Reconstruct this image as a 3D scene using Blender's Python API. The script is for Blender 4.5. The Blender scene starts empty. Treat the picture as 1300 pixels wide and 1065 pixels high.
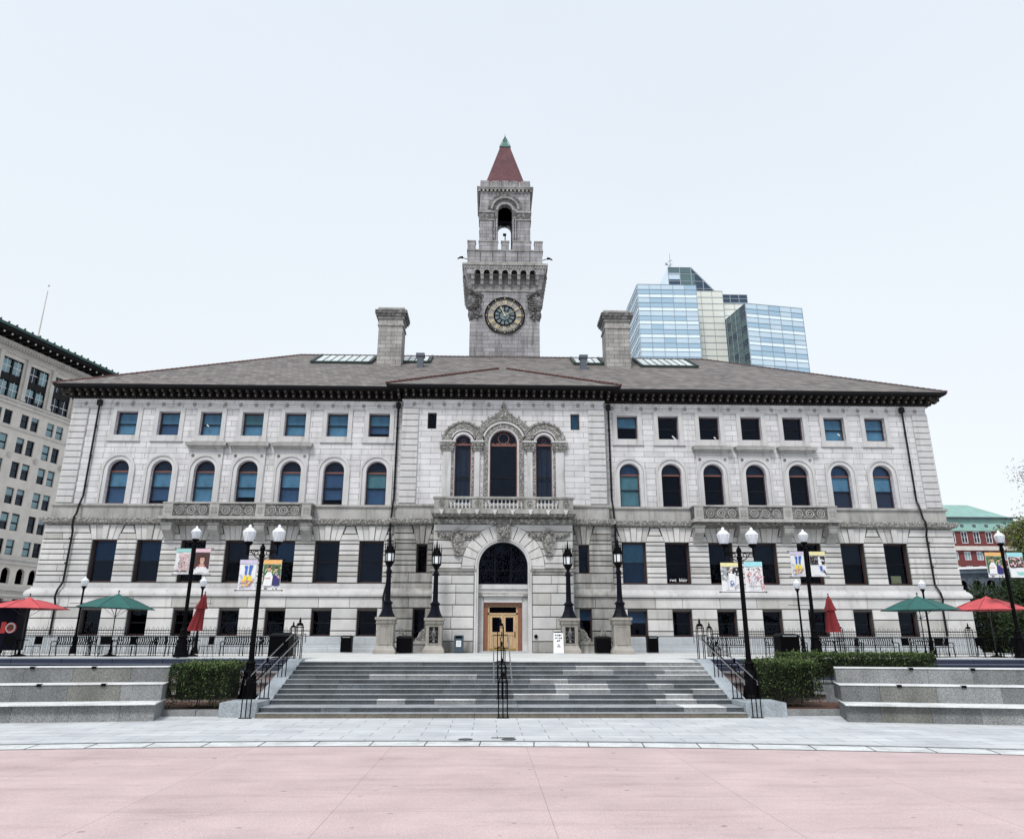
import bpy, bmesh, math, random
from mathutils import Vector, Matrix
from mathutils.geometry import tessellate_polygon
R = math.radians
PI = math.pi
S = bpy.context.scene
COL = S.collection
random.seed(11)

# ------------------------------------------------------------------ camera
PITCH, YAW, ROLL = R(18.40), R(1.6), R(0.10)
cam_d = bpy.data.cameras.new("camera")
cam = bpy.data.objects.new("camera", cam_d)
COL.objects.link(cam)
f0 = Vector((math.sin(YAW), math.cos(YAW), 0)); r0 = Vector((math.cos(YAW), -math.sin(YAW), 0)); u0 = Vector((0, 0, 1))
fw = f0 * math.cos(PITCH) + u0 * math.sin(PITCH)
uu = -f0 * math.sin(PITCH) + u0 * math.cos(PITCH)
rr = r0 * math.cos(ROLL) + uu * math.sin(ROLL)
u2 = -r0 * math.sin(ROLL) + uu * math.cos(ROLL)
cam.matrix_world = Matrix(((rr.x, u2.x, -fw.x, -0.83), (rr.y, u2.y, -fw.y, 0.0), (rr.z, u2.z, -fw.z, 2.2), (0, 0, 0, 1)))
cam_d.sensor_width = 36.0
cam_d.lens = 36.0 * 972.3 / 1300.0
cam_d.shift_y = -45.0 / 1300.0
cam_d.clip_start = 0.1
cam_d.clip_end = 5000
S.camera = cam

# ------------------------------------------------------------------ sky, sun, exposure
SUN_EL, SUN_AZ = R(52), R(200)          # high, behind the camera, veiled by cloud
w = bpy.data.worlds.new("World"); S.world = w; w.use_nodes = True
nt = w.node_tree; nt.nodes.clear()
wo = nt.nodes.new('ShaderNodeOutputWorld'); bg = nt.nodes.new('ShaderNodeBackground')
sk = nt.nodes.new('ShaderNodeTexSky'); sk.sky_type = 'NISHITA'; sk.sun_disc = False
sk.sun_elevation = SUN_EL; sk.sun_rotation = SUN_AZ; sk.air_density = 1.0; sk.dust_density = 4.0; sk.ozone_density = 1.0
cl = nt.nodes.new('ShaderNodeRGB'); cl.outputs[0].default_value = (6.45, 7.05, 7.7, 1)
tc = nt.nodes.new('ShaderNodeTexCoord')
ns = nt.nodes.new('ShaderNodeTexNoise'); ns.inputs['Scale'].default_value = 1.1; ns.inputs['Detail'].default_value = 5
mp = nt.nodes.new('ShaderNodeMapping'); mp.inputs['Scale'].default_value = (1, 1, 2.5)
mr = nt.nodes.new('ShaderNodeMapRange'); mr.inputs['To Min'].default_value = 0.93; mr.inputs['To Max'].default_value = 1.05
vm = nt.nodes.new('ShaderNodeVectorMath'); vm.operation = 'SCALE'
mx = nt.nodes.new('ShaderNodeMix'); mx.data_type = 'RGBA'; mx.inputs[0].default_value = 0.90
L = nt.links
L.new(tc.outputs['Generated'], mp.inputs[0]); L.new(mp.outputs[0], ns.inputs['Vector']); L.new(ns.outputs['Fac'], mr.inputs['Value'])
sx = nt.nodes.new('ShaderNodeSeparateXYZ'); L.new(tc.outputs['Generated'], sx.inputs[0])
gr = nt.nodes.new('ShaderNodeMapRange'); gr.inputs['From Min'].default_value = 0.0; gr.inputs['From Max'].default_value = 0.75; L.new(sx.outputs[2], gr.inputs['Value'])
gm = nt.nodes.new('ShaderNodeMix'); gm.data_type = 'RGBA'; gm.inputs[6].default_value = (7.6, 7.95, 8.2, 1); L.new(gr.outputs[0], gm.inputs[0]); L.new(cl.outputs[0], gm.inputs[7])
L.new(gm.outputs[2], vm.inputs[0]); L.new(mr.outputs[0], vm.inputs['Scale'])
L.new(sk.outputs[0], mx.inputs[6]); L.new(vm.outputs[0], mx.inputs[7]); L.new(mx.outputs[2], bg.inputs[0])
bg.inputs[1].default_value = 0.10
L.new(bg.outputs[0], wo.inputs[0])
sd = bpy.data.lights.new("sun", 'SUN'); sd.energy = 2.0; sd.angle = R(14); sd.color = (1.0, 0.97, 0.93)
so = bpy.data.objects.new("sun", sd); COL.objects.link(so)
so.rotation_euler = (R(90) - SUN_EL, 0, R(-22))
S.view_settings.view_transform = 'Standard'; S.view_settings.look = 'None'
S.view_settings.exposure = 0.42; S.view_settings.gamma = 1.0
S.render.engine = 'CYCLES'
S.cycles.max_bounces = 6; S.cycles.transparent_max_bounces = 12

# ------------------------------------------------------------------ materials
class NT:
    def __init__(s, name):
        s.m = bpy.data.materials.new(name); s.m.use_nodes = True
        s.t = s.m.node_tree; s.b = s.t.nodes['Principled BSDF']; s.l = s.t.links
        s.tc = s.t.nodes.new('ShaderNodeTexCoord'); s.out = s.t.nodes['Material Output']
    def n(s, k, **kw):
        o = s.t.nodes.new(k)
        for a, v in kw.items(): setattr(o, a, v)
        return o
    def lk(s, a, b): s.l.new(a, b)
    def noise(s, scale, detail=4, vec=None, rough=0.55):
        o = s.n('ShaderNodeTexNoise'); o.inputs['Scale'].default_value = scale; o.inputs['Detail'].default_value = detail
        o.inputs['Roughness'].default_value = rough
        s.lk(vec if vec else s.tc.outputs['Object'], o.inputs['Vector']); return o.outputs['Fac']
    def mapping(s, sc):
        o = s.n('ShaderNodeMapping'); o.inputs['Scale'].default_value = sc
        s.lk(s.tc.outputs['Object'], o.inputs[0]); return o.outputs[0]
    def ramp(s, fac, p0, p1, c0=(0, 0, 0, 1), c1=(1, 1, 1, 1)):
        o = s.n('ShaderNodeValToRGB'); e = o.color_ramp.elements
        e[0].position = p0; e[1].position = p1; e[0].color = c0; e[1].color = c1
        s.lk(fac, o.inputs[0]); return o.outputs[0]
    def mix(s, fac, a, b, mode='MIX'):
        o = s.n('ShaderNodeMix', data_type='RGBA', blend_type=mode)
        for i, v in ((0, fac), (6, a), (7, b)):
            if isinstance(v, (int, float)): o.inputs[i].default_value = v
            elif isinstance(v, tuple): o.inputs[i].default_value = (*v[:3], 1)
            else: s.lk(v, o.inputs[i])
        return o.outputs[2]
    def uvz(s):
        a = s.n('ShaderNodeSeparateXYZ'); s.lk(s.tc.outputs['Object'], a.inputs[0])
        ad = s.n('ShaderNodeMath', operation='ADD'); s.lk(a.outputs[0], ad.inputs[0]); s.lk(a.outputs[1], ad.inputs[1])
        c = s.n('ShaderNodeCombineXYZ'); s.lk(ad.outputs[0], c.inputs[0]); s.lk(a.outputs[2], c.inputs[1])
        return c.outputs[0]
    def brick(s, vec, w_, h_, m_, c1, c2, mo, off=0.5):
        o = s.n('ShaderNodeTexBrick'); o.offset = off
        s.lk(vec, o.inputs['Vector'])
        o.inputs['Scale'].default_value = 1; o.inputs['Brick Width'].default_value = w_; o.inputs['Row Height'].default_value = h_
        o.inputs['Mortar Size'].default_value = m_; o.inputs['Mortar Smooth'].default_value = 0.3
        o.inputs['Color1'].default_value = (*c1, 1); o.inputs['Color2'].default_value = (*c2, 1); o.inputs['Mortar'].default_value = (*mo, 1)
        return o
    def bump(s, h, strength=0.4, dist=0.02):
        o = s.n('ShaderNodeBump'); o.inputs['Strength'].default_value = strength; o.inputs['Distance'].default_value = dist
        s.lk(h, o.inputs['Height']); s.lk(o.outputs[0], s.b.inputs['Normal'])
    def fin(s, col, rough=0.8, metal=0.0, spec=None):
        if isinstance(col, tuple): s.b.inputs['Base Color'].default_value = (*col[:3], 1)
        else: s.lk(col, s.b.inputs['Base Color'])
        s.b.inputs['Roughness'].default_value = rough; s.b.inputs['Metallic'].default_value = metal
        if spec is not None: s.b.inputs['Specular IOR Level'].default_value = spec
        return s.m

def stained(k, base, var=0.16, stain=0.45, stain_lo=0.52, streak=True, seed_scale=1.0):
    """multiply base colour with mottling, water streaks and speckle"""
    a = k.noise(0.9 * seed_scale, 6); a = k.ramp(a, 0.3, 0.75, (1 - var * 1.6,) * 3 + (1,), (1 + var * 0.4,) * 3 + (1,))
    c = k.mix(1.0, base, a, 'MULTIPLY')
    if streak:
        st = k.noise(1.0, 7, k.mapping((2.6, 2.6, 0.28)), 0.7)
        st = k.ramp(st, stain_lo, stain_lo + 0.2, (1, 1, 1, 1), (1 - stain, 1 - stain * 1.02, 1 - stain * 1.1, 1))
        c = k.mix(1.0, c, st, 'MULTIPLY')
    sp = k.noise(55, 2); sp = k.ramp(sp, 0.35, 0.65, (0.86, 0.86, 0.86, 1), (1.08, 1.08, 1.08, 1))
    return k.mix(1.0, c, sp, 'MULTIPLY')

def M_ashlar(name, c1, c2, mo, h, w_, m_=0.009, stain=0.3, lo=0.58, off=0.5):
    k = NT(name); b = k.brick(k.uvz(), w_, h, m_, c1, c2, mo, off)
    c = stained(k, b.outputs['Color'], 0.14, stain, lo)
    inv = k.n('ShaderNodeMath', operation='SUBTRACT'); inv.inputs[0].default_value = 1; k.lk(b.outputs['Fac'], inv.inputs[1])
    k.bump(inv.outputs[0], 0.6, 0.012)
    return k.fin(c, 0.82)
def M_stone(name, c, var=0.16, stain=0.35, lo=0.55, bs=0.25, rough=0.85, scale=1.0):
    k = NT(name); col = stained(k, c, var, stain, lo, True, scale)
    k.bump(k.noise(14, 5), bs, 0.03); return k.fin(col, rough)
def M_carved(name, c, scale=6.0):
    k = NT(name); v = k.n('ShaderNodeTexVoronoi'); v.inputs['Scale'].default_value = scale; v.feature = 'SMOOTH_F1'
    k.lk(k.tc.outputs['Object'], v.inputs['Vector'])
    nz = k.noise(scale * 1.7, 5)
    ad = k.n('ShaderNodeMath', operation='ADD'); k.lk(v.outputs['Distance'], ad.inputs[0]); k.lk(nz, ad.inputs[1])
    recess_shade = k.ramp(ad.outputs[0], 0.6, 1.15, (1.1, 1.1, 1.1, 1), (0.42, 0.41, 0.40, 1))   # recesses darkened in the colour to paint in the carving's shade
    col = stained(k, c, 0.15, 0.3, 0.55); col = k.mix(1.0, col, recess_shade, 'MULTIPLY')
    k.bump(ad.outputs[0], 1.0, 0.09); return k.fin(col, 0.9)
def M_plain(name, c, rough=0.6, metal=0.0, var=0.0, spec=None, bs=0.0, sc=8):
    k = NT(name)
    if var:
        a = k.ramp(k.noise(sc, 5), 0.3, 0.7, (1 - var,) * 3 + (1,), (1 + var * .5,) * 3 + (1,)); c = k.mix(1.0, c, a, 'MULTIPLY')
    if bs: k.bump(k.noise(sc * 4, 4), bs, 0.01)
    return k.fin(c, rough, metal, spec)
def M_glass(name, tint=(0.55, 0.68, 0.95), fac=0.013):
    k = NT(name); t = k.t
    tr = k.n('ShaderNodeBsdfTransparent'); tr.inputs[0].default_value = (0.80, 0.88, 0.95, 1)
    gl = k.n('ShaderNodeBsdfGlossy'); gl.inputs['Roughness'].default_value = 0.03; gl.inputs['Color'].default_value = (*tint, 1)
    fr = k.n('ShaderNodeFresnel'); fr.inputs[0].default_value = 1.5
    nb = k.n('ShaderNodeBump'); nb.inputs['Strength'].default_value = 0.12; nb.inputs['Distance'].default_value = 0.02
    k.lk(k.noise(1.2, 2), nb.inputs['Height']); k.lk(nb.outputs[0], gl.inputs['Normal'])
    ad = k.n('ShaderNodeMath', operation='ADD'); ad.inputs[1].default_value = fac - 0.04; k.lk(fr.outputs[0], ad.inputs[0])
    ms = k.n('ShaderNodeMixShader'); k.lk(ad.outputs[0], ms.inputs[0]); k.lk(tr.outputs[0], ms.inputs[1]); k.lk(gl.outputs[0], ms.inputs[2])
    k.lk(ms.outputs[0], k.out.inputs['Surface']); return k.m

MAT = {}
MAT['ashlar'] = M_ashlar('light_ashlar', (.66, .655, .67), (.56, .555, .57), (.13, .13, .14), 0.375, 1.35, 0.012, 0.36, 0.53)
MAT['tower'] = M_ashlar('tower_ashlar', (.37, .36, .38), (.24, .235, .25), (.09, .09, .10), 0.36, 1.1, 0.016, 0.5, 0.47)
MAT['rustic'] = M_stone('rusticated_granite', (.60, .59, .585), 0.14, 0.34, 0.55)
MAT['rusticb'] = M_stone('rusticated_granite_mid', (.52, .515, .515), 0.14, 0.3, 0.58); MAT['rusticc'] = M_stone('rusticated_granite_warm', (.46, .45, .435), 0.16, 0.35, 0.54); MAT['soiledb'] = M_stone('soiled_granite_dark', (.28, .275, .265), 0.25, 0.45, 0.46)
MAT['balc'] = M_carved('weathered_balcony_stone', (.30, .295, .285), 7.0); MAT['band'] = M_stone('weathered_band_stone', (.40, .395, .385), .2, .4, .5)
MAT['soiled'] = M_stone('soiled_granite', (.36, .355, .345), 0.25, 0.45, 0.46)
MAT['trim'] = M_stone('dressed_granite', (.54, .535, .54), 0.15, 0.35, 0.54)
MAT['joint'] = M_stone('groove_stone', (.07, .068, .065), 0.2, 0.3)
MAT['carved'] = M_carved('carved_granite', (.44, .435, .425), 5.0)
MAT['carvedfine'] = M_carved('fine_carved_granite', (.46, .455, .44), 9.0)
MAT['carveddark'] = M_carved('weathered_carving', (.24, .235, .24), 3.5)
MAT['basegranite'] = M_ashlar('blue_grey_granite', (.46, .49, .52), (.40, .43, .46), (.22, .23, .24), 0.47, 1.5, 0.008, 0.2, 0.6)
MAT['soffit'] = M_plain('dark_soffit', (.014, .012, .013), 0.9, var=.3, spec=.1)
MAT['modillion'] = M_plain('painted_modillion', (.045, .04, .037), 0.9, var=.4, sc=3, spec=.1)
MAT['bracketend'] = M_plain('bracket_end', (.15, .145, .14), .9, var=.4)
MAT['gutter'] = M_plain('black_gutter', (.006, .006, .008), 0.5, spec=.2)
MAT['timber'] = M_plain('dark_red_timber', (.045, .016, .014), 0.5, var=.3)
MAT['transom'] = M_plain('red_brown_timber', (.17, .065, .05), 0.5, var=.3)
MAT['blackwood'] = M_plain('black_frame', (.004, .004, .005), 0.5, spec=.2)
MAT['glass'] = M_glass('window_glass')
MAT['dark'] = M_plain('dark_interior', (.002, .002, .005), 0.9, spec=0.0)
MAT['blindlight'] = M_plain('pale_reflection_blind', (.085, .20, .28), 0.8, var=.3, sc=1.5)  # blue blind tones also carry the sky reflected in the panes
MAT['blindteal'] = M_plain('teal_blind', (.075, .17, .185), 0.8, var=.25, sc=1.5)
MAT['blindmid'] = M_plain('mid_reflection_blind', (.026, .065, .13), 0.8, var=.3, sc=1.5)
MAT['blinddeep'] = M_plain('deep_reflection_blind', (.005, .011, .028), 0.8, var=.4, sc=1.5)
MAT['iron'] = M_plain('black_iron', (.003, .003, .004), 0.5, 0.0, spec=.04)
MAT['ironblue'] = M_plain('blue_black_iron', (.004, .0045, .010), 0.4, 0.0, spec=.08)
MAT['steel'] = M_plain('worn_steel_rail', (.22, .22, .23), 0.4, 0.6)
MAT['copper'] = M_plain('verdigris_copper', (.055, .15, .13), 0.7, var=.4, sc=2)
def _leaf(name, c):
    k = NT(name)
    a = k.ramp(k.noise(3.0, 4), 0.3, 0.7, (.55, .55, .55, 1), (1.35, 1.35, 1.2, 1))
    k.b.inputs['Roughness'].default_value = .6
    k.lk(k.mix(1.0, c, a, 'MULTIPLY'), k.b.inputs['Base Color']); k.b.inputs['Specular IOR Level'].default_value = .2
    return k.m
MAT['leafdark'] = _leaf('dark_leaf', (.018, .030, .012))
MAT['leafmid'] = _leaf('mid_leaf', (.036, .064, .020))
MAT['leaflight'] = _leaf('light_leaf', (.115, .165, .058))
MAT['leafyellow'] = _leaf('yellow_green_leaf', (.22, .26, .06))
MAT['leafbrown'] = _leaf('brown_bud', (.22, .17, .14))
MAT['bark'] = M_plain('bark', (.09, .075, .065), .9, var=.4, bs=.6)
MAT['shadecore'] = M_plain('hedge_shade', (.010, .013, .007), .95)

# ------------------------------------------------------------------ geometry helpers
ORG = {}
class MB:
    def __init__(s): s.b = bmesh.new(); s.xf = None; s.vm = None
    def v(s, x, y, z):
        c = Vector((x, y, z))
        if s.xf is not None: c = s.xf @ c
        return s.b.verts.new(c)
    def f(s, vs, mi=0):
        try: q = s.b.faces.new(vs); q.material_index = mi; return q
        except ValueError: return None
    def poly(s, pts, mi=0): return s.f([s.v(*p) for p in pts], mi)
    def box(s, x0, x1, y0, y1, z0, z1, mi=0, taper=0.0):
        t = taper
        a = [s.v(x, y, z0) for x, y in ((x0, y0), (x1, y0), (x1, y1), (x0, y1))]
        b = [s.v(x, y, z1) for x, y in ((x0 + t, y0 + t), (x1 - t, y0 + t), (x1 - t, y1 - t), (x0 + t, y1 - t))]
        s.f(a[::-1], mi); s.f(b, mi)
        for i in range(4): j = (i + 1) % 4; s.f([a[i], a[j], b[j], b[i]], mi)
    def cbox(s, cx, cy, wx, wy, z0, z1, mi=0, taper=0.0): s.box(cx - wx / 2, cx + wx / 2, cy - wy / 2, cy + wy / 2, z0, z1, mi, taper)
    def frust(s, cx, cy, z0, z1, a, b, mi=0, n=4, rot=None):
        """square/regular frustum, a,b = half-size (n=4) or radius"""
        rot = PI / 4 if n == 4 and rot is None else (rot or 0); k = math.sqrt(2) if n == 4 else 1
        A = [s.v(cx + a * k * math.cos(rot + 2 * PI * i / n), cy + a * k * math.sin(rot + 2 * PI * i / n), z0) for i in range(n)]
        B = [s.v(cx + b * k * math.cos(rot + 2 * PI * i / n), cy + b * k * math.sin(rot + 2 * PI * i / n), z1) for i in range(n)]
        s.f(A[::-1], mi); s.f(B, mi)
        for i in range(n): j = (i + 1) % n; s.f([A[i], A[j], B[j], B[i]], mi)
    def lathe(s, prof, cx=0, cy=0, n=12, mi=0, axis='z'):
        rings = []
        for r, z in prof:
            rings.append([s.v(cx + r * math.cos(2 * PI * i / n), cy + r * math.sin(2 * PI * i / n), z) if axis == 'z' else
                          s.v(cx + r * math.cos(2 * PI * i / n), z, cy + r * math.sin(2 * PI * i / n)) for i in range(n)])
        for a, b in zip(rings, rings[1:]):
            for i in range(n): j = (i + 1) % n; s.f([a[i], a[j], b[j], b[i]], mi)
        s.f(rings[0][::-1], mi); s.f(rings[-1], mi)
    def tube(s, pts, r, n=6, mi=0, r1=None):
        pts = [Vector(p) for p in pts]; rings = []; N = len(pts)
        prev = None
        for i, p in enumerate(pts):
            d = (pts[min(i + 1, N - 1)] - pts[max(i - 1, 0)]).normalized()
            up = Vector((0, 0, 1)) if abs(d.z) < 0.95 else Vector((1, 0, 0))
            if prev is not None: up = prev
            a = d.cross(up)
            if a.length < 1e-5: a = d.cross(Vector((0, 1, 0)))
            a.normalize(); b = a.cross(d).normalized(); prev = b
            rad = r if r1 is None else r + (r1 - r) * i / max(1, N - 1)
            rings.append([s.v(*(p + a * rad * math.cos(2 * PI * k / n) + b * rad * math.sin(2 * PI * k / n))) for k in range(n)])
        for a, b in zip(rings, rings[1:]):
            for i in range(n): j = (i + 1) % n; s.f([a[i], a[j], b[j], b[i]], mi)
        s.f(rings[0][::-1], mi); s.f(rings[-1], mi)
    def bar(s, p, q, r, mi=0, n=4): s.tube([p, q], r, n, mi)
    def ball(s, c, r, mi=0, n=8, sz=1.0, sy=1.0):
        k = max(4, n // 2 + 1); rings = []
        top = s.v(c[0], c[1], c[2] + r * sz); bot = s.v(c[0], c[1], c[2] - r * sz)
        for i in range(1, k):
            t = PI * i / k
            rings.append([s.v(c[0] + r * math.sin(t) * math.cos(2 * PI * j / n), c[1] + r * sy * math.sin(t) * math.sin(2 * PI * j / n), c[2] + r * sz * math.cos(t)) for j in range(n)])
        for i in range(n):
            j = (i + 1) % n; s.f([top, rings[0][i], rings[0][j]], mi); s.f([bot, rings[-1][j], rings[-1][i]], mi)
        for a, b in zip(rings, rings[1:]):
            for i in range(n): j = (i + 1) % n; s.f([a[i], b[i], b[j], a[j]], mi)
    def panel(s, outer, holes, yf, depth, mi=0, mj=None, sides=True):
        """wall panel in the x-z plane, front at yf, holes with reveals `depth` deep"""
        mj = mi if mj is None else mj
        loops = [outer] + holes
        tri = tessellate_polygon([[Vector((p[0], p[1], 0)) for p in lp] for lp in loops])
        flat = [p for lp in loops for p in lp]
        vs = [s.v(p[0], yf, p[1]) for p in flat]
        for t in tri: s.f([vs[i] for i in t], mi)
        k = len(outer)
        idx = []
        o = 0
        for li, lp in enumerate(loops):
            n = len(lp)
            if li > 0 or sides:
                bk = [s.v(p[0], yf + depth, p[1]) for p in lp]
                for i in range(n): j = (i + 1) % n; s.f([vs[o + i], vs[o + j], bk[j], bk[i]], mj if li else mi)
            o += n
    def block(s, poly, yf, yb, ch, mi=0):
        """stone block seen from the front: convex poly (x,z) anticlockwise, ch = bevel or list per edge"""
        n = len(poly); chs = ch if isinstance(ch, (list, tuple)) else [ch] * n
        cm = max(chs); ins = []
        for i in range(n):
            p = Vector(poly[i]); a = Vector(poly[i - 1]); c = Vector(poly[(i + 1) % n])
            d1 = (p - a).normalized(); d2 = (c - p).normalized()
            n1 = Vector((-d1.y, d1.x)); n2 = Vector((-d2.y, d2.x)); h1, h2 = chs[i - 1], chs[i]
            det = n1.x * n2.y - n1.y * n2.x
            if abs(det) < 1e-6: q = p + n2 * h2
            else:
                q = p + Vector(((h1 * n2.y - h2 * n1.y) / det, (n1.x * h2 - n2.x * h1) / det))
            ins.append(q)
        F = [s.v(q.x, yf, q.y) for q in ins]; O = [s.v(p[0], yf + cm, p[1]) for p in poly]; B = [s.v(p[0], yb, p[1]) for p in poly]
        s.f(F, mi)
        for i in range(n):
            j = (i + 1) % n; s.f([O[i], O[j], F[j], F[i]], mi); s.f([B[i], B[j], O[j], O[i]], mi)
    def course(s, x0, x1, z0, z1, yf, yb, mi=0, ch=0.035, seg=1.5, gap=0.035, ends=(1, 1), l0=None, l1=None):
        """one course of long blocks; l0,l1 optional slanted ends ((x at z0),(x at z1))"""
        L0 = l0 or (x0, x0); L1 = l1 or (x1, x1)
        w_ = (L1[0] + L1[1] - L0[0] - L0[1]) / 2
        n = max(1, int(round(w_ / seg)))
        cuts = [0] + [(i + random.uniform(-.22, .22)) / n for i in range(1, n)] + [1]
        za, zb = z0 + gap / 2, z1 - gap / 2
        for i in range(n):
            a0 = L0[0] + (L1[0] - L0[0]) * cuts[i]; b0 = L0[0] + (L1[0] - L0[0]) * cuts[i + 1]
            a1 = L0[1] + (L1[1] - L0[1]) * cuts[i]; b1 = L0[1] + (L1[1] - L0[1]) * cuts[i + 1]
            g = .011; m_ = random.choice(s.vm[mi]) if s.vm and mi in s.vm else mi
            s.block([(a0 + (g if i else 0), za), (b0 - (g if i < n - 1 else 0), za), (b1 - (g if i < n - 1 else 0), zb), (a1 + (g if i else 0), zb)],
                    yf, yb, [ch, ch * ends[1] if i == n - 1 else 0.004, ch, ch * ends[0] if i == 0 else 0.004], m_)
    def sweep(s, path, prof, mi=0, cap=True):
        """profile [(out,z)...] swept along plan path; outward is to the right of travel"""
        N = len(path); P = [Vector(p) for p in path]; rings = []
        for i in range(N):
            if 0 < i < N - 1:
                d1 = (P[i] - P[i - 1]).normalized(); d2 = (P[i + 1] - P[i]).normalized()
                n1 = Vector((d1.y, -d1.x)); n2 = Vector((d2.y, -d2.x)); nn = (n1 + n2); nn /= (1 + n1.dot(n2))
            else:
                d = (P[1] - P[0]) if i == 0 else (P[-1] - P[-2]); d.normalize(); nn = Vector((d.y, -d.x))
            rings.append([s.v(P[i].x + nn.x * o, P[i].y + nn.y * o, z) for o, z in prof])
        m = len(prof)
        for a, b in zip(rings, rings[1:]):
            for i in range(m - 1): s.f([a[i], b[i], b[i + 1], a[i + 1]], mi)
        if cap: s.f(rings[0], mi); s.f(rings[-1][::-1], mi)
    def arch_band(s, cx, zc, r0, r1, yf, yb, z0=None, n=16, mi=0, ch=0.0, a0=0.0, a1=PI):
        """half ring, optionally with legs down to z0"""
        A = [(cx + r1 * math.cos(a0 + (a1 - a0) * i / n), zc + r1 * math.sin(a0 + (a1 - a0) * i / n)) for i in range(n + 1)]
        B = [(cx + r0 * math.cos(a0 + (a1 - a0) * i / n), zc + r0 * math.sin(a0 + (a1 - a0) * i / n)) for i in range(n + 1)]
        if z0 is not None:
            A = [(cx + r1, z0)] + A + [(cx - r1, z0)]; B = [(cx + r0, z0)] + B + [(cx - r0, z0)]
        fa = [s.v(x, yf, z) for x, z in A]; fb = [s.v(x, yf, z) for x, z in B]
        ba = [s.v(x, yb, z) for x, z in A]; bb = [s.v(x, yb, z) for x, z in B]
        for i in range(len(A) - 1):
            s.f([fa[i], fa[i + 1], fb[i + 1], fb[i]], mi); s.f([fa[i], ba[i], ba[i + 1], fa[i + 1]], mi); s.f([fb[i + 1], bb[i + 1], bb[i], fb[i]], mi)
        for i in (0, -1): s.f([fa[i], fb[i], bb[i], ba[i]], mi)
    def ring(s, cx, y, cz, R_, r_, n=16, m=6, mi=0):
        rg = []
        for i in range(n):
            a = 2 * PI * i / n
            rg.append([s.v(cx + (R_ + r_ * math.cos(2 * PI * j / m)) * math.cos(a), y + r_ * math.sin(2 * PI * j / m), cz + (R_ + r_ * math.cos(2 * PI * j / m)) * math.sin(a)) for j in range(m)])
        for i in range(n):
            a, b = rg[i], rg[(i + 1) % n]
            for j in range(m): k = (j + 1) % m; s.f([a[j], b[j], b[k], a[k]], mi)
    def build(s, name, mats, parent=None, origin=None, smooth=False):
        po = ORG.get(parent.name, Vector((0, 0, 0))) if parent else Vector((0, 0, 0))
        og = Vector(origin) if origin is not None else (po if parent else Vector((0, 0, 0)))
        bmesh.ops.recalc_face_normals(s.b, faces=s.b.faces)
        bmesh.ops.translate(s.b, verts=s.b.verts, vec=-og)
        me = bpy.data.meshes.new(name); s.b.to_mesh(me); s.b.free()
        for m in (mats if isinstance(mats, (list, tuple)) else [mats]): me.materials.append(MAT[m] if isinstance(m, str) else m)
        if smooth:
            for p in me.polygons: p.use_smooth = True
        o = bpy.data.objects.new(name, me); COL.objects.link(o)
        if parent: o.parent = parent; o.location = og - po
        else: o.location = og
        ORG[o.name] = og
        return o

def leaves(name, mats, pts, size, parent=None, origin=(0, 0, 0), aspect=0.6, up=0.0):
    vs, fs, mi = [], [], []
    og = Vector(origin)
    for p, k in pts:
        c = Vector(p) - og; n = Vector((random.gauss(0, 1), random.gauss(0, 1), random.gauss(0, 1) + up)).normalized()
        a = n.orthogonal().normalized(); a = Matrix.Rotation(random.uniform(0, 6.28), 3, n) @ a; b = n.cross(a)
        sz = size * random.uniform(.6, 1.35); i = len(vs)
        vs += [c - a * sz, c + b * sz * aspect * .5, c + a * sz, c - b * sz * aspect * .5]
        fs.append((i, i + 1, i + 2, i + 3)); mi.append(k)
    me = bpy.data.meshes.new(name); me.from_pydata([tuple(v) for v in vs], [], fs)
    for m in mats: me.materials.append(MAT[m])
    me.polygons.foreach_set('material_index', mi); me.update()
    o = bpy.data.objects.new(name, me); COL.objects.link(o)
    if parent: o.parent = parent; o.location = og - ORG.get(parent.name, Vector((0, 0, 0)))
    else: o.location = og
    ORG[o.name] = og
    return o

def thing(name, label, cat, loc, group=None):
    o = bpy.data.objects.new(name, None); COL.objects.link(o); o.location = loc; o.empty_display_size = .3
    ORG[o.name] = Vector(loc); o['label'] = label; o['category'] = cat
    if group: o['group'] = group
    return o
def tag(o, label, cat, group=None):
    o['label'] = label; o['category'] = cat
    if group: o['group'] = group
    return o
def struct(o): o['kind'] = 'structure'; return o
def dup(src, loc, label=None, rz=None, parent=None):
    c = src.copy(); COL.objects.link(c)
    if parent is not None: c.parent = parent; c.location = Vector(loc) - ORG[parent.name]
    else: c.location = loc
    ORG[c.name] = Vector(loc)
    if rz is not None: c.rotation_euler.z = rz
    if label: c['label'] = label
    def rec(s_, d):
        for ch in list(s_.children):
            e = ch.copy(); COL.objects.link(e); e.parent = d; ORG[e.name] = ORG[ch.name] - ORG[s_.name] + ORG[d.name]; rec(ch, e)
    rec(src, c); return c
def rect(x0, x1, z0, z1): return [(x0, z0), (x1, z0), (x1, z1), (x0, z1)]
def archp(cx, h, z0, zs, n=16):
    return [(cx - h, z0), (cx + h, z0)] + [(cx + h * math.cos(PI * i / n), zs + h * math.sin(PI * i / n)) for i in range(n + 1)]

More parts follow.
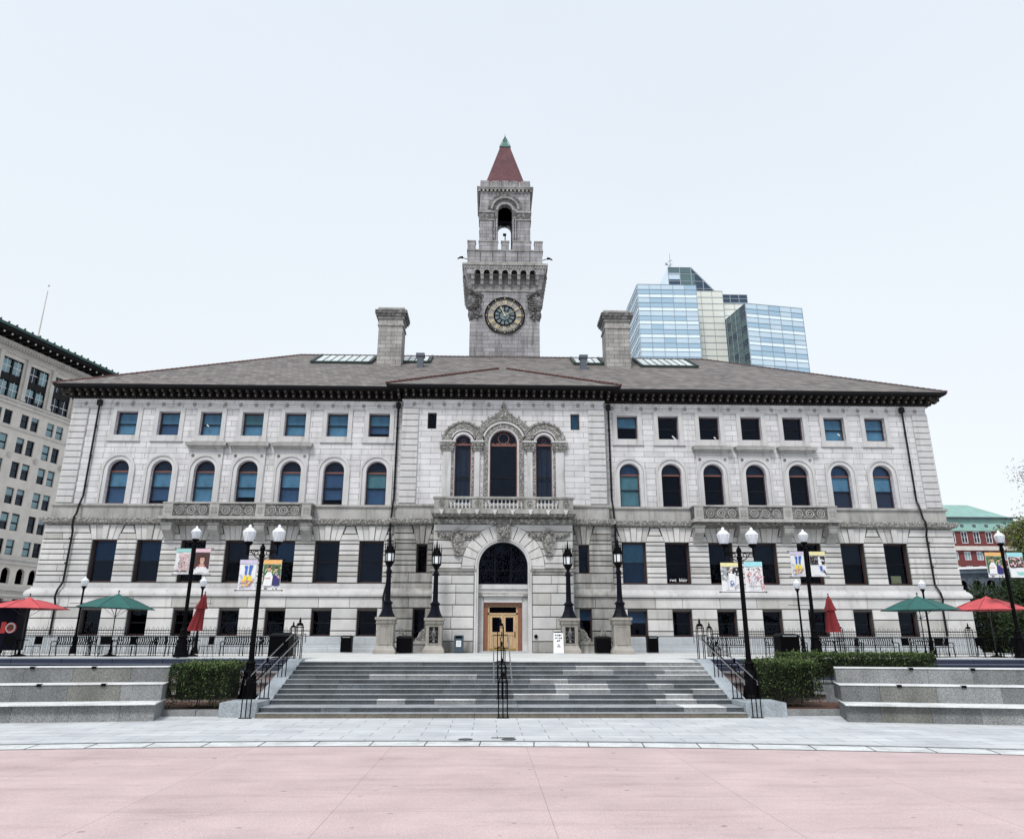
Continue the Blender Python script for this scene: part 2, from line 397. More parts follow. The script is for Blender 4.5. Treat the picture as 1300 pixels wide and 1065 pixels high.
# ================================================================== SETTING
PL = 1.41                                  # plaza level above the lower paving
def M_pavers():
    k = NT('pale_pavers'); b = k.brick(k.tc.outputs['Object'], 1.22, 0.61, 0.011, (.61, .63, .64), (.52, .54, .56), (.17, .18, .20))
    c = stained(k, b.outputs['Color'], .08, .12, .6, False)
    st = k.ramp(k.noise(.6, 8, None, .7), .42, .70, (1, 1, 1, 1), (.80, .80, .82, 1)); c = k.mix(1.0, c, st, 'MULTIPLY')
    sp = k.ramp(k.noise(9, 6, None, .8), .70, .76, (1, 1, 1, 1), (.72, .70, .68, 1)); c = k.mix(1.0, c, sp, 'MULTIPLY')
    k.bump(b.outputs['Fac'], -.3, .006); return k.fin(c, .75)
def M_pink():
    k = NT('pink_paving'); b = k.brick(k.mapping((1, 1, 1)), 2.9, 2.9, 0.006, (.61, .475, .47), (.58, .45, .445), (.36, .29, .28), 0.0)
    c = stained(k, b.outputs['Color'], .08, .1, .6, False)
    st = k.ramp(k.noise(.5, 6), .40, .75, (1, 1, 1, 1), (.88, .86, .87, 1)); c = k.mix(1.0, c, st, 'MULTIPLY')
    sp = k.ramp(k.noise(13, 3, None, .8), .73, .77, (1, 1, 1, 1), (.6, .58, .58, 1)); c = k.mix(1.0, c, sp, 'MULTIPLY')
    ag = k.ramp(k.noise(120, 2), .38, .62, (.82, .82, .82, 1), (1.12, 1.12, 1.12, 1)); c = k.mix(1.0, c, ag, 'MULTIPLY')
    ty = k.ramp(k.noise(1.0, 8, k.mapping((.25, 1.6, 1)), .75), .50, .68, (1, 1, 1, 1), (.80, .79, .80, 1)); c = k.mix(1.0, c, ty, 'MULTIPLY')
    gum = k.ramp(k.noise(5, 2, None, .3), .74, .755, (1, 1, 1, 1), (.66, .64, .65, 1)); c = k.mix(1.0, c, gum, 'MULTIPLY')
    k.bump(k.noise(60, 3), .3, .004); return k.fin(c, .8)
def M_speckle(name, c, d=.45):
    k = NT(name)
    a = k.ramp(k.noise(38, 2), .40, .62, (1 - d, 1 - d, 1 - d, 1), (1.18, 1.18, 1.18, 1))
    col = k.mix(1.0, c, a, 'MULTIPLY')
    s2 = k.ramp(k.noise(1.4, 6, k.mapping((1, 1, .5)), .7), .42, .72, (1.05, 1.05, 1.05, 1), (.62, .62, .60, 1))
    col = k.mix(1.0, col, s2, 'MULTIPLY'); k.bump(k.noise(38, 2), .3, .004); return k.fin(col, .75)
MAT['pavers'] = M_pavers(); MAT['pink'] = M_pink()
MAT['kerb'] = M_speckle('kerb_granite', (.60, .62, .63), .15)
MAT['groove'] = M_plain('slot_drain', (.06, .065, .07), .7)
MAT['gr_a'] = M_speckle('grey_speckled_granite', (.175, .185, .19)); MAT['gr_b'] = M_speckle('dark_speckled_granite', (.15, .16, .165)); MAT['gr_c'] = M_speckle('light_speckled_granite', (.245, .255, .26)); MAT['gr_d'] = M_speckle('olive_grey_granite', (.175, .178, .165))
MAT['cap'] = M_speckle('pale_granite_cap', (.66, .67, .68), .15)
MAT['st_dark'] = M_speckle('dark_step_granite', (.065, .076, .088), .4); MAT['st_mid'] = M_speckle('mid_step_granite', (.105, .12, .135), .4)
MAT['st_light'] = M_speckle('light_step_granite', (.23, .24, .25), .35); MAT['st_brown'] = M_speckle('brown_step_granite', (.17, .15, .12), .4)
MAT['st_tread'] = M_speckle('sky_lit_tread', (.30, .32, .34), .25)  # treads paler than risers: light from above put into the colour
MAT['cheek'] = M_speckle('blue_grey_cheek', (.36, .40, .44), .25)
MAT['navy'] = M_speckle('polished_blue_granite', (.022, .03, .06), .25)
MAT['navyedge'] = M_plain('blue_granite_edge', (.20, .24, .32), .5)
MAT['pinkgr'] = M_speckle('pinkish_granite', (.27, .22, .22), .3)
MAT['plaza'] = M_ashlar('plaza_slabs', (.66, .67, .66), (.60, .61, .60), (.34, .34, .34), 1.2, 1.2, .01, .1, .7)
MAT['mulch'] = M_plain('bark_mulch', (.10, .04, .025), .95, var=.9, bs=1, sc=14)
MAT['asphalt'] = M_plain('asphalt', (.055, .056, .058), .9, var=.3)

mb = MB(); mb.poly([(-900, -300, 0), (900, -300, 0), (900, 1500, 0), (-900, 1500, 0)])
tag(struct(mb.build('pavement', 'pavers')), 'pale grey concrete paving in front of the granite steps', 'pavement')
# arc of the oval: centre (-3.5, -40.9)
def arcpts(r, a0=50, a1=130, n=80): return [(-3.5 + r * math.cos(R(a0 + (a1 - a0) * i / n)), -40.9 + r * math.sin(R(a0 + (a1 - a0) * i / n))) for i in range(n + 1)]
def band(name, r0, r1, z, mat, lab, cat):
    mb = MB(); A, B = arcpts(r1), arcpts(r0); a = [mb.v(x, y, z) for x, y in A]; b = [mb.v(x, y, z) for x, y in B]
    for i in range(len(A) - 1): mb.f([a[i], a[i + 1], b[i + 1], b[i]])
    tag(struct(mb.build(name, mat)), lab, cat)
band('oval_paving', 20, 59.1, .004, 'pink', 'smooth pink paving of the oval nearest the viewer', 'paving')
band('kerb_line', 59.12, 59.92, .006, 'kerb', 'curved pale granite kerb between pink and grey paving', 'kerb')
mb = MB()
for r0_, r1_ in ((59.06, 59.12), (59.90, 59.98), (60.06, 60.09)):
    A, B = arcpts(r1_), arcpts(r0_); a = [mb.v(x, y, .010) for x, y in A]; b = [mb.v(x, y, .010) for x, y in B]
    for i in range(len(A) - 1): mb.f([a[i], a[i + 1], b[i + 1], b[i]])
for i in range(60):
    a = R(60 + i * 1.15); c, s_ = math.cos(a), math.sin(a); d = .012
    mb.poly([(-3.5 + 59.14 * c - d * s_, -40.9 + 59.14 * s_ + d * c, .011), (-3.5 + 59.14 * c + d * s_, -40.9 + 59.14 * s_ - d * c, .011),
             (-3.5 + 59.9 * c + d * s_, -40.9 + 59.9 * s_ - d * c, .011), (-3.5 + 59.9 * c - d * s_, -40.9 + 59.9 * s_ + d * c, .011)])
tag(struct(mb.build('paving_joint', 'groove')), 'dark slot drain running along the curved kerb', 'drain')
t = thing('manhole_cover', 'pair of small round covers set in the paving before the steps', 'cover', (-.6, 19.35, .004))
mb = MB()
for x in (-1.35, -.35): mb.lathe([(.17, .004), (.17, .014), (.13, .014), (.12, .008)], x, 19.35, 14)
mb.box(-.75, -.2, 19.62, 19.66, .004, .016); mb.build('cover', 'groove', t)

# terraces (plaza in the middle, side terraces set back)
mb = MB()
SX0, SX1 = -7.63, 6.87
mb.box(SX0 - .55, SX1 + .55, 29.9, 50, 0.02, PL, 0)
mb.box(-60, SX0 - .55, 36.0, 50, 0.02, PL, 0); mb.box(SX1 + .55, 60, 36.0, 50, 0.02, PL, 0); mb.box(-60, 60, 50, 90, .02, PL - .01)
tag(struct(mb.build('terrace', 'plaza')), 'raised pale terrace in front of the city hall', 'terrace')
# blue granite ledges in front of side terraces, then tiers of pinkish granite
for sgn, xa, xb, nm in ((-1, -45, SX0 - .9, 'left'), (1, SX1 + .9, 45, 'right')):
    mb = MB()
    x = xa
    while x < xb - .1:
        x2 = min(x + 2.15, xb)
        mb.box(x + .012, x2 - .012, 35.55, 35.98, .5, PL - .06, 0); mb.box(x + .012, x2 - .012, 35.53, 35.99, PL - .06, PL - .03, 1)
        mb.box(x + .012, x2 - .012, 34.6, 35.54, .5, 1.17, 0); mb.box(x + .012, x2 - .012, 34.56, 34.75, 1.17, 1.19, 1)
        mb.box(x + .012, x2 - .012, 33.6, 34.58, .3, 1.09, 0)
        x = x2
    tag(mb.build('granite_ledge', ['navy', 'navyedge']), 'dark blue stepped granite ledge edging the %s cafe terrace' % nm, 'ledge')
    mb = MB()
    if sgn < 0: X0, X1 = -22, SX0 - .62
    else: X0, X1 = SX1 + .62, 11.0
    for i, (y, z) in enumerate(((28.6, .38), (30.0, .68), (31.6, .95))):
        mb.box(X0, X1, y, 33.58, max(.002, z - .30 - .1 * (i == 0)), z, 0); mb.box(X0, X1, y - .12, y + .3, z, z + .06, 1)
    tag(mb.build('stone_tier', ['pinkgr', 'gr_c']), 'pinkish granite tiers beside the %s end of the steps' % nm, 'stone tiers')

# ---------------------------------------------------------------- the flight of steps
RZ = PL / 11; TR = .4375
t = thing('stone_staircase', 'wide flight of dark and pale granite steps up to the plaza', 'staircase', (-.38, 24.4, 0))
mb = MB(); rng = random.Random(5)
for k in range(11):
    y0 = 24.4 + TR * k + (.70 if k >= 2 else 0) - (0 if k else 0)
    x = SX0
    while x < SX1 - .05:
        wdt = rng.choice([.9, 1.3, 1.8, 2.4]) if k else 1.6; x2 = min(x + wdt, SX1)
        if SX1 - x2 < .5: x2 = SX1
        right = (x + x2) / 2 > .2
        if k == 0: m = 3
        else:
            q = rng.random(); m = (0 if q < (.62 if right else .80) else 1) if q < (.78 if right else .95) else 2
            if k in (3, 9, 10) and right and rng.random() < .3: m = 2
        ya, za = y0, RZ * k; ye = 30.0
        # riser block + tread
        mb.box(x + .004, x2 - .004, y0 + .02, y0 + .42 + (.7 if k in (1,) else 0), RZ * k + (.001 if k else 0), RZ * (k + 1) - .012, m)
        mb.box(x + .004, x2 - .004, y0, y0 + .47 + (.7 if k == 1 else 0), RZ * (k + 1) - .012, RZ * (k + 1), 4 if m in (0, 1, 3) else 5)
        x = x2
mb.box(SX0 + .02, SX1 - .02, 25.1, 29.89, 0, .2, 0)
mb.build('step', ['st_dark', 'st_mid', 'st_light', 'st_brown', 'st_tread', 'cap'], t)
ys, zs = 26.05, .50; ye, ze = 30.35, 1.50
for sg, xi in ((-1, SX0), (1, SX1)):
    xo = xi + sg * .50; mb = MB()
    a, b = min(xi, xo), max(xi, xo)
    A = [mb.v(a, y, z) for y, z in ((ys, 0), (ys, zs - .12), (ye - .4, ze), (ye, ze), (ye, 0))]
    B = [mb.v(b, y, z) for y, z in ((ys, 0), (ys, zs - .12), (ye - .4, ze), (ye, ze), (ye, 0))]
    mb.f(A); mb.f(B[::-1])
    for i in range(5): j = (i + 1) % 5; mb.f([A[i], B[i], B[j], A[j]])
    mb.build('cheek_wall', 'cheek', t)
    mb = MB(); c, d = (xi - 1.12, xi - .02) if sg < 0 else (xi + .02, xi + 1.25)
    mb.box(c, d, 24.62, 26.04, 0, .40, 0); mb.build('plinth', 'cheek', t, (c, 25, 0))
    mb = MB(); mb.box(c - .03, d + .02, 26.05, 27.6, 0, .295, 0); mb.build('plinth', 'gr_b', t, (c, 26, 0))

# planting beds with kerbs
for sg, (xa, xb) in ((-1, (-10.75, SX0 - 1.14)), (1, (SX1 + 1.27, 10.75))):
    nm = 'left' if sg < 0 else 'right'
    mb = MB(); mb.box(xa - (2.6 if sg < 0 else 0), xb + (0 if sg < 0 else 2.0), 25.3, 28.58, 0.01, .13)
    tag(struct(mb.build('mulch_bed', 'mulch')), 'reddish bark mulch bed under the %s hedge' % nm, 'bed')
    mb = MB(); x = xa
    while x < xb: mb.box(x, min(x + 1.2, xb) - .01, 25.02, 25.34, 0, .17, 0, .01); x += 1.2
    tag(mb.build('bed_kerb', 'gr_c'), 'low granite kerb of the %s planting bed' % nm, 'kerb')

# ---------------------------------------------------------------- tiered granite seat walls
def seat_wall(nm, P, ang, length, side, lab):
    """P = inner lower corner; runs away from P; local x along wall, local y back"""
    t = thing('granite_seat_wall', lab, 'seat wall', (P[0], P[1], 0))
    M_ = Matrix.Translation((P[0], P[1], 0)) @ Matrix.Rotation(ang, 4, 'Z')
    if side < 0: M_ = M_ @ Matrix.Scale(-1, 4, (1, 0, 0))
    rg = random.Random(3 if side < 0 else 8)
    zz = [0, .46, .92, 1.36]; yo = [0, 1.15, 2.3]; xo = [0, .12, .25]
    for i in range(3):
        mb = MB(); mb.xf = M_; x = xo[i]; first = True
        while x < length:
            wd = rg.uniform(1.25, 1.75) if not first else rg.uniform(.8, 1.3); x2 = x + wd
            m = rg.choice([0, 0, 1, 1, 2, 3] if i == 0 else [0, 1, 2, 2, 3, 0])
            yb = yo[i] + (2.0 if i < 2 else 1.2)
            za, zb = (zz[i] if i == 0 else zz[i] + .002), zz[i + 1] - (.03 if i == 0 else .012)
            bt = .17 if i == 0 else .03       # battered face below an oversailing seat
            sk = .35 * (1 if first else 0)
            vs = [mb.v(px, py, pz) for px, py, pz in ((x + .004, yo[i] + .10 * (i == 0) + .02, za), (x2 - .004, yo[i] + .10 * (i == 0) + .02, za), (x2 - .004, yb, za), (x + .004 + sk * .5, yb, za),
                  (x + .004, yo[i] + bt, zb), (x2 - .004, yo[i] + bt, zb), (x2 - .004, yb, zb), (x + .004 + sk * .5, yb, zb))]
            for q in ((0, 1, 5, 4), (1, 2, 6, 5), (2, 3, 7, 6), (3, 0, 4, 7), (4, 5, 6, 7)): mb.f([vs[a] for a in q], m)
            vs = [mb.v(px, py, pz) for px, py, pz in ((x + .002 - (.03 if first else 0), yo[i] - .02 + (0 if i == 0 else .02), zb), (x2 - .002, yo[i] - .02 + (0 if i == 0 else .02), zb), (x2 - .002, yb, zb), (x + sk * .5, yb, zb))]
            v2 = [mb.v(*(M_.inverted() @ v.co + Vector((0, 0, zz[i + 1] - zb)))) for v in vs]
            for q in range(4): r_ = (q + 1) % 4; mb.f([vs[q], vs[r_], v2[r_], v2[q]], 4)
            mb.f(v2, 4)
            first = False; x = x2
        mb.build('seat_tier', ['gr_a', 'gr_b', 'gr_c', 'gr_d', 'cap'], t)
        if i:
            mb = MB(); mb.xf = M_
            x = 1.0 + .7 * i
            while x < length: mb.box(x, x + .13, yo[i] - .01, yo[i] + .14, zz[i + 1] + .001, zz[i + 1] + .02, 0); mb.box(x, x + .13, yo[i] - .015, yo[i] + .02, zz[i + 1] - .05, zz[i + 1] + .02, 0); x += 1.75
            mb.build('skate_stop', 'iron', t)
    return t
seat_wall('l', (-10.22, 23.55), R(8), 26, -1, 'long three tiered granite seat wall at the left of the steps')
seat_wall('r', (9.28, 23.1), R(-12.5), 26, 1, 'long three tiered granite seat wall at the right of the steps')

# ================================================================== CITY HALL
HALL = thing('city_hall', 'long pale granite city hall with a clock tower and hipped roof', 'building', (0, 50, PL))
XL, XR = -28.72, 29.08
PATH_U = [(XL, 74), (XL, 50), (-6.68, 50), (-6.68, 49.4), (6.68, 49.4), (6.68, 50), (XR, 50), (XR, 74)]
PATH_M = [(XL - .25, 74), (XL - .25, 49.7), (-6.85, 49.7), (-6.85, 49.1), (6.85, 49.1), (6.85, 49.7), (XR + .25, 49.7), (XR + .25, 74)]
PATH_B = [(XL - .5, 74), (XL - .5, 49.45), (-7.05, 49.45), (-7.05, 48.9), (7.05, 48.9), (7.05, 49.45), (XR + .5, 49.45), (XR + .5, 74)]
LW = [-25.15, -22.35, -19.58, -16.80, -13.98, -11.16, -8.36]
RW = [8.40, 11.20, 14.01, 16.87, 19.76, 22.61, 25.44]
# --- upper walls
mb = MB()
for x0, x1, cs in ((XL, -6.68, LW), (6.68, XR, RW)):
    holes = [archp(c, .67, 10.45, 12.66) for c in cs] + [rect(c - .70, c + .70, 15.0, 16.62) for c in cs]
    mb.panel(rect(x0, x1, 10.0, 17.9), holes, 50.0, .42)
mb.panel(rect(-6.68, 6.68, 10.0, 17.9), [archp(-2.67, .54, 10.5, 14.53), archp(2.67, .54, 10.5, 14.53), archp(0, .9, 10.5, 14.5),
         rect(-5.08, -4.48, 15.45, 16.56), rect(4.48, 5.08, 15.45, 16.56)], 49.4, .42)
mb.box(XL, XL + .3, 50.001, 74, 10, 17.9); mb.box(XR - .3, XR, 50.001, 74, 10, 17.9); mb.box(XL, XR, 73.7, 74, 0.1, 17.9)
mb.build('upper_wall', 'ashlar', HALL)
mb = MB()                                   # dark rooms behind the windows
mb.poly([(XL + .3, 50.95, 1.5), (XR - .3, 50.95, 1.5), (XR - .3, 50.95, 18), (XL + .3, 50.95, 18)])
mb.poly([(-6.6, 50.4, 1.5), (6.6, 50.4, 1.5), (6.6, 50.4, 18), (-6.6, 50.4, 18)])
mb.build('interior', 'dark', HALL)
# --- quoins
def quoins(x0, x1, y, z0, z1, n, side):
    h = (z1 - z0) / n; mb = MB()
    for i in range(n):
        a, b = z0 + i * h, z0 + (i + 1) * h
        mb.block(rect(x0, x1, a + .02, b - .02), y - .11, y + .05, .035)
        if abs(x0) > 20: e = x0 if side < 0 else x1 - .08; mb.box(e, e + .08, y + .052, y + 1.0, a + .02, b - .02)
    mb.build('quoin', 'trim', HALL, ((x0 + x1) / 2, y, z0))
quoins(XL - .08, XL + 1.0, 50, 10.45, 16.85, 15, -1); quoins(XR - 1.0, XR + .08, 50, 10.45, 16.85, 15, 1)
quoins(-6.76, -5.66, 49.4, 10.45, 16.85, 15, -1); quoins(5.66, 6.76, 49.4, 10.45, 16.85, 15, 1)
# --- mid storey: recessed backing + rusticated courses
CZ = [5.5, 5.9, 6.15, 6.56, 6.83, 7.21, 7.49, 7.89, 8.12, 8.52, 9.04]
mb = MB()
for x0, x1, cs in ((XL - .25, -6.85, LW), (6.85, XR + .25, RW)):
    mb.panel(rect(x0, x1, 4.0, 9.2), [rect(c - .765, c + .765, 5.52, 8.10) for c in cs], 49.80, .5, 0, 0)
    mb.panel(rect(x0 - .2, x1 + .2, PL - .2, 4.1), [rect(c - .6, c + .6, 2.36, 3.86) for c in cs], 49.55, .5, 0, 0)
mb.panel(rect(-6.85, 6.85, 4.0, 9.2), [rect(-5.42, -4.77, 6.10, 7.83), rect(4.77, 5.42, 6.10, 7.83), rect(-1.7, 1.7, 4.01, 8.1)], 49.2, .4, 0, 0)
mb.panel(rect(-7.05, 7.05, PL - .2, 4.1), [rect(-5.48, -4.76, 2.2, 3.93), rect(4.72, 5.46, 2.2, 3.93), rect(-1.7, 1.7, PL - .19, 4.09)], 49.0, .5, 0, 0)
for a, b in ((XL - .25, XL - .05), (XR + .05, XR + .25)): mb.box(a, b, 49.81, 74, PL - .2, 9.2)
mb.build('ground_wall', 'joint', HALL)

VM = {0: [0, 0, 0, 2, 2, 3], 1: [1, 1, 4]}; RM = ['rustic', 'soiled', 'rusticb', 'rusticc', 'soiledb']
mb = MB(); mb.vm = VM
def fanw(z, hw=.80, z0=8.12): return hw + max(0, (z - z0)) * (.30 if hw > .5 else .24)
def courses(xa, xb, cs, hw, zc, yf, yb, mi, top=None, z0=8.12, w0=None, w1=None):
    """courses of blocks between openings centred cs"""
    for i in range(len(zc) - 1):
        a, b = zc[i], zc[i + 1]
        ed = [(xa, xa)]
        inw = (w0 is None or (b > w0 + .01))
        for c in (cs if inw else []):
            ha, hb = (fanw(a, hw, z0), fanw(b, hw, z0)) if top and a >= z0 - .01 else (hw - .02, hw - .02)
            if top and abs(b - zc[-1]) < .01: ha += .07; hb += .07
            ed += [(c - ha, c - hb), (c + ha, c + hb)]
        ed.append((xb, xb))
        for q in range(0, len(ed), 2):
            l, r_ = ed[q], ed[q + 1]
            mb.course(0, 0, a, b, yf, yb, mi, .035, 1.6, .05, (1, 1), l, r_)
def voussoirs(c, z0, z1, hw, yf, yb, mi, n=5, key=True):
    for i in range(n):
        u0, u1 = -1 + 2 * i / n, -1 + 2 * (i + 1) / n
        b0, b1 = c + u0 * hw, c + u1 * hw; t0, t1 = c + u0 * fanw(z1, hw, z0), c + u1 * fanw(z1, hw, z0)
        mid = i == n // 2
        mb.block([(b0 + .012, z0), (b1 - .012, z0), (t1 - .012, z1), (t0 + .012, z1)], yf - (.09 if mid else 0), yb, .022, random.choice(VM[mi]))
for x0, x1, cs in ((XL - .30, -6.87, LW), (6.87, XR + .30, RW)):
    courses(x0, x1, cs, .80, CZ, 49.68, 49.82, 0, True)
    for c in cs: voussoirs(c, 8.12, 9.04, .80, 49.66, 49.83, 0)
    mb.build('rusticated_course', RM, HALL); mb = MB(); mb.vm = VM
courses(-6.9, -4.32, [-5.10], .36, [5.5, 6.1] + CZ[3:], 49.08, 49.22, 1, True, 7.89, 6.1); voussoirs(-5.10, 7.87, 9.04, .36, 49.06, 49.22, 1, 3); mb.build('rusticated_course', RM, HALL); mb = MB(); mb.vm = VM; courses(4.32, 6.9, [5.10], .36, [5.5, 6.1] + CZ[3:], 49.08, 49.22, 1, True, 7.89, 6.1)
voussoirs(5.10, 7.87, 9.04, .36, 49.06, 49.22, 1, 3)
mb.build('rusticated_course', RM, HALL); mb = MB(); mb.vm = VM   # basement courses
BZ = [2.34, 2.65, 3.35, 3.98]
for x0, x1, cs in ((XL - .52, -7.07, LW), (7.07, XR + .52, RW)):
    courses(x0, x1, cs, .64, BZ, 49.44, 49.58, 0)
    mb.course(x0, x1, 3.99, 4.66, 49.46, 49.6, 0, .03, 2.2, .04); mb.build('rusticated_course', RM, HALL); mb = MB(); mb.vm = VM
for x0, x1, c in ((-7.07, -4.32, -5.12), (4.32, 7.07, 5.09)):
    courses(x0, x1, [c], .40, [2.0, 2.65, 3.35, 3.98], 48.88, 49.02, 1)
    mb.course(x0, x1, PL - .1, 2.0, 48.84, 49.02, 1, .03, 1.6, .05); mb.course(x0, x1, 3.99, 4.66, 48.9, 49.05, 1, .03, 1.6, .04); mb.build('rusticated_course', RM, HALL); mb = MB(); mb.vm = VM
for xs, sg in ((XL - .52, -1), (XR + .52, 1)):     # end returns
    for i in range(len(BZ) - 1): mb.box(min(xs, xs - sg * .1), max(xs, xs - sg * .1), 49.46, 74, BZ[i] + .025, BZ[i + 1] - .025, 0)
    mb.box(min(xs, xs - sg * .1), max(xs, xs - sg * .1), 49.5, 74, 4.01, 4.64, 0)
    xs -= sg * .22
    for i in range(len(CZ) - 1): mb.box(min(xs, xs - sg * .1), max(xs, xs - sg * .1), 49.70, 74, CZ[i] + .025, CZ[i + 1] - .025, 0)
    mb.build('rusticated_course', RM, HALL); mb = MB(); mb.vm = VM
# --- granite base course, lighter and bluish
mb = MB()
mb.sweep(PATH_B[:3], [(.12, PL - .1), (.12, 1.62), (.04, 1.66), (.04, 2.28), (-.05, 2.335)]); mb.build('granite_base', 'basegranite', HALL); mb = MB(); mb.sweep(PATH_B[5:], [(.12, PL - .1), (.12, 1.62), (.04, 1.66), (.04, 2.28), (-.05, 2.335)])
mb.build('granite_base', 'basegranite', HALL)
# --- string courses
WT1 = [(-.1, 4.665), (.12, 4.68), (.14, 4.80), (.09, 4.92), (.0, 5.04), (-.10, 5.10), (-.12, 5.2), (-.5, 5.2)]; WT2 = [(-.1, 5.2), (.05, 5.215), (.07, 5.46), (-.2, 5.49)]
for a_, b_, m_ in ((0, 3, 'trim'), (2, 6, 'soiled'), (5, 8, 'trim')):
    mb = MB(); e = [.002 if m_ == 'soiled' else 0][0]
    mb.sweep(PATH_B[a_:b_], [(o + e, z) for o, z in WT1]); mb.sweep(PATH_M[a_:b_], [(o + e, z + e) for o, z in WT2]); mb.build('water_table', m_, HALL)
mb = MB()
mb.sweep(PATH_M, [(-.2, 9.04), (.06, 9.06), (.20, 9.12), (.30, 9.16), (.34, 9.40), (.28, 9.46), (-.02, 9.48), (-.3, 9.48)])
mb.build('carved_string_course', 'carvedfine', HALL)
mb = MB()
mb.sweep(PATH_U, [(.0, 9.45), (.14, 9.46), (.14, 10.20), (.26, 10.28), (.27, 10.40), (.02, 10.44), (-.1, 10.44)])
mb.build('plain_string_course', 'band', HALL)
# --- frieze with rosettes, dentils, modillions, soffit, gutter
mb = MB()
mb.sweep(PATH_U, [(-.05, 16.86), (.07, 16.87), (.08, 16.93), (.035, 16.96), (.035, 17.30), (.12, 17.36), (.14, 17.44), (-.05, 17.45)])
mb.build('frieze', 'ashlar', HALL)
def along(x0, x1, step): n = max(1, int(round((x1 - x0) / step))); return [x0 + (x1 - x0) * (i + .5) / n for i in range(n)]
for xa, xb, y in ((XL, -6.7, 50), (-6.7, 6.7, 49.4), (6.7, XR, 50)):
    for x in along(xa + .2, xb - .2, 1.02):
        mb = MB(); mb.ring(x, y - .045, 17.13, .11, .035, 8, 4); mb.ball((x, y - .06, 17.13), .055, 0, 6); mb.build('rosette', 'band', HALL, (x, y, 17.14))
mb = MB()
for xa, xb, y in ((XL - .3, -6.9, 50), (-6.7, 6.7, 49.4), (6.9, XR + .3, 50)):
    for x in along(xa, xb, .19): mb.box(x - .05, x + .05, y - .24, y - .06, 17.455, 17.56)
    for x in along(xa - .6, xb + .6, .51):
        mb.box(x - .085, x + .085, y - .78, y - .14, 17.84, 18.0); mb.box(x - .08, x + .08, y - .45, y - .14, 17.62, 17.84); mb.ball((x, y - .44, 17.68), .075, 1, 6); mb.ball((x, y - .76, 17.88), .05, 1, 6)
for x, sg in ((XL, -1), (XR, 1)):
    for y in along(49.2, 74, .51): mb.box(min(x + sg * .14, x + sg * .8), max(x + sg * .14, x + sg * .8), y - .1, y + .1, 17.7, 18.0)
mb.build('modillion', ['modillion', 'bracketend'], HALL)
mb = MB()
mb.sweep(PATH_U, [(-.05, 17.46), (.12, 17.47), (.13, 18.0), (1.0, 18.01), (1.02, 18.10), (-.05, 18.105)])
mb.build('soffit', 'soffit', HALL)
mb = MB()
mb.sweep(PATH_U, [(.88, 18.03), (1.06, 18.03), (1.12, 18.11), (1.14, 18.20), (.95, 18.21)])
mb.build('gutter', 'gutter', HALL)
# ---------------------------------------------------------------- roof
def M_shingle():
    k = NT('roof_tiles'); b = k.brick(k.uvz(), .42, .16, .012, (.235, .212, .205), (.115, .104, .102), (.05, .046, .045))
    c = stained(k, b.outputs['Color'], .13, .15, .6, False); k.bump(b.outputs['Fac'], -.5, .02); return k.fin(c, .9)
MAT['shingle'] = M_shingle()
MAT['hiptile'] = M_plain('red_clay_ridge_tile', (.095, .040, .035), .85, var=.5, sc=4)
MAT['ridgetile'] = M_plain('dark_ridge_tile', (.085, .06, .06), .85, var=.4, sc=4)
ex0, ex1, ey0, ey1, ez = XL - 1.13, XR + 1.13, 48.87, 74.3, 18.21
SL = .54; hd = (ey1 - ey0) / 2; ry = ey0 + hd; rz = ez + SL * hd
mb = MB()
a = [(ex0, ey0, ez), (ex1, ey0, ez), (ex1, ey1, ez), (ex0, ey1, ez), (ex0 + hd, ry, rz), (ex1 - hd, ry, rz)]
for q in ((0, 1, 5, 4), (1, 2, 5), (2, 3, 4, 5), (3, 0, 4)): mb.poly([a[i] for i in q])
mb.poly([a[3], a[2], a[1], a[0]])
px = 7.80; s2 = .50; PY0 = 48.27; pa = PY0 + px          # pavilion hip
mb.poly([(-px, PY0, ez), (px, PY0, ez), (0, pa, ez + s2 * px)]); mb.poly([(px, PY0, ez), (px, 60, ez), (0, 60, ez + s2 * px), (0, pa, ez + s2 * px)]); mb.poly([(-px, 60, ez), (-px, PY0, ez), (0, pa, ez + s2 * px), (0, 60, ez + s2 * px)])
roof = mb.build('roof', 'shingle', HALL)
def tiles(name, p, q, mat, r=.10, step=.36):
    mb = MB(); p, q = Vector(p), Vector(q); n = int((q - p).length / step); d = (q - p) / n
    for i in range(n): a = p + d * i; mb.tube([a, a + d * .97], r * 1.15, 6, 0, r * .85)
    return mb.build(name, mat, roof)
tiles('hip_tile', a[0], a[4], 'hiptile'); tiles('hip_tile', a[1], a[5], 'ridgetile'); tiles('ridge_tile', a[4], a[5], 'ridgetile', .11)
zz = .05
tiles('hip_tile', (-px, PY0, ez + zz), (-.3, pa - .3, ez + s2 * (px - .3) + zz), 'hiptile', .09); tiles('hip_tile', (px, PY0, ez + zz), (.3, pa - .3, ez + s2 * (px - .3) + zz), 'hiptile', .09)
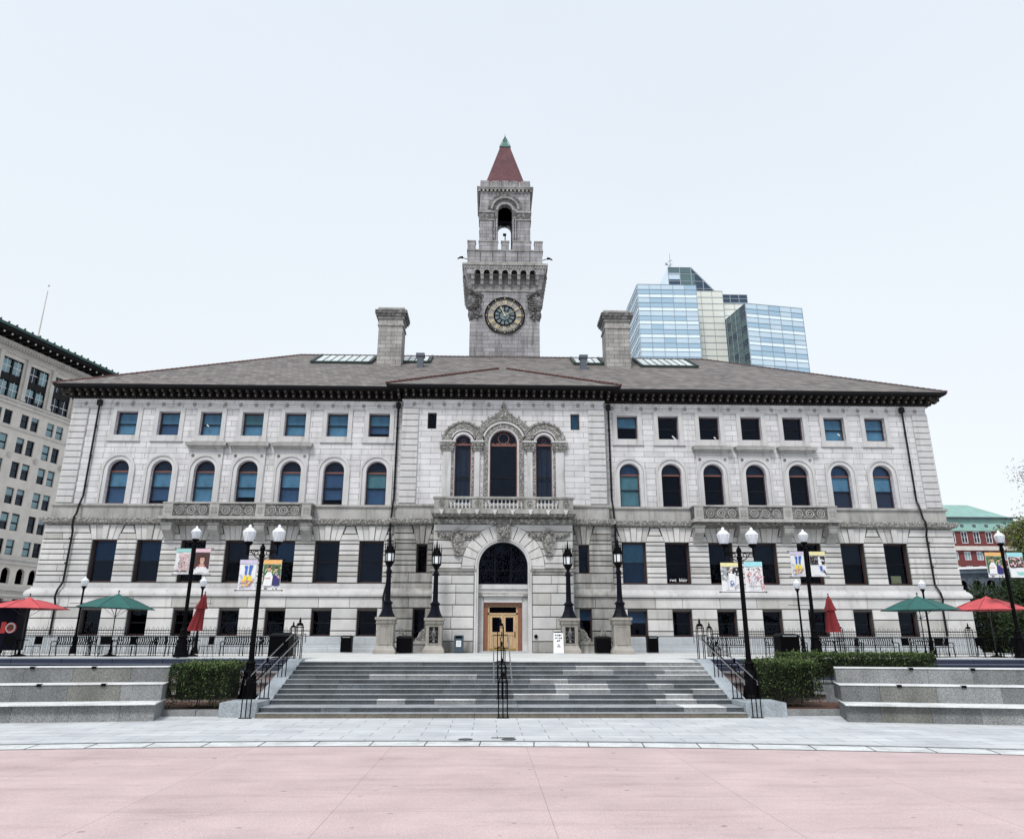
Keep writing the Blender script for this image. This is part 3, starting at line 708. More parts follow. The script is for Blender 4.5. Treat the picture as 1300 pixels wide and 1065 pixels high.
# skylights lying on the slope
MAT['skyglass'] = M_plain('pale_skylight_glass', (.55, .60, .60), .25, var=.35, sc=1.2)
MAT['skyframe'] = M_plain('green_black_frame', (.03, .05, .045), .6)
def skylight(x0, x1, y0, y1, n, lab):
    mb = MB(); nrm = Vector((0, -SL, 1)).normalized()
    def P(x, y, h): z = ez + SL * (y - ey0); return (x + nrm.x * h, y + nrm.y * h, z + nrm.z * h)
    def slab(xa, xb, ya, yb, h0, h1, mi):
        A = [mb.v(*P(x, y, h0)) for x, y in ((xa, ya), (xb, ya), (xb, yb), (xa, yb))]; B = [mb.v(*P(x, y, h1)) for x, y in ((xa, ya), (xb, ya), (xb, yb), (xa, yb))]
        mb.f(A[::-1], mi); mb.f(B, mi)
        for i in range(4): j = (i + 1) % 4; mb.f([A[i], A[j], B[j], B[i]], mi)
    slab(x0, x1, y0, y1, -.05, .10, 0); slab(x0 - .12, x0 + .06, y0 - .1, y1 + .1, .0, .24, 0); slab(x1 - .06, x1 + .12, y0 - .1, y1 + .1, .0, .24, 0); slab(x0 + .12, x1 - .12, y0 - .12, y0 + .1, 0, .2, 0)
    for i in range(n):
        a = x0 + .15 + (x1 - x0 - .3) * i / n; b = x0 + .15 + (x1 - x0 - .3) * (i + 1) / n
        slab(a + .02, b - .02, y0 + .15, y1 - .1, .11, .15, 1); slab(b - .025, b + .025, y0 + .1, y1, .1, .19, 0)
    o = mb.build('skylight', ['skyframe', 'skyglass'], HALL)
skylight(-15.1, -10.5, 57.6, 60.8, 7, ''); skylight(-8.3, -5.9, 58.2, 60.9, 4, ''); skylight(11.2, 15.6, 57.4, 60.8, 7, ''); skylight(5.9, 8.2, 58.2, 60.9, 4, '')
MAT['chimney'] = M_ashlar('chimney_stone', (.42, .405, .39), (.27, .26, .25), (.13, .125, .12), .34, .85, .018, .35, .5)
MAT['lead'] = M_plain('blue_grey_vent', (.07, .085, .11), .6, var=.3)
for cx, w_ in ((-8.95, 1.92), (9.25, 1.96)):
    mb = MB(); mb.cbox(cx, 57.9, w_, 1.9, 20.5, 26.55)
    ch = mb.build('chimney', 'chimney', HALL, (cx, 57.9, 22))
    mb = MB(); mb.cbox(cx, 57.9, w_ + .16, 2.06, 25.95, 26.1, 0); mb.cbox(cx, 57.9, w_ + .2, 2.1, 26.55, 26.75, 0); mb.cbox(cx, 57.9, w_ + .45, 2.35, 26.75, 26.95, 1); mb.cbox(cx, 57.9, w_ + .62, 2.5, 26.95, 27.25, 1); mb.cbox(cx, 57.9, w_ + .2, 2.1, 27.25, 27.5, 0)
    mb.build('chimney_cap', ['soiled', 'carveddark'], ch)
for cx in (-6.42, 6.35):
    mb = MB(); mb.cbox(cx, 56.4, .5, .5, 21.4, 23.1); mb.cbox(cx, 56.4, .66, .66, 23.1, 23.35); mb.build('roof_vent', 'lead', HALL)
# ---------------------------------------------------------------- windows
def blind(mats, kind, cut=0.0, sag=0.0):
    mb = MB(); h = .68
    if kind == 'arch': z = [0, 1.13, 2.1]
    elif kind == 'top': z = [0, .80, 1.6]; h = .68
    elif kind == 'mid': z = [0, 1.28, 2.56]; h = .74
    else: z = [0, .78, 1.48]; h = .58
    for i, m in enumerate(mats[:2]):
        if m: mb.poly([(-h, .40, z[i] + .02 + (cut if i == 0 else 0)), (h, .40, z[i] + .02 + ((cut + sag) if i == 0 else 0)), (h, .40, z[i + 1]), (-h, .40, z[i + 1])], i)
    if kind == 'arch' and mats[2]: mb.poly([(h * math.cos(PI * i / 12), .40, 2.16 + h * math.sin(PI * i / 12)) for i in range(13)], 2)
    if not len(mb.b.faces): mb.poly([(-.1, .34, .1), (.1, .34, .1), (.1, .34, .12)], 0)
    o = mb.build('blind', [m or 'dark' for m in mats], None); me = o.data; bpy.data.objects.remove(o); return me
def frame_bars(mb, x0, x1, z0, z1, y, t=.07, rail=True, mi=0):
    mb.box(x0, x0 + t, y, y + .08, z0, z1, mi); mb.box(x1 - t, x1, y, y + .08, z0, z1, mi)
    mb.box(x0 + t, x1 - t, y + .001, y + .079, z0, z0 + t, mi); mb.box(x0 + t, x1 - t, y + .001, y + .079, z1 - t, z1, mi)
    if rail: m_ = (z0 + z1) / 2; mb.box(x0 + t, x1 - t, y + .002, y + .078, m_ - .025, m_ + .025, 1)
def make_window(kind, c, y, z):
    """window = timber frame mesh with pane, surround and blind as sub-parts, origin at sill centre; y = wall face"""
    og = (c, y, z); mb = MB(); yi = y + .30
    if kind == 'top':
        frame_bars(mb, c - .69, c + .69, z + .01, z + 1.61, yi, .075); gp = rect(c - .62, c + .62, z + .05, z + 1.55)
    elif kind == 'mid':
        frame_bars(mb, c - .755, c + .755, z + .01, z + 2.57, yi, .08); gp = rect(c - .68, c + .68, z + .05, z + 2.5)
    elif kind == 'base':
        frame_bars(mb, c - .595, c + .595, z + .01, z + 1.49, yi, .06); gp = rect(c - .55, c + .55, z + .03, z + 1.45)
    else:
        frame_bars(mb, c - .665, c + .665, z + .01, z + 2.22, yi, .07, False)
        mb.box(c - .59, c + .59, yi - .03, yi + .1, z + 2.10, z + 2.18, 2); mb.box(c - .59, c + .59, yi + .002, yi + .078, z + 1.10, z + 1.15, 1)
        mb.arch_band(c, z + 2.215, .60, .665, yi, yi + .08, None, 14, 0); gp = archp(c, .62, z + .05, z + 2.2)
    w_ = mb.build('window', ['timber', 'blackwood', 'transom'], HALL, og)
    g = MB(); g.poly([(p[0], yi + .04, p[1]) for p in gp]); g.build('pane', 'glass', w_, og)
    s = MB()
    if kind == 'top':
        for q in (rect(c - 1.0, c - .70, z - .34, z + 1.95), rect(c + .70, c + 1.0, z - .34, z + 1.95), rect(c - .699, c + .699, z + 1.62, z + 1.95), rect(c - .699, c + .699, z - .34, z)): s.block(q, y - .07, y + .03, .012)
        s.block(rect(c - 1.07, c + 1.07, z - .44, z - .345), y - .12, y + .03, .02)
        s.build('surround', 'trim', w_, og)
    elif kind == 'arch':
        s.arch_band(c, z + 2.21, .68, .92, y - .06, y + .03, z - .03); s.arch_band(c, z + 2.21, .93, 1.06, y - .12, y + .03, z - .03)
        s.build('surround', 'trim', w_, og)
    b = bpy.data.objects.new('blind', BL[kind][0]); COL.objects.link(b); b.parent = w_; ORG[b.name] = Vector(og)
    return w_
Lt, Te, Md, Dp, N_ = 'blindlight', 'blindteal', 'blindmid', 'blinddeep', None
BL = {'top': [blind((Lt, Lt, N_), 'top'), blind((N_, Lt, N_), 'top'), blind((N_, N_, N_), 'top'), blind((Md, Lt, N_), 'top'), blind((Lt, Lt, N_), 'top', .12, .03), blind((Md, Lt, N_), 'top', .3, -.02), blind((Lt, Te, N_), 'top', .05)],
      'arch': [blind((Md, Lt, Dp), 'arch'), blind((Te, Te, Md), 'arch'), blind((N_, N_, Dp), 'arch'), blind((Dp, Lt, Md), 'arch'), blind((Lt, Lt, Dp), 'arch'), blind((Md, Lt, Dp), 'arch', .25, .03), blind((Lt, Lt, Dp), 'arch', .5, .0), blind((Md, Te, Dp), 'arch', .1, -.04), blind((Md, Md, Dp), 'arch', .35, .02)],
      'mid': [blind((Dp, Md, N_), 'mid'), blind((Md, Lt, N_), 'mid'), blind((N_, Dp, N_), 'mid'), blind((N_, N_, N_), 'mid'), blind((Dp, Dp, N_), 'mid'), blind((N_, Md, N_), 'mid')],
      'base': [blind((N_, N_, N_), 'base'), blind((N_, Md, N_), 'base')]}
SPEC = {'top': ([4, 3, 0, 6, 4, 0, 5], [1, 2, 2, 2, 2, 0, 4]), 'arch': ([0, 5, 4, 6, 0, 8, 7], [1, 2, 2, 2, 2, 3, 3]),
        'mid': ([0, 0, 3, 2, 5, 4, 4], [1, 3, 2, 2, 3, 2, 3]), 'base': ([0] * 7, [1] + [0] * 6)}
for kind, y, z in (('top', 50, 15.0), ('arch', 50, 10.45), ('mid', 49.8, 5.53), ('base', 49.55, 2.37)):
    first = None
    for cs, sp in ((LW, SPEC[kind][0]), (RW, SPEC[kind][1])):
        for c, k in zip(cs, sp):
            if first is None: first = wn = make_window(kind, c, y, z)
            else: wn = dup(first, (c, y, z), parent=HALL)
            for ch in wn.children:
                if ch.name.startswith('blind'): ch.data = BL[kind][k]
# narrow windows of the pavilion
for x0, x1, z0, z1, y, bm in ((-5.08, -4.48, 15.45, 16.56, 49.4, None), (4.48, 5.08, 15.45, 16.56, 49.4, 'blindlight'), (-5.42, -4.77, 6.1, 7.83, 49.2, None), (4.77, 5.42, 6.1, 7.83, 49.2, 'blinddeep'),
                          (-5.48, -4.76, 2.2, 3.93, 49.0, None), (4.72, 5.46, 2.2, 3.93, 49.0, None)):
    mb = MB(); frame_bars(mb, x0 + .01, x1 - .01, z0 + .01, z1 - .01, y + .2, .05, False); og = ((x0 + x1) / 2, y, z0)
    w_ = mb.build('window', ['timber', 'blackwood'], HALL, og)
    g = MB(); g.poly([(p[0], y + .24, p[1]) for p in rect(x0 + .04, x1 - .04, z0 + .04, z1 - .04)]); g.build('pane', 'glass', w_, og)
    if bm: g = MB(); g.poly([(p[0], y + .3, p[1]) for p in rect(x0, x1, z0, z1)]); g.build('blind', bm, w_, og)
mb = MB(); mb.poly([(p[0], 49.35, p[1]) for p in rect(4.75, 5.43, 3.3, 3.9)]); mb.build('blind', 'blindmid', HALL)
# small window items: lettering and a lit paper
def text(name, s_, size, loc, rot, mat, parent, ext=.006):
    cu = bpy.data.curves.new(name, 'FONT'); cu.body = s_; cu.size = size; cu.extrude = ext; cu.align_x = 'CENTER'
    tmp = bpy.data.objects.new(name, cu); COL.objects.link(tmp)
    bpy.context.view_layer.update()
    me = bpy.data.meshes.new_from_object(tmp.evaluated_get(bpy.context.evaluated_depsgraph_get())); bpy.data.objects.remove(tmp)
    me.materials.clear(); me.materials.append(MAT[mat]); o = bpy.data.objects.new(name, me); COL.objects.link(o)
    og = Vector(loc); ORG[o.name] = og; o.rotation_euler = rot
    if parent: o.parent = parent; o.location = og - ORG[parent.name]
    else: o.location = og
    return o
MAT['white'] = M_plain('white_paint', (.75, .76, .78), .6); MAT['paper'] = M_plain('yellow_paper', (.55, .5, .25), .7)
text('window_lettering', 'rwt  blair', .30, (11.2, 49.93, 5.68), (R(90), 0, 0), 'white', HALL)
mb = MB(); mb.box(25.1, 25.75, 50.2, 50.24, 5.6, 6.1); mb.build('window_notice', 'paper', HALL)
for x, z in ((11.5, 15.25), (11.62, 15.12), (14.35, 15.2), (-19.85, 15.75), (22.9, 15.5)):
    mb = MB(); mb.ball((x, 50.16, z), .055, 0, 8); mb.ball((x + .07, 50.16, z - .07), .045, 0, 8); mb.build('window_flower', 'white', HALL)

# ---------------------------------------------------------------- hoods over three windows each side, balconies
for cs in (LW[2:5], RW[2:5]):
    for c in cs:
        mb = MB()
        arch_hole = archp(c, 1.065, 10.45, 12.66)
        mb.panel(rect(c - 1.09, c + 1.09, 10.451, 13.95), [[(p[0], p[1] + (.002 if p[1] < 10.5 else 0)) for p in arch_hole]], 49.90, .1, 0)
        mb.box(c - 1.09, c + 1.09, 49.84, 49.98, 13.95, 14.08, 0)
        for x in (c - .86, c + .86): mb.ring(x, 49.89, 13.62, .085, .025, 8, 4, 1); mb.ball((x, 49.89, 13.62), .045, 1, 6)
        mb.sweep([(c - 1.06, 50), (c - 1.06, 49.78), (c + 1.06, 49.78), (c + 1.06, 50)], [(-.02, 14.06), (.04, 14.08), (.10, 14.2), (.24, 14.24), (.27, 14.40), (.28, 14.46), (-.02, 14.52)], 2)
        mb.box(c - 1.12, c + 1.12, 49.86, 49.999, 14.06, 14.5, 0)
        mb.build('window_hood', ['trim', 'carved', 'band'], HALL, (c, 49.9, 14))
for cs, sg in ((LW, -1), (RW, 1)):
    ctr = cs[3]; x0, x1 = ctr - 4.62, ctr + 4.62; og = (ctr, 49.4, 9.3)
    mb = MB()
    mb.box(x0 - .14, x1 + .14, 48.60, 49.9, 9.30, 9.48, 0); mb.box(x0 - .02, x1 + .02, 48.80, 49.8, 9.12, 9.30, 1)
    for x in along(x0, x1, .42): mb.box(x - .10, x + .10, 48.72, 48.95, 9.16, 9.299, 1)
    bal = mb.build('balcony', ['band', 'balc'], HALL, og)
    mb = MB()
    mb.box(x0, x1, 48.9, 49.05, 9.48, 10.28, 0); mb.box(x0, x0 + .15, 49.05, 49.85, 9.48, 10.28, 0); mb.box(x1 - .15, x1, 49.05, 49.85, 9.48, 10.28, 0)
    mb.sweep([(x0, 49.85), (x0, 48.9), (x1, 48.9), (x1, 49.85)], [(-.16, 10.28), (.07, 10.29), (.08, 10.37), (.0, 10.41), (-.16, 10.41)], 1)
    mb.build('parapet', ['carveddark', 'band'], bal, og)
    mb = MB()
    pts = [x0 + .30, x0 + .30 + 2.88, x1 - .30 - 2.88, x1 - .30]
    for i, p in enumerate(pts):
        mb.block(rect(p - .30, p + .30, 9.50, 10.27), 48.83, 48.92, .02, 0)
        for dx, dz in ((-.11, -.11), (.11, -.11), (-.11, .11), (.11, .11)): mb.ring(p + dx, 48.82, 9.88 + dz, .075, .022, 8, 4, 0)
        if i < 3:
            m_ = (p + pts[i + 1]) / 2
            for dx in (-.72, 0, .72):
                mb.ring(m_ + dx, 48.885, 9.88, .24, .035, 14, 5, 0); mb.ring(m_ + dx, 48.885, 9.88, .12, .03, 10, 4, 0)
                if dx: mb.ball((m_ + dx, 48.885, 9.88), .05, 0, 6)
                for u in (-.33, .33): mb.ball((m_ + dx + u, 48.89, 10.12), .04, 0, 6); mb.ball((m_ + dx + u, 48.89, 9.64), .04, 0, 6)
    mb.build('carved_rosette', 'band', bal, og)
    for p in pts:
        mb = MB()
        prof = [(49.7, 8.05), (49.62, 8.05), (49.52, 8.12), (49.50, 8.28), (49.42, 8.36), (49.22, 8.50), (48.98, 8.66), (48.90, 8.86), (48.94, 9.02), (48.98, 9.12), (49.7, 9.12)]
        A = [mb.v(p - .30, y, z) for y, z in prof]; B = [mb.v(p + .30, y, z) for y, z in prof]; mb.f(A); mb.f(B[::-1])
        for i in range(len(prof)): j = (i + 1) % len(prof); mb.f([A[i], B[i], B[j], A[j]])
        mb.box(p - .36, p + .36, 48.86, 49.7, 8.98, 9.119); mb.lathe([(.0, p - .27), (.14, p - .27), (.14, p + .27), (.0, p + .27)], 0, 0, 10) if False else None
        mb.build('console_bracket', 'band', bal, og)
# --- centre triple window
mb = MB()
for c in (-2.67, 2.67):
    mb.arch_band(c, 14.53, .545, .70, 49.33, 49.43, 10.5, mi=0); mb.arch_band(c, 14.53, .78, .86, 49.28, 49.4, None, mi=0)
    mb.arch_band(c, 14.53, .70, .78, 49.37, 49.42, None, mi=1)
    mb.arch_band(c, 14.53, .86, 1.30, 49.30, 49.42, None, 20, mi=2); mb.arch_band(c, 14.53, 1.30, 1.40, 49.22, 49.42, None, 20, mi=2)
mb.arch_band(0, 14.5, .905, 1.02, 49.33, 49.43, 10.5, mi=0); mb.arch_band(0, 14.5, 1.02, 1.32, 49.30, 49.42, 10.5, 20, mi=2); mb.arch_band(0, 14.5, 1.32, 1.45, 49.22, 49.40, None, 20, mi=0)
mb.arch_band(0, 14.5, 1.45, 1.52, 49.36, 49.42, None, 20, mi=1)
mb.arch_band(0, 14.5, 1.52, 1.95, 49.28, 49.42, None, 24, mi=2)
mb.block([(-.75, 16.22), (.75, 16.22), (.32, 16.62), (.14, 16.98), (-.14, 16.98), (-.32, 16.62)], 49.24, 49.42, .03, 2)
for x in (-.10, 0, .10): mb.ball((x, 49.2, 17.0 + (.08 if x == 0 else 0)), .085, 2, 6)
for i in range(1, 12):
    a = PI * i / 12; mb.ball((2.05 * math.cos(a), 49.24, 14.5 + 2.02 * math.sin(a)), .07, 2, 6)
    for c in (-2.67, 2.67): mb.ball((c + 1.42 * math.cos(a), 49.24, 14.53 + 1.42 * math.sin(a)), .05, 2, 5)
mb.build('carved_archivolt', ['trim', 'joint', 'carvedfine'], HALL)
for sg in (-1, 1):
    mb = MB()
    for a, b in ((3.42, 3.98), (1.55, 1.92)):
        xa, xb = sorted((sg * a, sg * b))
        mb.block(rect(xa, xb, 10.7, 13.95), 49.24, 49.42, .03, 0); mb.box(xa - .05, xb + .05, 49.2, 49.41, 10.45, 10.7, 0)
        mb.box(xa - .12, xb + .12, 49.16, 49.41, 13.95, 14.08, 1); mb.box(xa - .20, xb + .20, 49.10, 49.41, 14.08, 14.5, 1); mb.box(xa - .26, xb + .26, 49.06, 49.41, 14.5, 14.60, 0)
        for i in range(5): mb.ball((xa - .12 + (xb - xa + .24) * i / 4, 49.09, 14.28 + .08 * (i % 2)), .09, 1, 6)
    for a, b in ((3.26, 3.41), (1.93, 2.10)):
        xa, xb = sorted((sg * a, sg * b)); mb.box(xa, xb, 49.30, 49.41, 10.5, 14.5, 1)
    xa, xb = sorted((sg * 3.42, sg * 4.1)); mb.box(xa, xb, 49.2, 49.42, 14.6, 15.0, 1, .03)
    mb.build('pilaster', ['trim', 'carvedfine'], HALL, (sg * 2.7, 49.3, 10.5))

for c, h, z0, zs in ((-2.67, .53, 10.5, 14.53), (2.67, .53, 10.5, 14.53), (0, .89, 10.5, 14.5)):
    og = (c, 49.4, z0); mb = MB(); y = 49.62
    mb.box(c - h, c - h + .05, y, y + .08, z0, zs, 0); mb.box(c + h - .05, c + h, y, y + .08, z0, zs, 0); mb.arch_band(c, zs, h - .05, h, y, y + .08, None, 16, 0)
    mb.box(c - h + .05, c + h - .05, y - .02, y + .07, zs - .16, zs - .04, 0)
    for i in range(5): mb.arch_band(c + (i - 2) * h * .4, zs - .10, h * .10, h * .17, y - .03, y + .05, None, 6, 0)
    if h > .7: mb.ring(c, y + .03, zs + .36, .36, .035, 18, 5, 0)
    else: mb.ring(c, y + .03, zs + .16, .13, .022, 12, 4, 0)
    mb.box(c - h + .05, c + h - .05, y, y + .06, z0 + 1.7, z0 + 1.76, 1)
    n = 5 if h > .7 else 3
    for i in range(1, n): x = c - h + 2 * h * i / n; mb.box(x - .012, x + .012, y + .01, y + .05, z0, zs - .16, 1)
    w_ = mb.build('window', ['transom', 'blackwood'], HALL, og)
    g = MB(); g.poly([(p[0], y + .03, p[1]) for p in archp(c, h - .02, z0 + .02, zs)]); g.build('pane', 'glass', w_, og)
    g = MB(); g.poly([(p[0], y + .16, p[1]) for p in archp(c, h - .02, z0 + .02, zs)]); g.build('blind', 'blinddeep', w_, og)
# ---------------------------------------------------------------- entrance block and its balcony
mb = MB(); mb.vm = {0: [0, 0, 0, 3, 3, 4], 1: [1, 1, 5]}
EZ = [PL, 2.05, 2.75, 3.45, 4.15, 4.85, 5.38, 5.93]
yb = 48.3
mb.panel(rect(-4.28, 4.28, PL - .2, 9.46), [[(-1.74, PL - .19), (1.74, PL - .19)] + [(1.52 * math.cos(PI * i / 20) * 1.145, 6.43 + 1.74 * math.sin(PI * i / 20)) for i in range(21)]], yb + .10, .8, 2)
mb.box(-4.28, -4.0, yb + .101, 49.3, PL - .2, 9.46, 2); mb.box(4.0, 4.28, yb + .101, 49.3, PL - .2, 9.46, 2)
for sg in (-1, 1):
    for i in range(len(EZ) - 1):
        a, b = EZ[i], EZ[i + 1]; xa, xb = sorted((sg * 1.78, sg * (4.33 + (.05 if i == 0 else 0))))
        mb.course(xa, xb, a, b, yb - (.05 if i == 0 else 0), yb + .12, 1 if i == 0 else 0, .035, 1.35, .045)
        mb.box(sg * 4.30 - .03, sg * 4.30 + .03, yb + .13, 49.2, a + .03, b - .03, 0)
    xa, xb = sorted((sg * 1.78, sg * 4.33))
    mb.sweep([(xa, yb + .1), (xa, yb), (xb, yb), (xb, yb + .9)] if sg > 0 else [(xa, yb + .9), (xa, yb), (xb, yb), (xb, yb + .1)], [(-.02, 5.94), (.03, 5.95), (.04, 6.12), (.12, 6.16), (.13, 6.26), (-.02, 6.28)], 1)
    mb.block(rect(min(sg * 1.79, sg * 2.56), max(sg * 1.79, sg * 2.56), 6.30, 6.43), yb - .01, yb + .12, .01, 0)
    A = [6.29, 6.62, 7.08, 7.50, 8.02, 8.55, 9.02]
    Ro = 2.58
    def xo(z): d = z - 6.43; return math.sqrt(max(0, Ro * Ro - d * d)) if abs(d) < Ro else 0
    for i in range(6):
        a, b = A[i], A[i + 1]; l0, l1 = max(xo(a), .5), max(xo(b), .5)
        if sg > 0: mb.course(0, 0, a, b, yb, yb + .12, 0, .035, 1.5, .045, (1, 1), (l0, l1), (4.33, 4.33))
        else: mb.course(0, 0, a, b, yb, yb + .12, 0, .035, 1.5, .045, (1, 1), (-4.33, -4.33), (-l0, -l1))
        mb.box(sg * 4.30 - .03, sg * 4.30 + .03, yb + .13, 49.2, a + .03, b - .03, 0)
for i in range(13):
    a0, a1 = PI * i / 13, PI * (i + 1) / 13; g = .010
    P_ = lambda r_, a: (r_ * math.cos(a), 6.43 + r_ * math.sin(a))
    top = 2.56 / max(.985, 1)
    if i == 6: continue
    mb.block([P_(1.76, a0 + g), P_(top, a0 + g * .7), P_(top, a1 - g * .7), P_(1.76, a1 - g)], yb - .012, yb + .13, .022, 0)
mb.build('entrance_block', ['rustic', 'soiled', 'joint', 'rusticb', 'rusticc', 'soiledb'], HALL)
mb = MB()
mb.arch_band(0, 6.43, 1.52, 1.63, yb - .02, yb + .5, PL, 24); mb.arch_band(0, 6.43, 1.63, 1.75, yb - .07, yb + .2, PL, 24)
mb.build('portal_arch', 'trim', HALL)
mb = MB()   # keystone with a carved shell
mb.block([(-.37, 7.98), (.37, 7.98), (.48, 9.0), (-.48, 9.0)], yb - .28, yb + .1, .05)
for i in range(7): a = PI * (i + .5) / 7; mb.tube([(0, yb - .28, 8.42), (.16 * math.cos(a), yb - .36, 8.42 + .2 * math.sin(a)), (.36 * math.cos(a), yb - .33, 8.42 + .42 * math.sin(a))], .05, 5)
mb.ball((0, yb - .33, 8.3), .16, 0, 8); mb.ball((-.2, yb - .3, 8.2), .1, 0, 6); mb.ball((.2, yb - .3, 8.2), .1, 0, 6)
mb.build('keystone', 'carvedfine', HALL)
for sg in (-1, 1):    # cartouches with swags
    c = sg * 2.82; rg = random.Random(4); mb = MB()
    for k in range(-14, 15):
        if abs(k) < 3: continue
        u = k / 14; z = 8.42 - .16 * math.sin(abs(u) * PI) + (.08 if k % 2 else 0)
        mb.ball((c + u * 1.25, yb - .1, z), rg.uniform(.09, .15) * (1.15 - .4 * abs(u)), 0, 6)
        mb.ball((c + u * 1.25, yb - .06, z - .12), rg.uniform(.06, .1), 0, 6)
    mb.block([(c - .12, 7.25), (c + .12, 7.25), (c + .34, 7.8), (c + .46, 8.35), (c + .3, 8.62), (c - .3, 8.62), (c - .46, 8.35), (c - .34, 7.8)], yb - .14, yb + .05, .06)
    mb.ball((c, yb - .12, 8.1), .24, 0, 10, 1.5, .5); mb.ball((c, yb - .2, 8.62), .13, 0, 6)
    for s2_ in (-1, 1): mb.tube([(c + s2_ * .1, yb - .18, 7.2), (c + s2_ * .32, yb - .2, 7.7), (c + s2_ * .42, yb - .22, 8.2), (c + s2_ * .3, yb - .26, 8.5), (c + s2_ * .12, yb - .26, 8.45)], .045, 6); mb.ball((c + s2_ * .14, yb - .12, 7.16), .1, 0, 6)
    mb.ball((c, yb - .12, 7.1), .12, 0, 6)
    mb.build('carved_cartouche', 'carvedfine', HALL, (c, yb, 8))
og = (0, 48.3, 9.2); mb = MB()
mb.sweep([(-4.28, 49.3), (-4.28, yb), (4.28, yb), (4.28, 49.3)], [(-.05, 9.02), (.05, 9.04), (.10, 9.30), (.02, 9.42), (-.05, 9.44)], 1)
mb.box(-4.5, 4.5, 47.45, 49.3, 9.56, 9.80, 2); mb.box(-4.38, 4.38, 47.62, 49.3, 9.44, 9.56, 1)
for x in [(-3.85 + 1.1 * i) for i in range(8)]: mb.block([(x - .05, 9.50), (x + .05, 9.50), (x + .16, 9.78), (x - .16, 9.78)], 47.36, 47.5, .02, 0)
for x in along(-4.3, 4.3, .36): mb.box(x - .06, x + .06, 47.70, 48.2, 9.40, 9.439, 1)
cb = mb.build('balcony', ['trim', 'carved', 'soiled'], HALL, og)
mb = MB()
mb.box(-4.33, 4.33, 47.55, 47.85, 9.80, 9.90, 0); mb.sweep([(-4.33, 49.3), (-4.33, 47.55), (4.33, 47.55), (4.33, 49.3)], [(-.3, 10.46), (.05, 10.47), (.07, 10.56), (.0, 10.62), (-.3, 10.62)], 0)
for a, b in ((-4.33, -3.42), (-1.98, -1.26), (1.26, 1.98), (3.42, 4.33)):
    mb.block(rect(a, b, 9.9, 10.465), 47.54, 47.86, .02, 0); mb.ring((a + b) / 2, 47.53, 10.18, .17, .035, 12, 5, 1); mb.ball(((a + b) / 2, 47.53, 10.18), .08, 1, 8)
for x in (-4.2, 4.2): mb.box(x - .12, x + .12, 47.86, 49.2, 9.8, 10.465, 0)
mb.build('parapet', ['soiled', 'carvedfine'], cb, og)
mb = MB()
for a, b, n in ((-3.40, -2.0, 6), (-1.24, 1.24, 10), (2.0, 3.40, 6)):
    for i in range(n):
        x = a + (b - a) * (i + .5) / n; mb.lathe([(.06, 9.9), (.06, 9.95), (.035, 9.98), (.085, 10.1), (.075, 10.2), (.035, 10.36), (.06, 10.42), (.06, 10.47)], x, 47.7, 8)
mb.build('baluster', 'trim', cb, og, True)
# lunette, lintel, door
mb = MB()
og = (0, 48.9, 5.4)
mb.arch_band(0, 6.43, 1.42, 1.53, 48.85, 48.95, 5.4, 24, 0); mb.box(-1.42, 1.42, 48.86, 48.94, 5.38, 5.5, 0); mb.box(-1.42, 1.42, 48.87, 48.93, 6.2, 6.27, 0)
for x in (-.5, .5): mb.box(x - .06, x + .06, 48.86, 48.94, 5.5, 7.8, 0)
w_ = mb.build('lunette_window', ['ironblue'], HALL, og)
g = MB(); g.poly([(p[0], 48.9, p[1]) for p in archp(0, 1.5, 5.4, 6.43, 20)]); g.build('pane', 'glass', w_, og)
g = MB(); g.poly([(p[0], 49.15, p[1]) for p in archp(0, 1.6, 5.2, 6.43, 20)]); g.build('interior', 'dark', w_, og)
og = (0, 49.2, PL); mb = MB()
for sg in (-1, 1):
    xa, xb = sorted((sg * 1.19, sg * 1.53)); mb.box(xa, xb, 48.95, 49.5, PL + .5, 4.62, 0); mb.box(xa - .0, xb, 48.85, 49.5, PL, PL + .5, 0, .0)
    mb.box(xa, xb, 48.85, 49.3, 4.62, 4.8, 1)
mb.box(-1.53, 1.53, 48.80, 49.5, 4.8, 5.12, 0); mb.box(-1.53, 1.53, 48.70, 49.5, 5.12, 5.2, 0); mb.box(-1.53, 1.53, 48.78, 49.5, 5.2, 5.40, 0)
mb.box(-1.18, 1.18, 48.9, 49.5, 4.33, 4.8, 0); mb.box(-1.25, 1.25, 48.72, 48.95, 4.70, 4.79, 0); mb.box(-1.52, 1.52, 48.6, 49.5, PL + .001, PL + .10, 2)
mb.build('door_surround', ['trim', 'carvedfine', 'basegranite'], HALL, og)
def M_wood(name, c):
    k = NT(name); a = k.ramp(k.noise(3, 6, k.mapping((9, 9, .8)), .6), .3, .7, (.65, .6, .55, 1), (1.2, 1.15, 1.1, 1)); return k.fin(k.mix(1.0, c, a, 'MULTIPLY'), .45)
MAT['wood_red'] = M_wood('red_brown_oak', (.21, .085, .05)); MAT['wood_light'] = M_wood('golden_oak', (.48, .345, .20))
MAT['brass'] = M_plain('aged_brass', (.35, .24, .08), .35, .8)
mb = MB(); z0 = PL + .10
mb.box(-1.18, -.93, 49.05, 49.25, z0, 4.33, 0); mb.box(.93, 1.18, 49.05, 49.25, z0, 4.33, 0); mb.box(-.93, .93, 49.05, 49.25, 4.16, 4.33, 0)
mb.box(-.93, .93, 49.12, 49.25, 3.62, 3.72, 1); mb.box(-.93, -.82, 49.12, 49.25, z0, 4.16, 1); mb.box(.82, .93, 49.12, 49.25, z0, 4.16, 1); mb.box(-.819, .819, 49.12, 49.25, 4.06, 4.16, 1)
mb.box(-.06, .06, 49.12, 49.2, 3.1, 3.62, 1)
df = mb.build('door_frame', ['wood_red', 'wood_light'], HALL, og)
g = MB(); g.box(-.81, .81, 49.2, 49.22, 3.73, 4.05); g.build('transom_light', 'dark', df, og)
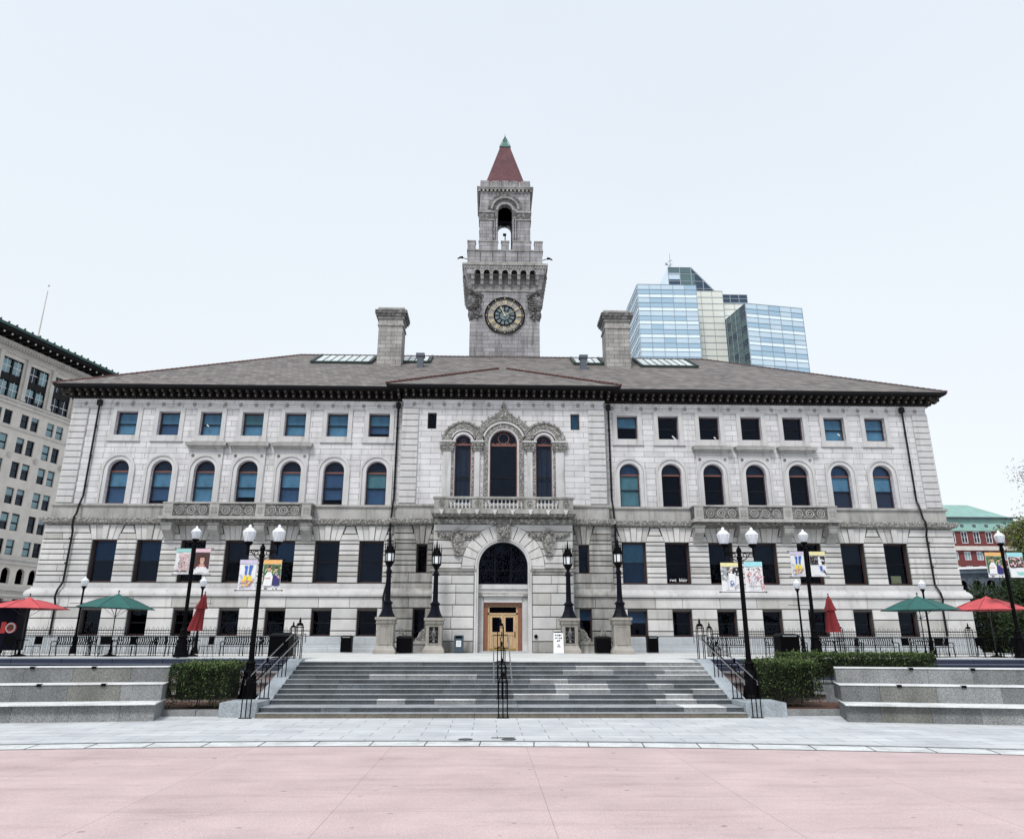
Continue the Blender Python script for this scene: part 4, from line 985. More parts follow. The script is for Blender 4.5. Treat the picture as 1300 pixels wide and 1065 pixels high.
def leaf(x0, x1, hx, hinge_loc):
    mb = MB(); mb.panel(rect(x0, x1, z0 + .01, 3.61), [rect(x0 + .16, x1 - .16, 2.60, 3.46), rect(x0 + .14, x1 - .14, z0 + .2, 2.42)], 49.15, .04, 0)
    mb.box(x0, x1, 49.19, 49.21, z0 + .01, 3.61, 0); cx = (x0 + x1) / 2
    mb.block(rect(x0 + .2, cx - .03, z0 + .26, 2.36), 49.16, 49.2, .02, 0); mb.block(rect(cx + .03, x1 - .2, z0 + .26, 2.36), 49.16, 49.2, .02, 0)
    mb.box(x0 + .02, x1 - .02, 49.13, 49.149, z0 + .02, z0 + .16, 1)
    d = mb.build('door', ['wood_light', 'brass'], HALL, (cx, 49.2, PL))
    g = MB(); g.box(x0 + .17, x1 - .17, 49.165, 49.185, 2.61, 3.45); g.build('door_glass', 'dark', d, (cx, 49.2, PL))
    g = MB(); g.tube([(hx, 49.14, 2.3), (hx, 49.08, 2.33), (hx, 49.08, 2.6), (hx, 49.14, 2.63)], .02, 6); g.build('handle', 'iron', d, (cx, 49.2, PL))
leaf(-.81, -.01, -.07, 0); leaf(.01, .81, .74, 0)
mb = MB(); mb.lathe([(.11, yb - .04), (.11, yb - .09), (.08, yb - .1)], 1.98, 2.35, 12, 0, 'y'); mb.build('door_bell', 'iron', HALL)
# downpipes
for x, y1 in ((-27.05, 49.9), (27.4, 49.9), (-7.12, 49.8), (7.12, 49.8)):
    s_ = -1 if x < 0 else 1; big = abs(x) > 20; mb = MB()
    p0 = [(x, 49.84, 17.4), (x, 49.84, 10.9), (x + .03 * s_, 49.62, 10.35), (x + .05 * s_, 49.50, 9.7), (x + .06 * s_, 49.30, 9.45), (x + .07 * s_, 49.30, 9.05), (x + .09 * s_, 49.52, 8.6), (x + .12 * s_, 49.52, 5.5), (x + .2 * s_, 49.2, 5.0), (x + .26 * s_, 49.15, 4.6), (x + .26 * s_, 49.34, 4.2), (x + .26 * s_, 49.34, 2.4 if big else PL)]
    mb.tube(p0, .065, 8); mb.box(x - .15, x + .15, 49.72, 49.98, 17.0, 17.35)
    for z in (15.5, 13.5, 11.5): mb.tube([(x, 49.86, z), (x, 49.86, z + .1)], .085, 8)
    for z in (8.1, 6.6): mb.tube([(x + .18 * s_, 49.55, z), (x + .18 * s_, 49.55, z + .1)], .085, 8)
    mb.build('downpipe', 'gutter', HALL)
# ---------------------------------------------------------------- clock tower
TX, TY = .25, 65.08
def faces4():
    for k in range(4): yield k, Matrix.Translation((TX, TY, 0)) @ Matrix.Rotation(k * PI / 2, 4, 'Z')
og = (TX, TY, 20)
mb = MB(); mb.cbox(TX, TY, 6.12, 6.12, 18, 33.6, 0)
mb.cbox(TX, TY, 6.3, 6.3, 31.45, 31.62, 1)
mb.cbox(TX, TY, 6.75, 6.75, 34.05, 34.25, 1)
mb.cbox(TX, TY, 6.70, 6.70, 34.25, 35.34, 0); mb.cbox(TX, TY, 6.86, 6.86, 35.34, 35.46, 1)
TW = mb.build('clock_tower', ['tower', 'soiled'], HALL, og)
mb = MB()
for k, M_ in faces4():
    mb.xf = M_
    holes = [archp(-2.44 + .815 * i, .27, 32.15, 33.0, 8) for i in range(7)]
    mb.panel([(-3.45, 32.86), (3.45, 32.86), (3.45, 33.62), (-3.45, 33.62)], [archp(-2.44 + .815 * i, .27, 32.861, 33.0, 8) for i in range(7)], -3.72, .62, 0, 2)
    for i in range(8):
        x = -2.85 + .815 * i; x = max(-3.3, min(3.3, x))
        pr = [(-3.06, 31.62), (-3.16, 31.64), (-3.22, 31.95), (-3.40, 32.05), (-3.46, 32.35), (-3.62, 32.45), (-3.70, 32.78), (-3.78, 32.84), (-3.78, 33.0), (-3.06, 33.0)]
        A = [mb.v(x - .14, y, z) for y, z in pr]; B = [mb.v(x + .14, y, z) for y, z in pr]; mb.f(A, 1); mb.f(B[::-1], 1)
        for q in range(len(pr)): j = (q + 1) % len(pr); mb.f([A[q], B[q], B[j], A[j]], 1)
    for i in range(7): mb.arch_band(-2.44 + .815 * i, 33.0, .27, .36, -3.78, -3.7, None, 8, 1)
    for i in range(30): mb.box(-3.6 + .24 * i, -3.48 + .24 * i, -3.80, -3.72, 33.45, 33.60, 1)
    for i in range(1, 6): mb.box(-3.35 + 6.7 * i / 6 - .03, -3.35 + 6.7 * i / 6 + .03, -3.37, -3.34, 34.3, 35.3, 2)
mb.xf = None
mb.cbox(TX, TY, 7.44, 7.44, 33.6, 33.72, 1, -.0); mb.cbox(TX, TY, 7.62, 7.62, 33.72, 33.92, 1, .0); mb.frust(TX, TY, 33.92, 34.06, 3.78, 3.45, 1)
# flared corners
for sx in (-1, 1):
    for sy in (-1, 1): mb.frust(TX + sx * 3.1, TY + sy * 3.1, 31.6, 33.6, .12, .62, 0)
mb.build('corbel_table', ['tower', 'soiled', 'joint'], TW, og)
mb = MB()
for k, M_ in faces4():
    mb.xf = M_
    for a, b in ((-3.38, -2.67), (-2.37, -.65), (-.35, .35), (.68, 2.35), (2.67, 3.38)):
        if k % 2 and (abs(a) > 2.6 or abs(b) > 2.6) : continue
        mb.box(a, b, -3.38, -2.98 if abs(a) < 2.6 and abs(b) < 2.6 or abs(a) < 2.5 else -2.68, 35.46, 36.28, 0); mb.box(a - .04, b + .04, -3.42, -2.94 if abs(a) < 2.6 else -2.64, 36.28, 36.37, 1)
mb.build('battlement', ['tower', 'soiled'], TW, og)
# belfry: four pierced walls
mb = MB(); bh = 2.34
for k, M_ in faces4():
    mb.xf = M_
    w_ = bh if k % 2 == 0 else bh - .55
    mb.panel(rect(-w_, w_, 35.2, 42.2), [archp(0, 1.15, 35.3, 40.25)], -bh, .25, 0)
    mb.panel(rect(-(bh - .26), bh - .26, 35.2, 42.1), [archp(0, .66, 35.4, 40.25)], -bh + .25, .55, 0)
    mb.arch_band(0, 40.25, 1.16, 1.34, -bh - .10, -bh + .02, None, 18, 1); mb.arch_band(0, 40.25, 1.36, 1.62, -bh - .06, -bh + .02, None, 18, 2)
    mb.arch_band(0, 40.25, .66, .86, -bh + .12, -bh + .26, None, 14, 1)
    for a, b in ((-2.40, -1.05), (1.05, 2.40)):
        mb.box(a, b, -bh - .07, -bh + .3, 39.15, 39.85, 2); mb.box(a - .04, b + .04, -bh - .12, -bh + .3, 39.85, 40.0, 1); mb.box(a - .02, b + .02, -bh - .09, -bh + .3, 39.05, 39.15, 1)
    for a, b in ((-1.12, -.68), (.68, 1.12)): mb.box(a, b, -bh + .10, -bh + .26, 39.3, 40.1, 2)
    for x in (-1.0, -.78, .78, 1.0): mb.lathe([(.09, 35.4), (.09, 39.3)], x, -bh + .15, 8, 0)
    for i in range(14): mb.box(-2.5 + .37 * i, -2.32 + .37 * i, -bh - .22, -bh - .0, 42.05, 42.28, 1)
mb.xf = None
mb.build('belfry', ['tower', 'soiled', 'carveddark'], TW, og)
mb = MB()
mb.cbox(TX, TY, 2 * bh + .1, 2 * bh + .1, 41.95, 42.06, 1); mb.cbox(TX, TY, 2 * bh + .5, 2 * bh + .5, 42.28, 42.42, 1); mb.cbox(TX, TY, 2 * bh + .62, 2 * bh + .62, 42.42, 42.52, 1)
for k, M_ in faces4():
    mb.xf = M_
    for a, b in ((-2.35, -1.5), (-1.22, -.58), (-.32, .32), (.58, 1.22), (1.5, 2.35)):
        if k % 2 and abs(a) > 1.4 and False: continue
        e = .002 if k % 2 else 0
        mb.box(a + (.4 if k % 2 and a < -1.4 else 0), b - (.4 if k % 2 and b > 1.4 else 0), -2.36, -1.98, 42.52, 43.32, 0)
    for x in (-1.36, -.45, .45, 1.36): mb.box(x - .09, x + .09, -2.44, -2.0, 42.65, 43.15, 1)
    mb.box(-2.36 + (.4 if k % 2 else 0), 2.36 - (.4 if k % 2 else 0), -2.34, -2.0, 42.521, 42.95, 0)
mb.build('belfry_parapet', ['tower', 'soiled'], TW, og)
mb = MB(); mb.box(TX - 2.2, TX + 2.2, TY - 2.2, TY + 2.2, 41.6, 41.9)
mb.build('belfry_ceiling', 'dark', TW, og)
def M_redtile():
    k = NT('red_tower_tiles'); b = k.brick(k.uvz(), .26, .17, .018, (.155, .052, .062), (.095, .035, .043), (.05, .025, .03))
    k.bump(b.outputs['Fac'], -.5, .02); return k.fin(stained(k, b.outputs['Color'], .2, .1, .6, False), .8)
MAT['redtile'] = M_redtile()
mb = MB(); mb.frust(TX, TY, 42.53, 48.5, 2.08, .46, 0); mb.build('spire_roof', 'redtile', TW, og)
mb = MB(); mb.frust(TX, TY, 48.42, 48.56, .56, .52, 0); mb.frust(TX, TY, 48.56, 49.4, .42, .12, 0); mb.frust(TX, TY, 49.4, 49.9, .14, .04, 0); mb.ball((TX, TY, 49.9), .09, 0, 8); mb.tube([(TX, TY, 49.9), (TX, TY, 50.25)], .025, 5)
for a in range(4):
    c, s_ = math.cos(PI / 4 + a * PI / 2), math.sin(PI / 4 + a * PI / 2); mb.tube([(TX + .72 * c, TY + .72 * s_, 48.5), (TX + .05 * c, TY + .05 * s_, 49.9)], .04, 5)
mb.build('copper_finial', 'copper', TW, og)
mb = MB(); mb.lathe([(.02, 41.4), (.2, 41.3), (.32, 41.0), (.38, 40.6), (.55, 40.3), (.5, 40.25), (.3, 40.4)], TX, TY + .3, 16); mb.box(TX - 1.6, TX + 1.6, TY + .2, TY + .4, 41.4, 41.5)
mb.build('bell', 'iron', TW, og, True)
mb = MB(); mb.tube([(TX, 61.9, 36.3), (TX, 61.9, 37.0)], .05, 6); mb.box(TX - .2, TX + .1, 61.8, 62.0, 37.0, 37.18); mb.build('floodlight', 'iron', TW, og)
for sg in (-1, 1):
    mb = MB(); x = TX + sg * 3.38; y = TY - 3.2
    mb.tube([(x, y, 34.55), (x + sg * .5, y - .2, 34.62)], .035, 6); mb.tube([(x + sg * .4, y - .2, 34.62), (x + sg * .62, y - .26, 34.60), (x + sg * .86, y - .32, 34.42)], .12, 6, 0, .05)
    mb.build('gargoyle', 'iron', TW, og)
    # sculpted eagle on the corner
    mb = MB(); rg = random.Random(9 + sg); cx, cy = TX + sg * 2.95, 61.95
    mb.ball((cx, cy, 30.25), .42, 0, 10, 1.9); mb.ball((cx + sg * .05, cy - .12, 31.25), .22, 0, 8); mb.ball((cx, cy + .1, 29.2), .30, 0, 8, 1.7)
    for i in range(7):
        mb.tube([(cx - sg * .1, cy - .18, 31.15 - .22 * i), (cx - sg * (.55 + .05 * i), cy - .10, 31.35 - .24 * i), (cx - sg * (1.05 - .09 * i), cy + .0, 31.05 - .34 * i)], .13, 5, 0, .05)
        mb.tube([(cx + sg * .12, cy + .2, 31.1 - .2 * i), (cx + sg * .18, cy + .8, 31.2 - .25 * i), (cx + sg * .15, cy + 1.3 - .1 * i, 30.9 - .34 * i)], .13, 5, 0, .05)
    for i in range(26): mb.ball((cx - sg * rg.uniform(.1, .9), cy + rg.uniform(-.12, .05), rg.uniform(28.8, 30.7)), rg.uniform(.07, .16), 0, 5)
    mb.tube([(cx - sg * 1.0, cy - .2, 30.75), (cx - sg * .1, cy - .4, 31.35), (cx + sg * .2, cy - .45, 31.5)], .06, 5)
    mb.build('eagle_sculpture', 'carveddark', TW, og)
# clock
CZk, CR = 29.14, 1.72
MAT['gold'] = M_plain('gilded_numeral', (.66, .57, .38), .5, 0); MAT['clockglass'] = M_plain('pale_blue_clock_glass', (.13, .18, .20), .3, var=.2, sc=3)
MAT['clockstone'] = M_plain('clock_stone_ground', (.26, .25, .235), .7, var=.3)
cy = 62.02; og2 = (TX, cy, CZk)
mb = MB(); n = 48
mb.ring(TX, cy - .10, CZk, CR, .055, 48, 6, 0); mb.ring(TX, cy - .08, CZk, CR - .20, .02, 48, 5, 0); mb.ring(TX, cy - .10, CZk, .92, .06, 36, 6, 0); mb.ring(TX, cy - .09, CZk, .46, .03, 24, 5, 0)
for i in range(12):
    a = PI / 6 * i; c, s_ = math.cos(a), math.sin(a); mb.tube([(TX + .46 * c, cy - .09, CZk + .46 * s_), (TX + .9 * c, cy - .09, CZk + .9 * s_)], .045, 4)
for i in range(60):
    a = 2 * PI * i / 60; c, s_ = math.cos(a), math.sin(a); mb.tube([(TX + (CR - .2) * c, cy - .09, CZk + (CR - .2) * s_), (TX + CR * c, cy - .09, CZk + CR * s_)], .028, 4)
ck = mb.build('clock', 'iron', HALL, og2)
mb = MB(); mb.lathe([(.001, cy - .02), (CR - .02, cy - .02), (CR - .02, cy)], TX, CZk, 40, 0, 'y'); mb.build('clock_ground', 'clockstone', ck, og2)
mb = MB(); mb.lathe([(.001, cy - .06), (.90, cy - .06), (.90, cy - .03)], TX, CZk, 32, 0, 'y'); mb.build('clock_glass', 'clockglass', ck, og2)
mb = MB()
NUM = {1: 'I', 2: 'II', 3: 'III', 4: 'IIII', 5: 'V', 6: 'VI', 7: 'VII', 8: 'VIII', 9: 'IX', 10: 'X', 11: 'XI', 12: 'XII'}
for h_, s_ in NUM.items():
    a = R(90 - 30 * h_); ux, uz = math.cos(a), math.sin(a); rx, rz_ = math.sin(a), -math.cos(a)
    wid = {'I': .075, 'V': .17, 'X': .19}; tot = sum(wid[c] for c in s_); o = -tot / 2; r0_, r1_ = 1.03, 1.44
    def P(t_, r_): return (TX + ux * r_ + rx * t_, cy - .12, CZk + uz * r_ + rz_ * t_)
    for c in s_:
        w_ = wid[c]; m_ = o + w_ / 2
        if c == 'I': mb.tube([P(m_, r0_), P(m_, r1_)], .030, 4)
        elif c == 'V': mb.tube([P(m_ - w_ * .4, r1_), P(m_, r0_)], .024, 4); mb.tube([P(m_ + w_ * .4, r1_), P(m_, r0_)], .018, 4)
        else: mb.tube([P(m_ - w_ * .4, r1_), P(m_ + w_ * .4, r0_)], .024, 4); mb.tube([P(m_ + w_ * .4, r1_), P(m_ - w_ * .4, r0_)], .018, 4)
        o += w_
for i in range(12):
    a = PI / 6 * i; mb.ball((TX + (CR - .1) * math.cos(a), cy - .13, CZk + (CR - .1) * math.sin(a)), .05, 0, 6)
mb.build('numeral', 'gold', ck, og2)
for ang, ln, wd in ((-26, .92, .05), (64, 1.05, .035)):
    a = R(90 - ang); mb = MB(); mb.tube([(TX - .12 * math.cos(a), cy - .18, CZk - .12 * math.sin(a)), (TX + ln * .75 * math.cos(a), cy - .18, CZk + ln * .75 * math.sin(a)), (TX + ln * math.cos(a), cy - .18, CZk + ln * math.sin(a))], wd, 5, 0, .012)
    if ang < 0: mb.ring(TX + ln * .82 * math.cos(a), cy - .18, CZk + ln * .82 * math.sin(a), .07, .022, 8, 4)
    mb.build('hand', 'gold', ck, og2)

# ================================================================== OTHER BUILDINGS
def grid_wall(mb, L0, L1, z0, z1, wins, depth, mi, mj=None):
    mb.panel(rect(L0, L1, z0, z1), wins, 0, depth, mi, mj)
# --- cream office building, left
a = R(13.7); LBM = Matrix.Translation((-57.4, 95, 0)) @ Matrix.Rotation(PI / 2 - a, 4, 'Z')    # local x runs away along the facade, local -y faces the street
MAT['cream'] = M_stone('cream_limestone', (.62, .575, .53), .10, .2, .62); MAT['creamtrim'] = M_stone('cream_trim', (.56, .53, .50), .12, .3, .55); MAT['greencornice'] = M_plain('green_copper_cornice', (.03, .085, .075), .7, var=.5, sc=1)
MAT['winreflect'] = M_plain('pale_blind', (.22, .34, .38), .5, var=.4, sc=.6)  # sky reflection in distant windows, put into pale patches on the panes
OB = thing('office_building', 'tall cream stone office building with a dark green cornice at the left edge', 'building', (-57.4, 95, 0)); 
mb = MB(); mb.xf = LBM
bays = [(-8.05 + 4.0 * i) for i in range(-6, 8)]      # bay centres -2.0 spacing
bays = [-22, -18, -14, -10, -6.05, -2.0, 2.05, 6.1, 10.1, 14.1, 18.1]
rows = [(26.5, 28.2), (23.4, 25.3), (20.4, 22.35), (17.35, 19.25), (14.35, 16.35), (11.55, 13.3)]
wins = []
for b in bays:
    for dx in (-.78, .78):
        for z0, z1 in rows: wins.append(rect(b + dx - .58, b + dx + .58, z0, z1))
big = [rect(b - 1.52, b + 1.52, 29.65, 34.35) for b in bays]
low = [archp(b + dx, .62, 8.3, 9.5, 8) for b in bays for dx in (-.95, .95)] + [rect(b - 1.4, b + 1.4, 3, 6.6) for b in bays]
mb.panel(rect(-26, 22, 0, 36.9), wins + big + low, 0, .35, 0)
mb.box(-26, 22, .9, 30, 0, 36.9, 1)
mb.build('wall', ['cream', 'dark'], OB)
mb = MB(); mb.xf = LBM
for b in bays:
    for q in (-1.78, 2.0 - .22 - 0.0):
        pass
    mb.box(b - 2.28, b - 1.75, -.30, 0, 29.9, 34.6); mb.box(b - 2.35, b - 1.68, -.38, 0, 29.6, 29.9); mb.box(b - 2.35, b - 1.68, -.38, 0, 34.5, 34.8)
for z0, z1, d in ((28.85, 29.05, .25), (29.3, 29.5, .35), (29.051, 29.299, .18), (26.1, 26.3, .14), (34.85, 35.0, .25), (35.4, 35.5, .16), (35.6, 35.8, .4), (35.801, 36.15, .6), (10.5, 10.7, .3), (11.0, 11.2, .4), (10.701, 10.999, .2), (7.5, 7.8, .3), (6.8, 7.1, .45)): mb.box(-26, 22, -d, -.001, z0, z1)
for x in along(-26, 22, .42): mb.box(x - .1, x + .1, -.62, -.401, 35.6, 35.80)
for b in bays:
    mb.tube([(b + 1.7, -.08, 22.9), (b + 1.9, -.1, 23.25), (b + 2.1, -.08, 22.9), (b + 2.3, -.1, 23.2)], .09, 5); mb.ball((b + 2.0, -.1, 22.9), .26, 0, 8)
mb.build('stone_band', 'creamtrim', OB)
mb = MB(); mb.xf = LBM
mb.box(-27, 23, -2.3, 0, 36.55, 36.95, 1); mb.box(-27, 23, -2.45, -1.9, 36.95, 37.25); mb.box(-26.5, 22.5, -1.9, 6, 36.951, 37.2)
for x in along(-27, 23, 1.15): mb.box(x - .12, x + .12, -2.0, -.2, 36.2, 36.55, 1); mb.ball((x, -2.0, 36.3), .13, 2, 6); mb.ball((x, -2.42, 37.35), .14, 0, 6)
mb.build('cornice', ['greencornice', 'soffit', 'creamtrim'], OB)
proto = None
def bwin(kind, h):
    mb = MB(); w_ = .58 if kind == 'small' else 1.5
    if kind == 'small':
        frame_bars(mb, -w_, w_, 0, h, .15, .06, True, 1)
        o = mb.build('window', ['blackwood', 'blackwood'], None)
    else:
        mb.box(-w_, w_, .10, .3, 1.95, 2.75, 0); mb.box(-.12, .12, .08, .3, 0, h, 0); frame_bars(mb, -w_, w_, 0, h, .12, .09, False, 0)
        for z in (.95, 3.7): mb.box(-w_, w_, .14, .2, z - .03, z + .03, 1)
        for x in (-.8, .8): mb.box(x - .02, x + .02, .15, .19, 0, h, 1)
        o = mb.build('window', ['blackwood', 'white'], None)
    return o
def bpane(w_, h, pale_patches):
    mb = MB()
    mb.poly([(-w_, .24, 0), (w_, .24, 0), (w_, .24, h), (-w_, .24, h)], 0)
    for x0, x1, z0, z1 in pale_patches: mb.poly([(x0, .225, z0), (x1, .225, z0), (x1, .225, z1), (x0, .225, z1)], 1)
    o = mb.build('pane', ['darkpane', 'winreflect'], None); me = o.data; bpy.data.objects.remove(o); return me
MAT['darkpane'] = M_plain('dark_window_pane', (.010, .014, .025), .08, spec=.5)
rg = random.Random(2)
smallp = [bpane(.58, 1.9, [(-.52, .52, .9, 1.9)]), bpane(.58, 1.9, [(-.52, .52, .1, .8), (-.52, .52, 1.0, 1.9)]), bpane(.58, 1.9, []), bpane(.58, 1.9, [(-.52, .52, 1.3, 1.9)])]
bigp = [bpane(1.5, 4.7, [(-1.35, -.2, 2.9, 4.5), (.2, 1.35, 2.9, 4.5), (-1.35, -.2, .1, 1.8), (.2, 1.35, .1, 1.8)]), bpane(1.5, 4.7, [(.2, 1.35, 2.9, 4.5), (-1.35, -.2, .9, 1.8), (.2, 1.35, .5, 1.7)]), bpane(1.5, 4.7, [])]
ps, pb_ = bwin('small', 1.9), bwin('big', 4.7); used_s = used_b = False
rotz = PI / 2 - a
def place_local(o, lx, lz, M_, parent, me):
    v_ = M_ @ Vector((lx, 0, lz)); o.parent = parent; o.location = v_ - ORG[parent.name]; o.rotation_euler.z = rotz; ORG[o.name] = v_
    p = bpy.data.objects.new('pane', me); COL.objects.link(p); p.parent = o
for b in bays[4:8]:
    for dx in (-.78, .78):
        for z0, z1 in rows:
            o = ps if not used_s else ps.copy()
            if used_s: COL.objects.link(o)
            used_s = True; place_local(o, b + dx, z0, LBM, OB, rg.choice(smallp))
for i, b in enumerate(bays[3:8]):
    o = pb_ if not used_b else pb_.copy()
    if used_b: COL.objects.link(o)
    used_b = True; place_local(o, b, 29.65, LBM, OB, bigp[min(2, max(0, i - 1) if i else 0)] if i != 1 else bigp[0])
mb = MB(); v_ = LBM @ Vector((-2.95, .5, 0)); mb.tube([(v_.x, v_.y, 36.9), (v_.x, v_.y, 45.0)], .09, 6, 0, .05); mb.ball((v_.x, v_.y, 45.7), .14, 0, 6); mb.build('flagpole', 'creamtrim', OB)

# --- glass office tower behind, right
def gmat(n, c, r=.18, m=.55): return M_plain(n, c, r, m, var=.06, sc=.12)
MAT['gl_pale'] = gmat('pale_blue_glass', (.56, .68, .77)); MAT['gl_blue'] = gmat('mid_blue_glass', (.38, .53, .65)); MAT['gl_white'] = M_plain('white_spandrel', (.66, .76, .84), .5)
MAT['gl_cream'] = M_plain('cream_panel', (.60, .61, .56), .6, var=.05); MAT['gl_mull'] = M_plain('grey_mullion', (.30, .35, .39), .6); MAT['gl_dark'] = gmat('dark_glass', (.035, .06, .10), .12, .3); MAT['gl_green'] = gmat('green_grey_glass', (.10, .16, .17), .2, .4)
GT = thing('glass_office_tower', 'tall pale blue glass office tower rising behind the city hall roof', 'office tower', (43, 155, 0))
def gwall(mb, P, d, length, z0, z1, cols, kind, top=None, fl=3.1):
    """grid facade from P along direction d; kind selects row pattern"""
    d = Vector((d[0], d[1], 0)).normalized(); nrm = Vector((d.y, -d.x, 0)); P = Vector((P[0], P[1], 0)); rg = random.Random(int(length * 10))
    rows_ = []; z = z1
    pat = {'blue': ((1.2, 0), (1.05, 1), (.85, 2)), 'cream': ((1.55, 3), (1.55, 3)), 'dark': ((1.55, 5), (1.55, 5)), 'green': ((1.55, 6), (1.55, 6)), 'lattice': ((1.0, 0), (1.0, 1), (1.1, 2))}[kind]
    i = 0
    while z > z0: h_, m = pat[i % len(pat)]; rows_.append((max(z0, z - h_), z, m)); z -= h_; i += 1
    cw = length / cols
    for a_, b_, m in rows_:
        for c in range(cols):
            mm = m
            if kind == 'blue' and m in (0, 1) and rg.random() < .12: mm = 1 - m
            if kind == 'green' and rg.random() < .25: mm = 5
            if kind == 'dark' and rg.random() < .25: mm = 6
            q = [P + d * (c * cw), P + d * ((c + 1) * cw)]
            mb.poly([(q[0].x, q[0].y, a_), (q[1].x, q[1].y, a_), (q[1].x, q[1].y, b_), (q[0].x, q[0].y, b_)], mm)
        e = P + nrm * .06; f_ = P + d * length + nrm * .06; mb.tube([(e.x, e.y, b_), (f_.x, f_.y, b_)], .05, 4, 4)
    for c in range(cols + 1):
        e = P + d * (c * cw) + nrm * .06; mb.tube([(e.x, e.y, z0), (e.x, e.y, z1)], .05, 4, 4)
GM = ['gl_pale', 'gl_blue', 'gl_white', 'gl_cream', 'gl_mull', 'gl_dark', 'gl_green']
mb = MB(); gwall(mb, (30.5, 150), (1, 0), 12.8, 30, 75.2, 5, 'blue'); gwall(mb, (30.5, 163), (0, -1), 13, 30, 75.2, 8, 'lattice'); mb.box(30.6, 43.3, 150.1, 163, 30, 75.1, 2); mb.build('glass_block', GM, GT)
mb = MB(); gwall(mb, (43.3, 155), (1, 0), 7.3, 30, 76.2, 3, 'cream'); gwall(mb, (50.6, 156.5), (1, 0), 6.0, 30, 74.0, 2, 'cream'); mb.box(43.3, 50.5, 155.1, 170, 30, 76.1, 3); mb.box(50.6, 56.5, 156.6, 170, 30, 73.9, 3); mb.build('panelled_core', GM, GT)
mb = MB()     # sloping glazed top
A = [(39.2, 157.5, 76), (50.6, 157.5, 76.2), (44.6, 157.5, 83.2), (39.3, 157.5, 83.2)]; B = [(x, y + 10, z) for x, y, z in A]
mb.poly(A, 5); mb.poly(B, 5); mb.poly([A[1], B[1], B[2], A[2]], 5); mb.poly([A[0], B[0], B[3], A[3]], 2); mb.poly([A[2], B[2], B[3], A[3]], 5); mb.poly([(39.4, 157.45, 80.2), (42, 157.45, 80.2), (42, 157.45, 81.8), (39.4, 157.45, 81.8)], 0)
mb.poly([(39.4, 157.45, 81.9), (44.6, 157.45, 81.9), (44.6, 157.45, 83.1), (39.4, 157.45, 83.1)], 6); mb.poly([(42.05, 157.45, 79.0), (45.4, 157.45, 79.0), (45.4, 157.45, 81.85), (42.05, 157.45, 81.85)], 6)
for z, x1 in ((76.1, 50.6), (77.9, 49.2), (79.7, 47.6), (81.5, 46.0), (83.2, 44.6)): mb.tube([(39.2, 157.4, z), (x1, 157.4, z)], .09, 4, 4)
for x, z1 in ((39.3, 83.2), (42, 83.2), (44.6, 83.2), (47.2, 80.1), (49.4, 77.6)): mb.tube([(x, 157.4, 76), (x, 157.4, z1)], .09, 4, 4)
mb.tube([(44.6, 157.4, 83.2), (50.6, 157.4, 76.2)], .16, 5, 4)
mb.poly([(50.7, 156.4, 74.0), (56.6, 156.4, 74.0), (56.6, 156.4, 76.0), (50.7, 156.4, 76.0)], 5); mb.box(50.7, 56.6, 156.5, 168, 74.0, 76.0, 5)
for x in (50.7, 52.7, 54.7, 56.6): mb.tube([(x, 156.3, 74), (x, 156.3, 76)], .08, 4, 4)
for z in (74, 75, 76): mb.tube([(50.7, 156.3, z), (56.6, 156.3, z)], .08, 4, 4)
mb.build('glazed_crown', GM, GT)
r12 = R(10); d1 = (math.cos(r12), math.sin(r12)); d2 = (-math.sin(r12), math.cos(r12)); Pc = (52.26, 146)
mb = MB(); gwall(mb, Pc, d1, 13.1, 30, 69.2, 5, 'blue')
P2 = (Pc[0] + d2[0] * 16, Pc[1] + d2[1] * 16)
gwall(mb, (Pc[0] + d2[0] * 2.4, Pc[1] + d2[1] * 2.4), (-d2[0], -d2[1]), 2.4, 30, 69.2, 1, 'dark'); gwall(mb, (Pc[0] + d2[0] * 10.5, Pc[1] + d2[1] * 10.5), (-d2[0], -d2[1]), 8.1, 30, 69.2, 4, 'green'); gwall(mb, P2, (-d2[0], -d2[1]), 5.5, 30, 69.2, 4, 'lattice')
P3 = (Pc[0] + d1[0] * 13.1, Pc[1] + d1[1] * 13.1); P4 = (P3[0] + d2[0] * 16, P3[1] + d2[1] * 16)
mb.poly([(Pc[0], Pc[1], 69.2), (P3[0], P3[1], 69.2), (P4[0], P4[1], 69.2), (P2[0], P2[1], 69.2)], 2); gwall(mb, P3, d2, 16, 30, 69.2, 6, 'blue')
mb.build('angled_glass_block', GM, GT)
mb = MB(); mb.tube([(40.6, 160, 83), (40.6, 160, 88.3)], .16, 5, 0, .05)
for z in (84, 85, 86): mb.tube([(40.1, 160, z), (41.1, 160, z + .4)], .08, 4); 
mb.ball((39.7, 160, 85.4), .35, 0, 6); mb.tube([(39.7, 160, 85.4), (40.6, 160, 84.6)], .07, 4); mb.tube([(41.6, 160, 83), (41.6, 160, 84.4)], .12, 5); mb.build('antenna', 'gl_mull', GT)

# --- red brick building with green mansard, right
MAT['brick'] = M_ashlar('red_brick', (.17, .022, .025), (.11, .018, .02), (.15, .08, .07), .4, 1.0, .03, .2, .6); MAT['greenroof'] = M_plain('pale_green_copper_roof', (.22, .38, .34), .7, var=.2, sc=.4)
BB = thing('brick_building', 'red brick building with a pale green copper mansard roof at far right', 'building', (130, 200, 0))
mb = MB(); x0, x1 = 100, 139.0; bx = [104 + 3.28 * i for i in range(11)]
hol = [rect(b - .85, b + .85, 26.2, 29.2) for b in bx] + [rect(b - .85, b + .85, 21.9, 24.0) for b in bx] + [rect(b - .85, b + .85, 18.2, 20.4) for b in bx] + [rect(b - .85, b + .85, 14, 17) for b in bx]
mb.panel(rect(x0, x1, 0, 29.4), hol, 200, .4, 0); mb.box(x0, x1, 200.5, 225, 0, 29.3, 1); mb.box(x1, x1 + .01, 200, 225, 0, 29.4, 0)
